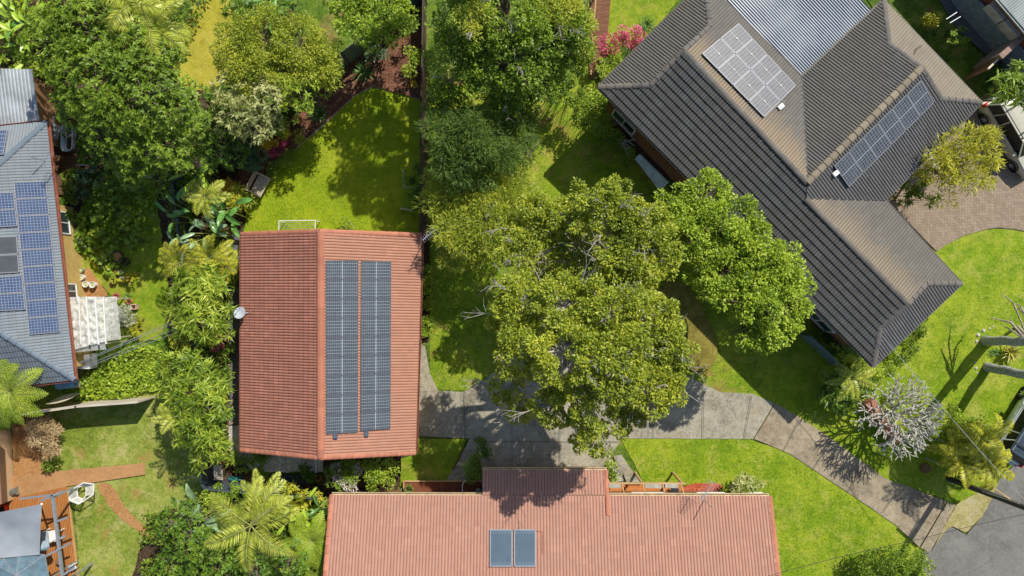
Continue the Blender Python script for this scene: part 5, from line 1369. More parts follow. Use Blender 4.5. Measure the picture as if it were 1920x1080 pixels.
# ---------------- side of the charcoal house
t = thing('outdoor_chair', 'white deck chair folded flat beside the south-west brick wall', 'chair', at(1185, 252, 0)); c_ = at(1187, 250, .4); MB().box(c_, (.85, .42, .05), rz=R(-48)).build('seat', plain('chair_white', (.5, .54, .58), .5), t); mb = MB()
for a_, b_ in (((1176, 264), (1195, 261)), ((1195, 261), (1200, 252)), ((1174, 262), (1190, 274))): mb.bar(at(*a_, .4), at(*b_, .4), .05, .04); mb.bar(at(*a_, .4), at(*a_, 0), .04, .04)
mb.build('frame', M_WHITE, t)
t = thing('table', 'narrow white bench table with a coiled hose beside the hedge', 'table', at(1173, 273, 0)); c_ = at(1173, 273, .6); MB().box(c_, (1.0, .33, .04), rz=R(-58)).build('top', plain('table_white', (.55, .55, .52), .6), t)
mb = MB(); mb.tube([c_+Vector((.12*math.cos(k_*.7), .12*math.sin(k_*.7), .04+.004*k_)) for k_ in range(18)], .018, 5); mb.build('hose', M_DARK, t)
for s in (-1, 1): MB().box(c_+Vector((s*.22, -s*.36, -.3)), (.06, .28, .56), rz=R(-58)).build('leg', M_WHITE, t)
t = thing('awning', 'corrugated pale lean-to awning on the ground floor below the dark eave', 'awning', at(1220, 320, 0))
q_ = [at(1190, 298, 1.9), at(1238, 358, 1.9), at(1254, 342, 2.3), at(1200, 288, 2.3)]
mb, _ = tiles(q_, (0, 1), pitch=.12, course=60, rh=.03, step=0)
q2 = [q_[0], q_[3]]; mb, _ = tiles([q_[0], q_[1], q_[2], q_[3]], (1, 2), pitch=.14, course=60, rh=.03, step=0); mb.build('sheet', plain('awning_blue', (.36, .43, .48), .4, metal=.3), t)
mb = MB()
for q in (q_[0], q_[1], (q_[0]+q_[1])/2): MB().bar(q-Vector((0, 0, .05)), Vector((q.x, q.y, 0)), .07, .07).build('post', M_TIMBERB, t)
for i, (x_, y_) in enumerate(((1146, 222), (1153, 232), (1160, 242), (1149, 244))): 
    o = MB().box(at(x_, y_, .03), (.45, .45, .05), rz=.7).build('paver', plain('paver', (.3, .22, .12), .9), org=at(x_, y_, 0)); tag(o, ('ochre stepping paver by the hedge, uppermost of four', 'second ochre stepping paver down along the hedge', 'lowest ochre stepping paver near the deck chair', 'ochre stepping paver set closest to the hedge, left of the others')[i], 'paver', 'stepping pavers along the brick wall')
# cage gate etc at the brick path top
mb = MB()
for a_, b_ in (((1112, 70), (1108, 140)), ((1104, 112), (1118, 113)), ((1118, -10), (1112, 60))): mb.bar(at(*a_, .8), at(*b_, .8), .07, .07); mb.bar(at(*a_, .8), at(*a_, 0), .07, .07)
tag(mb.build('timber_rail', M_PINE, org=at(1112, 70, 0)), 'broken timber rail beside the narrow brick path', 'rail')

# ---------------- street pole, wires
t = thing('utility_pole', 'tall dark timber utility pole leaning out of frame beside the road', 'utility pole', at(1778, 897, 0))
pb_ = at(1778, 897, 0); pt_ = Vector((pb_.x+1.0*.0, pb_.y, 9.5)); pt_ = at(1930, 955, 5.8); dd_ = (pt_-pb_)*1.6
MB().tube([pb_-Vector((0, 0, .2)), pb_+Vector((0, 0, .1)), pb_+dd_*.5, pb_+dd_], [.17, .165, .14, .12], 14).build('pole', woodmat('pole_wood', (.075, .065, .055)), t, smooth=True)
mb = MB(); q = pb_+dd_*.32; mb.tube([q+Vector((-.2, .08, 0)), q+dd_*.25+Vector((-.1, .13, 0))], .03, 6); mb.build('conduit', M_STEEL, t)
mb = MB(); mb.bar(at(1862, 914, 4.4), at(1914, 950, 4.6), .06, .1); mb.build('cross_arm', M_PINE, t)
def wire(label, pts, r=.014, m=M_STEEL):
    P = [at(*p) for p in pts]; out = []
    for a, b in zip(P, P[1:]):
        for k in range(8): s = k/8; q = a.lerp(b, s); q.z -= .35*4*s*(1-s)*min(1, (b-a).length/20); out.append(q)
    out.append(P[-1]); mb = MB(); mb.tube(out, r, 5); return tag(mb.build('overhead_wire', m, org=P[0]), label, 'wire')
wire('thin pale overhead wire crossing above the bare frangipani to the road', [(1655, 630, 5.2), (1873, 885, 5.6), (1990, 1010, 6)], .011)
wire('thin dark overhead wire slanting across the lower right lawn to the pole', [(1440, 1080, 4.6), (1720, 1012, 5.5), (1990, 950, 6.5)], .012, M_DARK)
mb = MB(); mb.bar(at(1852, 1090, .014), at(1895, 945, .014), .04, .01); _o = mb.build('dark_road_line', M_DARK, org=at(1860, 1060)); _o['kind'] = 'structure'  # thin dark line across the road surface
sheet('footpath', [(1746, 1028), (1760, 1005), (1790, 1000), (1812, 1003), (1790, 1040), (1770, 1090), (1740, 1100)], CONC, z=.062) if False else None
mb = MB(); mb.bar(at(1735, 859, .9), at(1762, 872, .9), .035, .035); mb.bar(at(1735, 859, .9), at(1735, 859, 0), .05, .05); mb.bar(at(1762, 872, .9), at(1762, 872, 0), .05, .05)
tag(mb.build('rail', M_STEEL, org=at(1735, 859)), 'short pale metal rail on the grass below the bare frangipani', 'rail')
MB_ = MB(); MB_.lathe(at(1733, 877, 0), [(.3, 0), (.27, .22), (.24, .24), (.02, .25)], 14); tag(MB_.build('tree_stump', M_TIMBERB, org=at(1733, 877)), 'dark brown sawn tree stump on the grass verge', 'stump')
t = thing('brick_wall', 'low red brick wall half hidden behind the bare frangipani', 'brick wall', at(1650, 790, 0)); mb = MB(); mb.prism([at(*p)[:2] for p in ((1612, 755), (1628, 744), (1682, 815), (1668, 828))], 0, .7); mb.build('wall', brickmat('pinkish_brick', (.42, .16, .1), (.5, .22, .14), (.4, .3, .25)), t)
# ------------------------------------------------------------ cars
def car(label, c, az, L, Wd, Hh, paint, suv=True, rack=True, roofm=None):
    t = thing('parked_car', label, 'car', c, rz=az)
    def put(mb, name, m, par=t, sm=False): return mb.build(name, m, par, smooth=sm)
    hl, hw = L/2, Wd/2; zb = Hh*.56
    # x from rear(-) to front(+): (x, halfwidth, top z of lower body)
    S = [(-hl, hw*.80, zb*.86), (-hl+.06, hw*.90, zb*.97), (-hl+.3, hw*.97, zb), (-hl*.55, hw, zb), (0, hw, zb), (hl*.42, hw*.99, zb*.985), (hl*.52, hw*.985, zb*.97), (hl-.45, hw*.95, zb*.89), (hl-.12, hw*.86, zb*.8), (hl, hw*.74, zb*.66)]
    mb = MB(); n = 11; vs = []
    for x, h, zt in S:
        lo = .28
        prof = [(-h*.9, lo), (-h*.98, lo+.2), (-h, zt*.72), (-h*.965, zt*.93), (-h*.9, zt), (0, zt+.035), (h*.9, zt), (h*.965, zt*.93), (h, zt*.72), (h*.98, lo+.2), (h*.9, lo)]
        vs += [(x, y, z) for y, z in prof]
    fs = [(i*n+k, (i+1)*n+k, (i+1)*n+(k+1) % n, i*n+(k+1) % n) for i in range(len(S)-1) for k in range(n)]
    fs += [tuple(range(n)), tuple((len(S)-1)*n+k for k in range(n))[::-1]]
    mb.add(vs, fs); put(mb, 'body', paint)
    # glasshouse
    x0, x1, x2, x3 = -hl+.12, -hl+.38, hl*.16, hl*.5; gw = hw*.9; rw_ = hw*.78; zr = Hh-.03
    mb = MB(); vs = [(x0, -gw, zb), (x3, -gw, zb*.99), (x3, gw, zb*.99), (x0, gw, zb), (x1, -rw_, zr), (x2, -rw_, zr), (x2, rw_, zr), (x1, rw_, zr)]
    mb.add(vs, [(0, 1, 5, 4), (1, 2, 6, 5), (2, 3, 7, 6), (3, 0, 4, 7), (4, 5, 6, 7)]); put(mb, 'windows', M_CARGLASS)
    mb = MB(); rr = []
    for k, (ix, z) in enumerate(((-.03, zr-.02), (.0, zr+.02), (.12, zr+.045))):
        for x in (x1+ix, (x1+x2)/2, x2-ix):
            rr += [(x, y*(rw_-ix), z) for y in (-1, -.5, 0, .5, 1)]
    for k in range(2):
        pass
    g_ = []
    for i, x in enumerate(np.linspace(x1-.05, x2+.05, 9)):
        for j, y in enumerate(np.linspace(-rw_-.04, rw_+.04, 9)):
            e_ = max(abs(i-4)/4, abs(j-4)/4); g_.append((x, y, zr+.055-.06*e_**4-(.01 if e_ == 1 else 0)))
    mb.add(g_, [(i*9+j, (i+1)*9+j, (i+1)*9+j+1, i*9+j+1) for i in range(8) for j in range(8)]); mb.box(((x1+x2)/2, 0, zr-.005), (x2-x1+.06, 2*rw_+.05, .03))
    roof = put(mb, 'roof', roofm or paint)
    mb = MB(); V_ = lambda a, b, f: Vector(a).lerp(Vector(b), f)
    for s in (-1, 1):
        for a, b in (((x0, s*gw, zb), (x1, s*rw_, zr)), ((x3, s*gw, zb), (x2, s*rw_, zr)), (((x1+x2)/2-.1, s*gw, zb), ((x1+x2)/2-.1, s*rw_, zr)), (((x0+x1)/2+.55, s*gw, zb), (x1+.6, s*rw_, zr))): mb.bar(a, b, .07, .05)
        mb.bar((x0, s*gw, zb+.01), (x3, s*gw, zb+.01), .05, .04)
    put(mb, 'pillars', paint)
    for sx in (-hl+.85, hl-.9):
        for s in (-1, 1):
            w_ = MB().lathe((sx, s*(hw-.1), .36), [(.02, -.1), (.33, -.1), (.36, -.06), (.36, .06), (.33, .1), (.22, .1), (.21, .06), (.02, .06)], 22, (Vector((1, 0, 0)), Vector((0, 0, 1)), Vector((0, s, 0))))
            wo = put(w_, 'wheel', M_BLACK)
            m2 = MB().lathe((sx, s*(hw-.04), .36), [(.06, .03), (.02, .045)], 8, (Vector((1, 0, 0)), Vector((0, 0, 1)), Vector((0, s, 0))))
            for k in range(6): a = PI*k/3; m2.bar((sx, s*(hw-.02), .36), (sx+.2*math.cos(a), s*(hw-.02), .36+.2*math.sin(a)), .06, .03, up=Vector((0, 1, 0)))
            put(m2, 'rim', M_ALU, wo)
            MB().lathe((sx, s*(hw-.16), .38), [(.02, 0), (.44, 0), (.44, .165), (.41, .168), (.41, .05), (.02, .05)], 24, (Vector((1, 0, 0)), Vector((0, 0, 1)), Vector((0, s, 0)))).build('wheel_arch', M_PLASTIC, t)
    for s in (-1, 1):
        put(MB().box((x3-.35, s*(hw+.1), zb+.1), (.14, .22, .16)).bar((x3-.35, s*(hw-.05), zb+.05), (x3-.35, s*(hw+.05), zb+.08), .05, .05), 'side_mirror', paint)
        put(MB().box((hl-.14, s*hw*.66, zb*.7), (.24, .36, .14)), 'headlight', plain('lamp_clear', (.75, .78, .8), .1, spec=.6) if 'lamp_clear' not in bpy.data.materials else bpy.data.materials['lamp_clear'])
        put(MB().box((-hl+.09, s*hw*.83, zb*.82), (.2, .22, .3)), 'tail_light', plain('lamp_red', (.5, .01, .01), .2) if 'lamp_red' not in bpy.data.materials else bpy.data.materials['lamp_red'])
        if rack: put(MB().tube([(x1+.05, s*(rw_-.03), zr+.09), (x2-.15, s*(rw_-.03), zr+.1)], .02, 6).box((x1+.1, s*(rw_-.03), zr+.05), (.08, .04, .07)).box((x2-.2, s*(rw_-.03), zr+.05), (.08, .04, .07)), 'roof_rail', M_DARK if roofm is None else M_ALU)
        put(MB().box((.1, s*(hw+.005), zb*.8), (.16, .03, .03)).box((-.85, s*(hw+.005), zb*.8), (.16, .03, .03)), 'door_handle', M_ALU)
    if rack:
        for x in ((x1+.45), (x2-.45)): put(MB().box((x, 0, zr+.13), (.07, 2*rw_, .03)), 'roof_bar', M_DARK)
    put(MB().box((-hl-.03, 0, .5), (.16, 2*hw*.88, .24)), 'rear_bumper', paint); put(MB().box((hl+.0, 0, .45), (.16, 2*hw*.8, .26)), 'front_bumper', paint)
    put(MB().box((-hl-.005, 0, .78), (.03, .38, .12)), 'number_plate', M_WHITE)
    mb = MB(); mb.bar((x3+.02, -gw*.7, zb+.03), (x3-.12, -gw*.05, zb+.12), .02, .02); mb.bar((x3+.02, .05, zb+.03), (x3-.12, gw*.65, zb+.12), .02, .02); put(mb, 'wiper', M_DARK)
    return t
PAINT1 = plain('paint_champagne', (.52, .5, .4), .3, metal=.1, var=.05, coat=.6)
PAINT2 = plain('paint_silver', (.6, .64, .65), .28, metal=.15, var=.04, coat=.7)
car('champagne four-wheel drive with roof bars parked on the brick forecourt', at(1888, 256, 0), math.atan2(-.86, .51), 4.75, 1.86, 1.85, PAINT1)
tcar = car('silver hatch-backed wagon with black glass roof parked at the road edge', at(1909, 790, 0), math.atan2(.85, .53), 4.6, 1.86, 1.68, PAINT2, roofm=plain('black_glass_roof', (.05, .07, .09), .12, spec=.6, coat=.5))
# ------------------------------------------------------------ trees
GT = 'garden trees'
tree('broadleaf_tree', 'large dark green dome-shaped tree beside the grey shed roof', 'tree', [(85, 70, 62, 6.2), (165, 55, 82, 7.2), (250, 85, 72, 7.4), (160, 140, 84, 7.8), (255, 175, 92, 8.4), (330, 215, 56, 6.6), (275, 262, 74, 7.2), (335, 160, 28, 6), (215, 235, 62, 7.4), (120, 30, 50, 6.2), (130, 200, 40, 6.3), (240, 305, 45, 5.6), (340, 270, 34, 5), (200, 10, 50, 6.3)], 'tuft', LF['mid'], scale=.95, cover=1.9, tr=.26)
tree('feathery_tree', 'yellow-green feathery tree beside the golden lawn at the top', 'tree', [(445, 78, 46, 5.2), (490, 70, 60, 5.6), (555, 85, 56, 5.4), (590, 120, 40, 5), (470, 120, 52, 5.2), (530, 130, 46, 5), (600, 85, 26, 4.6)], 'fine', LF['olive'], tr=.16, cover=1.5)
tree('lance_leaf_tree', 'pale dusty green tree with pointed leaves above the diagonal metal fence', 'tree', [(430, 205, 42, 5), (480, 185, 48, 5.2), (472, 232, 40, 4.6), (505, 225, 26, 3.6), (430, 160, 36, 4.8), (500, 165, 34, 5)], 'whorl', LF['pale'], tr=.12, scale=1.1, cover=1.25)
tree('rosette_tree', 'bright glossy green tree with leaf rosettes against the diagonal fence', 'tree', [(552, 168, 42, 5), (590, 135, 30, 4.6), (555, 200, 26, 4), (600, 160, 22, 3.8)], 'whorl', LF['bright'], tr=.1, scale=1.25, cover=1.3)
tree('dark_tree', 'dark green tree crown in the shade between the dome tree and the pale dusty tree', 'tree', [(385, 190, 38, 3.8), (370, 240, 36, 3.4), (405, 265, 42, 3.6), (430, 285, 34, 3), (370, 300, 34, 3), (395, 225, 30, 4)], 'tuft', LF['dark'], tr=.1, scale=1.0, cover=1.2)
tree('broadleaf_tree', 'mid green round tree at the top edge above the dark mulch corner', 'tree', [(675, 25, 46, 5.4), (715, 45, 40, 5), (650, 5, 40, 5), (725, 5, 40, 4.8), (690, 60, 26, 4.2), (755, 20, 24, 4)], 'broad', LF['bright'], scale=.85, tr=.13)
tree('broadleaf_tree', 'huge green tree at the top centre of the photo, beside the brick path', 'tree', [(870, 45, 62, 8.4), (950, 20, 72, 9), (1040, 45, 66, 7.8), (1065, 90, 44, 6), (955, 105, 76, 8), (895, 120, 52, 7.6), (1000, 140, 54, 6.2), (855, 95, 40, 7.6), (930, 175, 42, 5.6), (985, 175, 32, 4.6), (840, 150, 28, 5.8), (888, -274, 88, 12.5), (900, -180, 60, 12.5), (830, -190, 50, 12), (950, -330, 55, 12), (960, 165, 34, 6)], 'broad', LF['mid'], scale=.72, tr=.32, bare=26, cover=1.2, base=(955, 150))
tree('broadleaf_tree', 'sunlit yellow-green tree top at the upper right flank of the huge green tree', 'tree', [(1075, 25, 42, 7.6), (1040, 5, 46, 8), (1090, 70, 26, 6.6), (1095, 110, 22, 5.6), (880, 25, 36, 9.6)], 'fine', LF['olive'], tr=.14, cover=1.3, bare=8)
tree('wispy_tree', 'dark feathery needle-leaved tree right of the paling fence', 'tree', [(840, 250, 40, 6.4), (890, 255, 48, 6.6), (950, 250, 42, 5), (865, 300, 44, 6), (925, 300, 44, 5.6), (825, 290, 26, 6), (870, 215, 36, 5.4), (830, 200, 26, 5), (970, 225, 28, 4.4), (980, 285, 24, 4)], 'wisp', LF['deep'], tr=.12, cover=2.4)
tree('wispy_tree', 'yellow-green wispy tree beside the antenna of the gabled house', 'tree', [(840, 370, 42, 4.6), (900, 345, 44, 5), (955, 365, 42, 4.8), (860, 430, 44, 4.8), (920, 425, 44, 5), (965, 310, 32, 4.4), (980, 415, 30, 4.6), (825, 330, 22, 4), (890, 465, 30, 4), (850, 475, 26, 3.8)], 'wisp', LF['olive'], tr=.13, cover=2.3, bare=5)
tree('spreading_tree', 'tall olive tree with exposed grey limbs in the middle of the photo', 'tree', [(1005, 425, 52, 6.6), (1070, 400, 54, 7.4), (1140, 400, 60, 9.2), (1208, 430, 58, 9.2), (1180, 485, 62, 9.2), (1130, 465, 34, 7.6), (1020, 510, 34, 6), (1235, 485, 38, 8.6), (975, 475, 38, 6.8), (1150, 378, 28, 9), (1170, 535, 48, 8.6), (1075, 535, 42, 7.4), (1060, 485, 26, 6.6), (1100, 500, 24, 7), (1000, 385, 24, 6)], 'broad', LF['olive'], bark=GREYBARK, scale=.62, tr=.26, bare=30, cover=1.15)
tree('spreading_tree', 'largest olive and gold tree overhanging the shared concrete driveway', 'tree', [(985, 570, 54, 9.1), (1060, 575, 62, 10.1), (1140, 590, 64, 10.6), (1215, 600, 56, 10.1), (1255, 655, 50, 9.6), (985, 655, 58, 9.4), (1060, 665, 67, 10.6), (1150, 680, 73, 11.0), (1225, 725, 56, 9.8), (1110, 755, 62, 9.8), (1045, 760, 46, 8.6), (1175, 785, 35, 8.4), (1110, 825, 33, 7.7), (950, 730, 29, 7.2), (1260, 700, 31, 8.9), (975, 775, 23, 6.5), (945, 610, 27, 7.2)], 'broad', LF['olive'], bark=GREYBARK, scale=.62, tr=.32, bare=46, cover=1.2)
tree('broadleaf_tree', 'bright green leafy tree touching the south-west eave of the charcoal roof', 'tree', [(1275, 385, 44, 6.6), (1325, 370, 44, 6.8), (1300, 430, 56, 7.2), (1370, 420, 54, 7.4), (1430, 480, 58, 7.6), (1470, 545, 48, 7.2), (1420, 560, 58, 7.6), (1360, 510, 56, 7.4), (1455, 600, 46, 6.8), (1400, 615, 42, 6.4), (1445, 520, 50, 7.4), (1320, 490, 44, 6.6), (1490, 530, 32, 6.8), (1480, 580, 34, 6.6), (1255, 410, 30, 6.4), (1400, 440, 40, 7.2), (1435, 640, 24, 6)], 'broad', LF['bright'], scale=.72, tr=.24, cover=1.2)
tree('bamboo_clump', 'golden green bamboo-like tree between the tan roof and the brick forecourt', 'tree', [(1790, 285, 46, 5.4), (1835, 265, 38, 5.2), (1765, 320, 34, 4.6), (1815, 310, 44, 5), (1850, 290, 26, 4.6), (1790, 345, 34, 4), (1765, 260, 24, 4.6), (1840, 330, 24, 4)], 'bamboo', LF['gold'], tr=.08, parts=('foliage', 'stems'))
tree('shrub', 'dark glossy shrub at the corner of the tan roof beside the forecourt', 'shrub', [(1715, 340, 30, 2.6), (1700, 365, 24, 2.2), (1740, 365, 26, 2.2), (1695, 335, 20, 2.4)], 'whorl', LF['mid'], scale=1.3, tr=.05, parts=('foliage', 'stems'))
tree('leafy_tree', 'light green leafy tree above the champagne four-wheel drive', 'tree', [(1885, 162, 26, 5), (1918, 150, 32, 5.2), (1918, 178, 20, 4.8), (1866, 170, 12, 4.2)], 'lance', LF['mid'], scale=1.0, tr=.1)
tree('dark_tree', 'dense dark green tree at the bottom edge left of the tall palm', 'tree', [(320, 985, 40, 5), (350, 1020, 50, 5.6), (420, 1030, 52, 5.8), (470, 1060, 50, 5.6), (400, 1080, 60, 6), (315, 1065, 30, 5), (540, 1060, 40, 4.6), (350, 965, 28, 4.4)], 'tuft', LF['dark'], scale=.95, tr=.2, cover=1.3)
tree('lance_leaf_shrub', 'lime green lance-leaved shrub beside the satellite dish', 'shrub', [(345, 565, 36, 3.4), (385, 545, 36, 3.6), (370, 600, 42, 3.8), (405, 580, 28, 3.2), (345, 610, 30, 3.2), (400, 625, 24, 3), (355, 525, 26, 3.2), (395, 515, 22, 3)], 'lance', LF['lime'], scale=1.0, tr=.08, cover=1.1, parts=('foliage', 'stems'))
tree('lance_leaf_shrub', 'tall lime green lance-leaved clump shading the patchy lawn', 'shrub', [(325, 690, 32, 3.8), (365, 700, 36, 4), (345, 740, 42, 4.4), (385, 770, 38, 4.2), (365, 810, 38, 4.2), (395, 840, 28, 3.8), (325, 735, 26, 3.6), (400, 730, 26, 3.6), (345, 785, 30, 4), (375, 860, 22, 3.4), (310, 700, 20, 3.2)], 'lance', LF['lime'], scale=1.0, tr=.09, cover=1.25, parts=('foliage', 'stems'))
tree('flowering_shrub', 'shrub with pale pink blossoms at the lot corner above the pink roof', 'shrub', [(640, 885, 24, 2), (650, 905, 20, 1.8), (625, 895, 16, 1.7)], 'small', LF['mid'], tr=.05, parts=('foliage', 'stems'))
lb = LB(); crown(lb, [(645, 892, 25, 2.06), (650, 908, 20, 1.9)], 'small', 1.0, .10)
o = lb.build('blossoms', LF['white'], [x for x in COL.objects if x.name.startswith('flowering_shrub')][0])
tree('shrub', 'rounded green shrub right of the pink-blossomed shrub by the gable', 'shrub', [(695, 885, 24, 2), (720, 880, 24, 2.1), (715, 905, 22, 1.9), (678, 880, 18, 1.8)], 'small', LF['bright'], tr=.05, parts=('foliage', 'stems'))
tree('shrub', 'dark green bush growing by the left side of the porch roof', 'shrub', [(888, 880, 17, 1.8), (893, 895, 14, 1.6), (890, 865, 12, 1.5)], 'small', LF['mid'], tr=.04, parts=('foliage', 'stems'))
tree('shrub', 'dark low shrub on the concrete edge above the bush at the porch', 'shrub', [(905, 838, 12, .9), (910, 850, 9, .8)], 'small', LF['dark'], tr=.03, parts=('foliage', 'stems'))
tree('shrub', 'small lime bush in pale stones at the right side of the porch roof', 'shrub', [(1150, 884, 13, 1.1), (1147, 872, 9, .9), (1150, 898, 8, .8)], 'small', LF['lime'], tr=.03, parts=('foliage', 'stems'))
tree('shrub', 'silvery green shrub at the right end of the pink roof eave', 'shrub', [(1395, 912, 22, 1.4), (1412, 908, 17, 1.3), (1380, 920, 14, 1.1)], 'whorl', LF['pale'], tr=.03, parts=('foliage', 'stems'))
tree('shrub', 'small green shrub with red tips beside the red mulch', 'shrub', [(1362, 925, 12, .8), (1372, 922, 10, .8)], 'small', LF['mid'], tr=.03, parts=('foliage', 'stems'))
tree('rounded_shrub', 'large rounded shrub at the road corner at the bottom right', 'shrub', [(1640, 1062, 26, 1.8), (1675, 1055, 30, 2.1), (1715, 1058, 30, 2.1), (1700, 1085, 36, 2), (1650, 1090, 28, 1.8), (1735, 1075, 22, 1.7), (1605, 1078, 14, 1)], 'small', LF['mid'], tr=.05, parts=('foliage', 'stems'))
# hedge and shrubs by the charcoal house
tree('shrub', 'dark undershrub filling the shade below the golden road palms', 'shrub', [(1815, 845, 22, 1.2), (1840, 860, 20, 1.1), (1800, 870, 16, 1), (1845, 840, 16, 1.1)], 'small', LF['mid'], tr=.03, parts=('foliage', 'stems'))
tree('hedge', 'long irregular hedge along the south-west side of the charcoal house', 'hedge', [(1070, 175, 26, 2.4), (1090, 195, 24, 2.4), (1108, 215, 24, 2.3), (1125, 232, 22, 2.2), (1142, 252, 20, 2.1), (1158, 272, 18, 2.0), (1172, 292, 16, 1.9), (1185, 308, 13, 1.8), (1060, 155, 22, 2.4), (1120, 200, 14, 2.2)], 'small', LF['mid'], tr=.05, parts=('foliage', 'stems'), cover=1.1)
tree('shrub', 'bushy green shrub at the west corner of the charcoal roof', 'shrub', [(1130, 130, 20, 1.8), (1148, 118, 20, 1.8), (1125, 165, 18, 1.6), (1120, 190, 12, 1.4), (1140, 140, 16, 1.7)], 'small', LF['bright'], tr=.04, parts=('foliage', 'stems'))
tree('pink_shrub', 'magenta flowering shrub beside the brick path at the charcoal house', 'shrub', [(1145, 80, 20, 1.9), (1165, 75, 16, 1.8), (1180, 60, 18, 2), (1200, 60, 14, 1.9), (1192, 80, 10, 1.6), (1135, 92, 12, 1.5)], 'small', LF['pink'], tr=.04, parts=('foliage', 'stems'))
strap('spiky_plant', 'bright green spiky plant in front of the magenta shrub', 'plant', 1180, 88, .75, 34, STRAPG, .05)
strap('spiky_plant', 'green spiky plant nearest the north-west eave of the charcoal roof', 'plant', 1212, 48, .8, 34, STRAPG, .05)
tree('shrub', 'low dark foliage in the gap under the south-west eave near the teal fence', 'shrub', [(1545, 618, 16, .9), (1560, 640, 18, .9), (1580, 662, 18, .9), (1600, 684, 14, .8)], 'whorl', LF['deep'], tr=.03, parts=('foliage', 'stems'))
tree('shrub', 'dark green spiky-leaved mound beside the driveway bend', 'shrub', [(1570, 715, 28, 1.7), (1600, 735, 28, 1.7), (1560, 745, 22, 1.4), (1590, 760, 20, 1.3), (1620, 720, 24, 1.5)], 'lance', LF['dark'], scale=.9, tr=.04, cover=1.2, parts=('foliage', 'stems'))
palm('small_palm', 'short palm with upright yellow-green frond below the south corner of the charcoal roof', 'palm', 1597, 708, 1.6, 11, 1.7, LF['palmy'], el=(.1, 1.0), droop=1.3, nl=26, ll=.34, tr=.07)
tree('shrub', 'light green shrub under the south corner of the charcoal roof', 'shrub', [(1640, 700, 22, 1.3), (1660, 690, 14, 1), (1625, 690, 12, 1)], 'small', LF['bright'], tr=.03, parts=('foliage', 'stems'))
tree('shrub', 'strip of low grassy plants along the south-east eave', 'shrub', [(1690, 668, 12, .5), (1712, 645, 12, .45), (1730, 625, 9, .4), (1675, 682, 12, .5)], 'small', LF['mid'], tr=.02, parts=('foliage', 'stems'))
tree('shrub', 'bright green shrub between the bare frangipani and the golden palms', 'shrub', [(1790, 800, 24, 2), (1775, 820, 18, 1.7), (1810, 815, 20, 1.8), (1795, 780, 16, 1.6), (1690, 740, 14, 1)], 'small', LF['bright'], tr=.04, parts=('foliage', 'stems'))
for px_, py_, n_, L_, lab, h_ in ((1800, 862, 10, 1.9, 'golden green feathery palm nearest the utility pole', 2.0), (1842, 820, 11, 2.0, 'golden green feathery palm nearest the silver wagon', 2.4), (1790, 835, 9, 1.7, 'golden green feathery palm beside the bare frangipani', 1.8), (1850, 868, 9, 1.7, 'golden green feathery palm at the road verge', 1.9)):
    palm('feather_palm', lab, 'palm', px_, py_, h_, n_, L_, LF['gold'], el=(.3, 1.2), droop=2.3, nl=40, ll=.42, lw=.06, tr=.06, group='golden palms by the road', curl=1.1)
# bare frangipani
t = thing('frangipani', 'leafless silvery frangipani with a dome of thick bare branches', 'tree', at(1646, 768, 0))
fb = MB(); bp_ = at(1646, 768, 0); 
def frang(p, d, L, r, dep):
    q = p+d*L; m_ = p.lerp(q, .5)+Vector((rnd.uniform(-.05, .05), rnd.uniform(-.05, .05), .03)); fb.tube([p, m_, q], [r, r*.92, r*.88], 6 if dep > 2 else 5, cap=dep == 0)
    if dep == 0: return
    n = 3 if dep > 1 else 2; ph = rnd.uniform(0, 2*PI)
    a = d.cross(Vector((0, 0, 1))); a = a.normalized() if a.length > .1 else Vector((1, 0, 0)); b = d.cross(a).normalized()
    for k in range(n):
        an = ph+2*PI*k/n+rnd.uniform(-.3, .3); e = (d*1.0+(a*math.cos(an)+b*math.sin(an))*rnd.uniform(.6, .85)+Vector((0, 0, .12))).normalized()
        if e.z < .02: e.z = .05+rnd.uniform(0, .1)
        frang(q, e.normalized(), L*rnd.uniform(.72, .9), r*.76, dep-1)
fb.tube([bp_-Vector((0, 0, .05)), bp_+Vector((0, 0, .7)), bp_+Vector((0, 0, 1.4))], [.2, .16, .14], 8)
frang(bp_+Vector((0, 0, 1.35)), Vector((.1, .05, 1)).normalized(), .6, .08, 3)
for k in range(7): an = 2*PI*k/7+.3; frang(bp_+Vector((0, 0, 1.35)), Vector((math.cos(an)*.95, math.sin(an)*.95, .55 if k % 2 else 1.1)).normalized(), .74, .075, 4)
fb.build('branches', PALEBARK, t)
# stout palms at the right edge
def toppalm(label, bx, by, px, py, z, hz, rr, dead=0):
    b = at(bx, by, 0); p = at(px, py, z); d = (p-b)/z; tp = b+d*hz
    t = thing('tall_palm', label, 'palm', b); pts = [b-Vector((0, 0, .1)), b+Vector((0, 0, .15))]+[b+d*(hz*k/9)+Vector((.03*math.sin(k*2), .03*math.cos(k*3), 0)) for k in range(1, 10)]
    mb = MB(); rad = [rr*1.25, rr*1.15]+[rr*(1.05-.03*k+(.05 if k % 2 else 0)) for k in range(9)]; mb.tube(pts, rad, 14)
    mb.build('trunk', PALMGREY, t, smooth=True)
    lb = LB(); rc = MB()
    for k in range(16): frond(lb, rc, tp, 2.4*k, rnd.uniform(2.0, 2.5), [.9, .4, 1.1, .1][k % 4], 1.6, 34, .5, .045, .35, .3, rnd.uniform(-.3, .3))
    lb.build('fronds', LF['palmy'], t); rc.build('frond_stalks', STALK, t)
    return t
toppalm('stout pale grey palm trunk at the right edge, upper of the two', 1846, 638, 1905, 640, 2.6, 7.6, .24)
toppalm('stout pale grey palm trunk at the right edge, lower of the two', 1850, 688, 1925, 703, 3.0, 7.2, .24)
t = thing('dead_frond_pile', 'spiky grey-brown dead fronds hanging at the right edge above the palms', 'dead fronds', at(1905, 610, 0)); mb = MB()
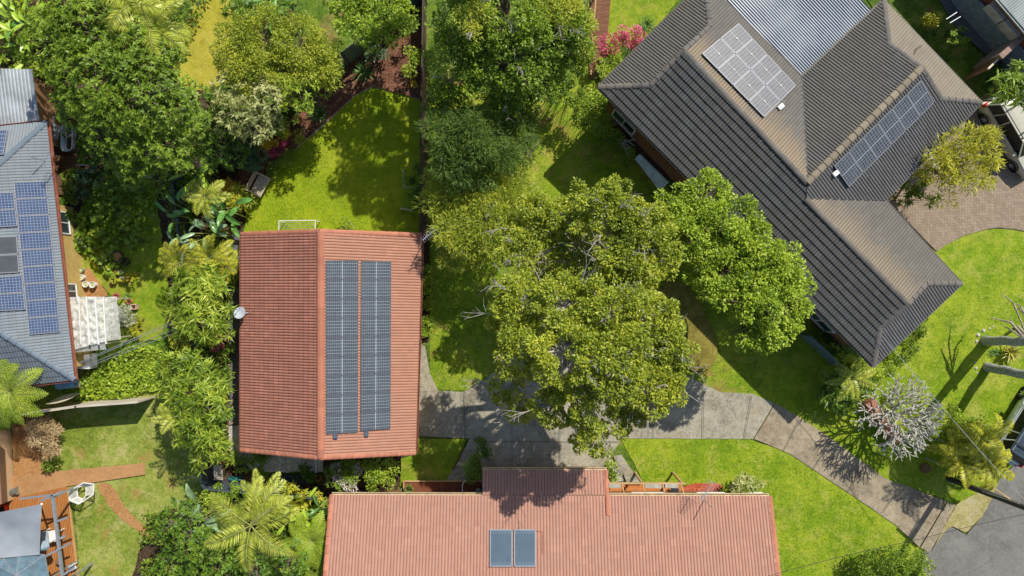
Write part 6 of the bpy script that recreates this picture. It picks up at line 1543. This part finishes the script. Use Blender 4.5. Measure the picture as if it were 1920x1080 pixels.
for a_, b_, m_, r_ in (((1935, 650), (1857, 596), (1895, 604), .05), ((1930, 640), (1878, 551), (1900, 568), .035), ((1925, 600), (1905, 568), (1915, 575), .03), ((1930, 655), (1893, 594), (1908, 622), .04), ((1935, 645), (1876, 608), (1895, 618), .035), ((1930, 600), (1900, 577), (1912, 580), .03)):
    P_ = [at(*a_, 3.3), at(*m_, 2.9), at(*b_, 2.3)]; mb.tube(P_, [r_*1.5, r_*1.3, r_*.4], 6)
    for k in range(12): s_ = k/12; q = P_[0].lerp(P_[1], s_*2) if s_ < .5 else P_[1].lerp(P_[2], s_*2-1); mb.tube([q, q+Vector((rnd.uniform(-.15, .15), rnd.uniform(-.15, .15), rnd.uniform(-.15, .1)))], [.02, .004], 4)
mb.build('stalks', plain('dead_frond', (.36, .3, .24), .9, var=.5, scale=6), t)
MB().tube([at(1908, 612, 0), at(1912, 616, 1.5), at(1935, 640, 3.3)], [.09, .08, .07], 7).build('trunk', GREYBARK, t)
strap('agave', 'variegated yellow-green rosette plant between the two stout palm trunks', 'plant', 1892, 660, .85, 44, STRAPY, .1, stem=.3, droop=.25)
strap('spiky_plant', 'small dark spiky plant left of the variegated rosette', 'plant', 1862, 660, .45, 24, STRAPG, .05)
for i, (x_, y_, s_) in enumerate(((1833, 628, .13), (1830, 640, .1), (1843, 620, .12), (1855, 616, .08), (1862, 612, .07), (1827, 680, .09), (1829, 690, .1), (1831, 699, .07))):
    p = at(x_, y_, 0); mb = MB(); n_ = 7; mb.lathe(p, [(s_*.9, 0), (s_, s_*.4), (s_*.6, s_*.9), (s_*.1, s_)], 7); o = mb.build('garden_stone', M_STONE, org=p)
    tag(o, ['largest pale stone in the arc round the upper palm', 'pale stone just below the largest in the arc', 'pale stone above the upper palm trunk base', 'small stone next along the top of the arc', 'smallest stone at the right end of the arc', 'upper stone of the short row by the lower palm', 'middle stone of the short row by the lower palm', 'lowest stone of the short row by the lower palm'][i], 'stone', 'edging stones round the palms')
# tree ferns, palms, bananas bottom left
treefern('tree_fern', 'bright lime tree fern overhanging the blue-grey roof corner', 'tree fern', 18, 735, 3.0, 11, 2.3, LF['lime'])
treefern('tree_fern', 'green tree fern overlapping the left edge of the pink roof', 'tree fern', 585, 1015, 2.6, 10, 1.9, LF['bright'])
treefern('tree_fern', 'olive tree fern at the bottom edge beside the pink roof', 'tree fern', 630, 1100, 2.4, 9, 1.9, LF['lime'])
palm('tall_palm', 'tall feathery palm with arching fronds below the lot corner', 'palm', 470, 985, 6.0, 11, 2.6, LF['palmy'], ll=.6, lw=.036, el=(-.1, .75), droop=1.2, nl=46, tr=.11, azs=[R(x) for x in (8, 42, 82, 120, 148, 178, 205, 262, 300, 330, 62)], curl=.35)
palm('tall_palm', 'smaller palm with one upright frond at the south fence', 'palm', 495, 935, 3.4, 7, 1.6, LF['palmy'], ll=.4, lw=.04, el=(.2, 1.0), droop=1.1, nl=34, tr=.08)
paddles('banana_plant', 'torn-leaved banana plant left of the tall palm', 'banana plant', 385, 965, 3.6, 9, 1.5, .42, PADDLES, .3, droop=1.3)
paddles('broadleaf_plant', 'glossy broad-leaved plant between the tall palm and the pink roof', 'plant', 560, 955, 1.6, 20, .8, .22, PADDLEL, .7)
paddles('broadleaf_plant', 'glossy broad-leaved plant at the corner of the pink roof', 'plant', 612, 955, 1.8, 14, .8, .2, PADDLE, .45)
tree('croton_shrub', 'yellow and green variegated shrub right of the tall palm', 'shrub', [(565, 965, 26, 1.6), (590, 940, 20, 1.5), (545, 930, 20, 1.4), (600, 985, 20, 1.5)], 'whorl', LF['gold'], scale=1.1, tr=.04, parts=('foliage', 'stems'))
tree('shrub', 'lime leafy shrub below the tree fern at the bottom edge', 'shrub', [(555, 1040, 34, 2), (590, 1070, 34, 2), (540, 1090, 30, 2)], 'whorl', LF['bright'], scale=1.3, tr=.05, parts=('foliage', 'stems'))
tree('shrub', 'green shrub along the south fence between the palms', 'shrub', [(440, 930, 26, 2.2), (460, 950, 22, 2.2), (520, 925, 18, 1.9)], 'tuft', LF['mid'], tr=.05, parts=('foliage', 'stems'))
# side garden west of the gabled house
for px_, py_, n_, L_, W_, m_, lab, h_ in ((435, 400, 11, .95, .32, PADDLE, 'broad paddle-leaved plant nearest the left corner of the back lawn', 2.6), (395, 425, 10, .85, .25, PADDLES, 'silvery paddle-leaved plant in the middle of the side garden', 3.0), (345, 400, 8, .75, .24, PADDLE, 'paddle-leaved plant at the left fence kink', 2.8), (350, 450, 8, .75, .2, PADDLES, 'paddle-leaved plant above the golden palm', 2.8), (440, 465, 5, 1.0, .42, PADDLE, 'single big glossy paddle leaf plant touching the terracotta roof corner', 1.9), (375, 330, 10, 1.2, .26, PADDLEL, 'yellow-green paddle-leaved plant beside the diagonal fence end', 2.6)):
    paddles('paddle_plant', lab, 'plant', px_, py_, h_, n_, L_, W_, m_, .45, 'paddle-leaved plants in the side garden')
for px_, py_, h_, n_, L_, lab in ((340, 490, 2.6, 11, 1.5, 'golden feather palm at the left boundary of the lot'), (395, 480, 2.6, 11, 1.5, 'golden feather palm in the centre of the side garden'), (425, 500, 1.8, 9, 1.2, 'short golden feather palm beside the white pebbles'), (385, 370, 2.6, 10, 1.4, 'green feather palm behind the orange cordylines')):
    palm('feather_palm', lab, 'palm', px_, py_, h_, n_, L_, LF['gold' if 'golden' in lab else 'palmy'], el=(.1, 1.1), droop=1.7, nl=30, ll=.36, lw=.035, tr=.06, group='feather palms in the side garden', curl=.6)
for x_, y_, m_, L_, lab in ((425, 350, 'orange', .55, 'orange and yellow cordyline below the diagonal fence'), (440, 358, 'gold', .5, 'yellow cordyline just right of the orange cordyline'), (445, 378, 'gold', .4, 'small yellow cordyline close to the bench'), (412, 372, 'mid', .5, 'green cordyline beside the feather palm'), (460, 372, 'olive', .4, 'low olive cordyline at the foot of the bench')):
    tree('cordyline', lab, 'shrub', [(x_, y_, 13, 1.2), (x_+7, y_+5, 9, 1.0)], 'lance', LF[m_], scale=.8, tr=.03, parts=('foliage', 'stems'), group='cordylines near the bench', cover=1.3)
tree('blue_shrub', 'blue-green feathery shrub above the timber bench', 'shrub', [(452, 303, 24, 1.8), (468, 312, 16, 1.4), (435, 290, 20, 1.8), (470, 290, 16, 1.6)], 'fine', LF['blue'], tr=.05, parts=('foliage', 'stems'))
tree('shrub', 'golden yellow round shrub in the reddish mulch bed', 'shrub', [(502, 270, 15, 1.3), (496, 262, 9, 1.1)], 'small', LF['orange'], tr=.03, parts=('foliage', 'stems'))
tree('shrub', 'small yellow-green shrub above the terracotta bowl', 'shrub', [(535, 243, 9, .8), (530, 250, 6, .6)], 'small', LF['gold'], tr=.02, parts=('foliage', 'stems'))
tree('shrub', 'green ball shrub at the lawn edge below the terracotta bowl', 'shrub', [(561, 257, 10, .8)], 'small', LF['olive'], tr=.02, parts=('foliage', 'stems'))
tree('shrub', 'tiny magenta shrub beside the golden yellow shrub', 'shrub', [(508, 284, 5, .5), (529, 268, 4, .4)], 'small', LF['pink'], tr=.02, parts=('foliage', 'stems'))
tree('shrub', 'dark low shrub against the diagonal fence above the golden shrub', 'shrub', [(515, 243, 14, 1), (530, 230, 12, .9), (490, 262, 12, 1)], 'small', LF['dark'], tr=.03, parts=('foliage', 'stems'))
tree('shrub', 'low dark creeping shrub spilling onto the back lawn edge', 'shrub', [(517, 313, 10, .5), (530, 305, 11, .5), (545, 293, 9, .4), (508, 322, 8, .4)], 'small', LF['mid'], tr=.02, parts=('foliage', 'stems'))
strap('agave', 'dark green agave-like rosette at the edge of the back lawn', 'plant', 598, 214, .95, 60, STRAPG, .075, droop=.45)
strap('agave', 'dark shaded strap-leaved rosette at the top of the mulch bed', 'plant', 682, 136, 1.0, 50, STRAPG, .06, droop=.5)
tree('shrub', 'leafy shrub in the dark mulch corner by the paling fence', 'shrub', [(768, 110, 15, 1.6), (768, 128, 13, 1.4), (778, 100, 10, 1.3)], 'small', LF['bright'], tr=.03, parts=('foliage', 'stems'))
tree('shrub', 'small green shrub at the top apex of the lot', 'shrub', [(765, 62, 14, 1.5), (783, 45, 12, 1.4), (790, 25, 10, 1.2)], 'whorl', LF['mid'], tr=.03, parts=('foliage', 'stems'))
tree('shrub', 'blue-green low shrub between the diagonal fence and the dark rosette', 'shrub', [(700, 100, 14, 1), (715, 95, 10, .9)], 'small', LF['blue'], tr=.03, parts=('foliage', 'stems'))
planter('planter', 'small grey square planter with a yellow flower in the mulch corner', 778, 160, .28, .28, .25, .5, M_STONE, SOIL, plant=LF['orange'])
tree('shrub', 'dark shrub against the right paling fence beside the garden frame', 'shrub', [(776, 335, 13, 1.4), (783, 355, 11, 1.4), (776, 378, 13, 1.3), (785, 318, 8, 1.2)], 'small', LF['dark'], tr=.03, parts=('foliage', 'stems'))
tree('shrub', 'low row of green plants between the gabled house and the middle lawn', 'shrub', [(798, 500, 9, .8), (797, 525, 9, .8), (798, 548, 9, .8), (797, 572, 8, .7), (799, 598, 8, .6), (798, 620, 7, .5)], 'small', LF['bright'], tr=.02, parts=('foliage', 'stems'))
strap('yucca', 'spiky green yucca by the left fence near the lot corner', 'plant', 400, 850, .75, 60, STRAPG, .04, stem=.9, droop=.4)
tree('shrub', 'yellow-green rosette shrubs beside the spiky yucca', 'shrub', [(430, 862, 12, .9), (420, 835, 12, 1), (405, 815, 13, 1.1)], 'lance', LF['lime'], scale=.7, tr=.03, parts=('foliage', 'stems'))
tree('shrub', 'mixed green plants along the pebble bed below the terracotta gable', 'shrub', [(450, 855, 12, .8), (460, 875, 12, .7), (475, 860, 11, .7), (490, 885, 9, .6), (448, 880, 9, .6)], 'whorl', LF['mid'], tr=.02, parts=('foliage', 'stems'))
tree('shrub', 'small shrub poking out under the south gable of the terracotta roof', 'shrub', [(500, 853, 12, .7), (490, 858, 8, .6)], 'small', LF['mid'], tr=.02, parts=('foliage', 'stems'))
tree('shrub', 'dark bush beside the thin grey pipe', 'shrub', [(577, 880, 11, .9), (583, 890, 9, .8)], 'small', LF['dark'], tr=.02, parts=('foliage', 'stems'))
tree('shrub', 'dark green plants along the path left of the terracotta roof', 'shrub', [(425, 580, 14, 1.2), (430, 620, 14, 1.2), (425, 650, 14, 1.2), (430, 540, 12, 1), (418, 690, 14, 1.2), (415, 600, 12, 1)], 'whorl', LF['dark'], tr=.03, parts=('foliage', 'stems'))
tree('shrub', 'round pink-tinged shrub left of the side path', 'shrub', [(410, 630, 11, 1.5), (403, 645, 9, 1.3)], 'small', LF['pink'], tr=.03, cover=.6, parts=('foliage', 'stems'))
strap('spiky_plant', 'pale lime rosette plant beside the side path below the pink-tinged shrub', 'plant', 415, 668, .45, 40, STRAPY, .06, stem=.4)
tree('shrub', 'small round green bush at the lower end of the white pebbles', 'shrub', [(432, 520, 8, .7)], 'small', LF['bright'], tr=.02, parts=('foliage', 'stems'))
# left garden
paddles('banana_plant', 'bright banana-like leaves in the top left corner of the photo', 'banana plant', 30, 30, 3.4, 16, 1.2, .3, PADDLEL, .9)
paddles('banana_plant', 'lime banana leaves just above the grey shed roof', 'banana plant', 25, 95, 3.0, 14, 1.1, .28, PADDLEL, .9)
paddles('banana_plant', 'broad dark green leaves at the top edge right of the golden lawn', 'banana plant', 500, 10, 2.6, 12, 1.2, .3, PADDLE, .7)
tree('dark_tree', 'dark small tree at the top edge above the feathery tree', 'tree', [(440, 8, 30, 3), (470, 20, 30, 3), (545, 15, 28, 2.6), (430, 25, 14, 2.4)], 'whorl', LF['dark'], scale=1.3, tr=.08)
palm('feather_palm', 'golden drooping palm beside the golden lawn at the top', 'palm', 285, 50, 6.6, 15, 2.2, LF['palmy'], ll=.5, lw=.05, el=(-.1, .9), droop=1.6, nl=40, tr=.12, hang=.5, base=(298, 62))
palm('feather_palm', 'golden drooping palm at the top edge above the dome tree', 'palm', 250, 5, 6.8, 13, 2.1, LF['palmy'], ll=.5, lw=.05, el=(-.1, .9), droop=1.6, nl=40, tr=.12, hang=.5, base=(265, 30))
tree('shrub', 'pale lilac-flowered shrub at the left edge of the golden lawn', 'shrub', [(335, 12, 20, 2.2), (322, 38, 18, 2), (322, 62, 12, 1.8)], 'small', LF['mid'], tr=.04, parts=('foliage', 'stems'))
tree('shrub', 'leafy understorey below the dome tree beside the fence corner', 'shrub', [(330, 315, 30, 2), (300, 340, 26, 1.6), (345, 345, 24, 1.6), (370, 320, 20, 1.8), (310, 300, 28, 2.2)], 'whorl', LF['mid'], scale=1.2, tr=.05, bare=3, parts=('foliage', 'stems'))
tree('vegetable_bushes', 'blue-green broad-leaved bush beside the black netted bed', 'shrub', [(155, 345, 26, 1), (170, 330, 20, .9), (150, 325, 18, 1)], 'whorl', LF['blue'], scale=1.3, tr=.03, parts=('foliage', 'stems'))
tree('shrub', 'tall dark shrubs at the upper edge of the vegetable patch', 'shrub', [(200, 345, 22, 1.3), (225, 360, 24, 1.2), (190, 375, 20, 1.1), (250, 340, 22, 1.2), (215, 325, 20, 1.4)], 'tuft', LF['dark'], tr=.03, parts=('foliage', 'stems'))
def cover(name, label, poly, dens, m, L, W, zr, cat='ground cover', sp=None):
    P = [at(*p, 0) for p in poly]; xs = [p.x for p in P]; ys = [p.y for p in P]; A_ = 0
    for i in range(len(P)): A_ += P[i].x*P[(i+1) % len(P)].y-P[(i+1) % len(P)].x*P[i].y
    n = int((max(xs)-min(xs))*(max(ys)-min(ys))*dens); X = rng.uniform(min(xs), max(xs), n); Y = rng.uniform(min(ys), max(ys), n)
    ins = np.zeros(n, bool); j = len(P)-1
    for i in range(len(P)):
        c = ((P[i].y > Y) != (P[j].y > Y)) & (X < (P[j].x-P[i].x)*(Y-P[i].y)/(P[j].y-P[i].y+1e-12)+P[i].x); ins ^= c; j = i
    X = X[ins]; Y = Y[ins]; n = len(X)
    hz = np.array([mnoise.noise(Vector((x*.8, y*.8, 3.3))) for x, y in zip(X, Y)])
    keep = hz > -.28; X = X[keep]; Y = Y[keep]; hz = hz[keep]; n = len(X)
    Z = (zr*(.4+.9*np.clip(hz+.3, 0, 1)))*rng.uniform(.2, 1, n)+.03
    D = norm(np.concatenate([rng.normal(0, 1, (n, 2)), rng.uniform(-.2, .6, (n, 1))], 1)); lb = LB()
    lb.add(np.stack([X, Y, Z], 1), D, norm(rng.normal(0, .35, (n, 3))+np.array([0, 0, 1])), L*rng.uniform(.6, 1.3, n), W*rng.uniform(.7, 1.2, n))
    o = lb.build(name, m, org=tuple(P[0])); tag(o, label, cat, kind='stuff'); return o
cover('vegetable_leaves', 'round pumpkin-like leaves covering the vegetable patch', [(135, 400), (185, 365), (260, 350), (290, 400), (285, 440), (255, 470), (250, 500), (215, 520), (170, 480), (140, 470)], 60, LF['mid'], .3, .28, .7)
cover('vegetable_leaves', 'yellow-green leaves near the nursery pots', [(170, 470), (215, 470), (262, 505), (255, 530), (215, 525), (180, 500)], 50, LF['gold'], .22, .2, .5)
cover('ground_cover', 'bright green creeping ground cover beside the pale timber fence', [(155, 745), (175, 710), (215, 660), (270, 645), (310, 650), (320, 690), (295, 738), (200, 748)], 260, LF['bright'], .15, .12, .5)
cover('ground_cover', 'dark fern-like ground cover under the blue-grey eave corner', [(140, 700), (200, 690), (190, 730), (140, 740)], 120, LF['mid'], .2, .1, .4)
cover('ground_cover', 'shaded creepers beneath the dome tree', [(150, 300), (330, 310), (340, 360), (280, 400), (180, 350)], 60, LF['mid'], .17, .12, .5)
cover('ground_cover', 'shaded undergrowth beneath the big tree and ferns at the bottom left', [(270, 960), (620, 935), (625, 1100), (270, 1100)], 120, LF['mid'], .22, .1, .7)
cover('ground_cover', 'shaded undergrowth beneath the side garden palms', [(320, 360), (440, 330), (440, 500), (430, 860), (390, 880), (330, 700)], 120, LF['mid'], .22, .1, .6)
cover('ground_cover', 'shaded undergrowth along the top left edge', [(-20, -10), (400, -10), (340, 140), (380, 330), (120, 260), (60, 130), (-20, 120)], 45, LF['dark'], .25, .12, .8)
cover('ground_cover', 'green undergrowth beneath the golden road palms', [(1760, 780), (1850, 780), (1880, 850), (1850, 900), (1770, 870)], 70, LF['mid'], .16, .07, .35)
cover('fallen_twigs', 'scattered dry leaf litter on the mulch bed', [(640, 170), (700, 100), (790, 60), (785, 180), (700, 160)], 30, LF['dry'], .12, .05, .04, 'leaf litter')
# dry shrub lower left and small things
tree('dry_shrub', 'dead brown twiggy shrub above the ochre slab', 'shrub', [(75, 815, 22, 1.5), (90, 835, 20, 1.4), (70, 795, 14, 1.2), (95, 810, 12, 1.2)], 'wisp', LF['dry'], scale=.7, tr=.05, parts=('foliage', 'stems'))
tree('shrub', 'small bright herb at the upper edge of the ochre slab', 'shrub', [(92, 872, 7, .6), (100, 864, 6, .5)], 'small', LF['mid'], tr=.02, parts=('foliage', 'stems'))
strap('bromeliad', 'red-leaved bromeliad at the top corner of the greenhouse', 'plant', 219, 556, .32, 22, STRAPR, .08)
strap('bromeliad', 'green strap plant right of the red bromeliad', 'plant', 241, 556, .35, 20, STRAPG, .07)
tree('shrub', 'yellow leafy plant at the lower corner of the plant cage', 'shrub', [(256, 615, 9, .7), (262, 600, 7, .6)], 'lance', LF['gold'], scale=.7, tr=.02, parts=('foliage', 'stems'))
tree('shrub', 'small yellow-leaved bush on the alley lawn at the top right', 'shrub', [(1750, 32, 11, .9), (1742, 38, 7, .7)], 'small', LF['gold'], tr=.02, parts=('foliage', 'stems'))
tree('shrub', 'young green tree beside the alley fence at the top right', 'shrub', [(1785, 68, 14, 1.4), (1800, 58, 11, 1.3), (1808, 72, 9, 1.2)], 'tuft', LF['mid'], tr=.03, parts=('foliage', 'stems'))
cover('ground_cover', 'dark plants in the shaded corner beside the four-wheel drive', [(1808, 160), (1870, 108), (1890, 150), (1850, 195)], 70, LF['deep'], .16, .08, .4)
# short grass blades over the mown lawns
sheet('bare_patch', [(1240, 520), (1290, 530), (1330, 600), (1350, 660), (1330, 700), (1270, 690), (1235, 600)], grassmat('dry_dead_grass', (.1, .09, .015), (.2, .17, .03), (.32, .26, .06), w=51, dryamt=.3), sm=2, jg=2)  # brown-gold dead grass under the tree
GB = dict(min_=-9)
def blades(label, poly, dens, m, L=.1, W=.03):
    P = [at(*p, 0) for p in poly]; xs = [p.x for p in P]; ys = [p.y for p in P]
    n = int((max(xs)-min(xs))*(max(ys)-min(ys))*dens); X = rng.uniform(min(xs), max(xs), n); Y = rng.uniform(min(ys), max(ys), n)
    ins = np.zeros(n, bool); j = len(P)-1
    for i in range(len(P)):
        ins ^= ((P[i].y > Y) != (P[j].y > Y)) & (X < (P[j].x-P[i].x)*(Y-P[i].y)/(P[j].y-P[i].y+1e-12)+P[i].x); j = i
    X = X[ins]; Y = Y[ins]; n = len(X)
    D = norm(np.concatenate([rng.normal(0, 1, (n, 2)), rng.uniform(.1, 1.2, (n, 1))], 1)); lb = LB()
    lb.add(np.stack([X, Y, np.full(n, .02)], 1), D, norm(rng.normal(0, .4, (n, 3))+np.array([0, 0, 1])), L*rng.uniform(.5, 1.3, n), W*rng.uniform(.7, 1.3, n))
    tag(lb.build('grass', m, org=tuple(P[0])), label, 'grass', kind='stuff')
blades('mown grass of the back lawn', [(470, 410), (505, 325), (610, 236), (700, 168), (786, 188), (786, 440), (460, 440)], 120, LF['grass'], .07)
blades('grass blades on the middle lawn between the trees', [(810, 155), (1010, 195), (1140, 220), (1560, 645), (1500, 780), (1290, 700), (930, 685), (860, 730), (810, 725)], 60, LF['grass'])
blades('grass blades on the lawn above the pink roof', [(1170, 826), (1400, 826), (1600, 935), (1740, 1042), (1750, 1085), (1405, 1085), (1400, 905), (1215, 905)], 110, LF['grass'])
blades('grass blades on the right lawn round the palms', [(1420, 740), (1640, 692), (1940, 425), (1940, 820), (1800, 935), (1620, 862)], 90, LF['grass'])
blades('grass blades on the patchy left lawn', [(95, 765), (340, 742), (390, 905), (275, 970), (240, 1085), (155, 1085), (145, 925)], 90, LF['grass'])
# slab joints of the shared driveway
def joint(a, b, w_=.025, nm='driveway_joint'):
    mb = MB(); mb.bar(at(*a, .16-.002), at(*b, .16-.002), w_, .004) if False else mb.bar(at(*a, JZ), at(*b, JZ), w_, .004); o = mb.build(nm, JM, org=at(*a, 0)); o['kind'] = 'structure'
JZ = SHEETZ[0]+.004; JM = plain('joint_dark', (.09, .085, .07), .95)
for a, b in (((1230, 715), (1225, 822)), ((1320, 722), (1318, 822)), ((1410, 740), (1396, 822)), ((870, 736), (872, 821)), ((960, 700), (960, 880)), ((1500, 786), (1470, 845)), ((1560, 826), (1525, 880)), ((1622, 872), (1590, 922)), ((1690, 910), (1655, 962)), ((905, 828), (1160, 828)), ((1050, 690), (1050, 880))): joint(a, b)
# planting that fills the lower left corner and the side garden
tree('shrub', 'mid green bush between the banana plant and the lot corner', 'shrub', [(400, 935, 22, 2), (425, 950, 22, 2.2), (380, 950, 16, 1.8)], 'small', LF['bright'], tr=.04, parts=('foliage', 'stems'))
tree('shrub', 'yellow-tipped bush just below the terracotta gable at the south fence', 'shrub', [(545, 925, 20, 1.9), (575, 930, 18, 1.9), (505, 945, 20, 1.8)], 'whorl', LF['gold'], tr=.04, parts=('foliage', 'stems'))
paddles('broadleaf_plant', 'upright lime broad-leaved plant along the pink roof verge', 'plant', 600, 985, 2.2, 16, .8, .22, PADDLEL, .5, el=(.5, 1.2))
paddles('broadleaf_plant', 'green broad-leaved clump at the bottom edge below the tall palm', 'plant', 520, 1050, 2.2, 16, .9, .24, PADDLE, .7)
tree('shrub', 'dark green bush between the feather palms and the lance-leaved shrub', 'shrub', [(410, 520, 20, 1.8), (330, 520, 20, 1.8), (375, 500, 18, 1.7), (425, 470, 14, 1.5)], 'whorl', LF['mid'], tr=.04, scale=1.1, parts=('foliage', 'stems'))
tree('shrub', 'mid green bush along the fence kink at the left of the lot', 'shrub', [(345, 370, 20, 1.9), (365, 400, 20, 1.8), (400, 400, 18, 1.7), (330, 430, 18, 1.5)], 'tuft', LF['mid'], tr=.04, parts=('foliage', 'stems'))
tree('shrub', 'dark green bush at the lower right foot of the huge top tree', 'shrub', [(1040, 175, 22, 2.4), (1055, 140, 22, 2.4)], 'small', LF['dark'], tr=.05, parts=('foliage', 'stems'))
tree('shrub', 'dark bush beside the paling fence under the left flank of the huge top tree', 'shrub', [(830, 60, 26, 3), (822, 110, 24, 2.8), (850, 15, 30, 3.2)], 'small', LF['dark'], tr=.05, parts=('foliage', 'stems'))
# leaf litter and small stones that break up the paving and lawn
cover('leaf_litter', 'dry fallen leaves on the driveway under the gold tree', [(800, 740), (930, 710), (1140, 700), (1290, 715), (1230, 818), (1140, 870), (905, 872), (870, 818), (800, 815)], 9, LF['dry'], .09, .05, .01, 'leaf litter')
cover('leaf_litter', 'dry fallen leaves on the middle lawn', [(810, 200), (1100, 200), (1250, 380), (1350, 650), (1300, 700), (930, 690), (860, 725), (810, 720)], 7, LF['dry'], .1, .05, .05, 'leaf litter')
cover('leaf_litter', 'dry fallen leaves on the brick forecourt', [(1700, 330), (1860, 300), (1920, 300), (1920, 428), (1870, 424), (1760, 465), (1700, 400)], 8, LF['dry'], .09, .05, .01, 'leaf litter')
paddles('banana_plant', 'lime green banana leaves at the left edge, above the shed', 'banana plant', 60, 60, 3.2, 14, 1.1, .28, PADDLEL, .9)
paddles('banana_plant', 'green banana clump at the very top left behind the lime leaves', 'banana plant', 90, 10, 3.4, 12, 1.6, .4, PADDLE, .9)
tree('shrub', 'leafy green thicket between the banana leaves and the shed roof', 'shrub', [(30, 60, 40, 2.6), (70, 110, 34, 2.6), (110, 60, 40, 2.8), (15, 110, 26, 2.4), (60, 15, 40, 2.8)], 'whorl', LF['bright'], scale=1.3, tr=.06, parts=('foliage', 'stems'))
tree('shrub', 'dark leafy thicket right of the bathtub under the dome tree', 'shrub', [(165, 285, 24, 1.6), (190, 300, 24, 1.5), (150, 270, 14, 1.3)], 'tuft', LF['dark'], tr=.04, parts=('foliage', 'stems'))
tree('shrub', 'shrub with yellowish tips climbing the ochre wall of the blue-grey house', 'shrub', [(132, 375, 9, 1.3), (128, 350, 12, 1.2), (133, 400, 8, 1), (130, 330, 9, 1)], 'small', LF['mid'], tr=.03, parts=('foliage', 'stems'))
# oil stains and tyre-darkened strips are part of the concrete; dead fronds and brown leaves among the greens
cover('leaf_litter', 'brown dead leaves lying in the side garden beds', [(320, 350), (440, 330), (440, 860), (390, 880), (330, 700)], 30, LF['dry'], .2, .06, .6, 'leaf litter')
tree('shrub', 'mixed golden shrub between the two lime lance-leaved clumps', 'shrub', [(335, 645, 16, 2.2), (355, 655, 16, 2.3)], 'small', LF['gold'], tr=.03, parts=('foliage', 'stems'))
palm('feather_palm', 'olive feather palm showing above the lower lance-leaved clump', 'palm', 330, 780, 3.6, 10, 1.2, LF['palmy'], el=(.1, 1.1), droop=1.7, nl=30, ll=.32, lw=.035, tr=.06, curl=.6)
tree('shrub', 'dark bush tucked between the lance-leaved clump and the lot corner', 'shrub', [(400, 800, 16, 2.6), (415, 770, 14, 2.4), (420, 740, 14, 2.4), (420, 710, 13, 2.2)], 'small', LF['mid'], tr=.03, parts=('foliage', 'stems'))
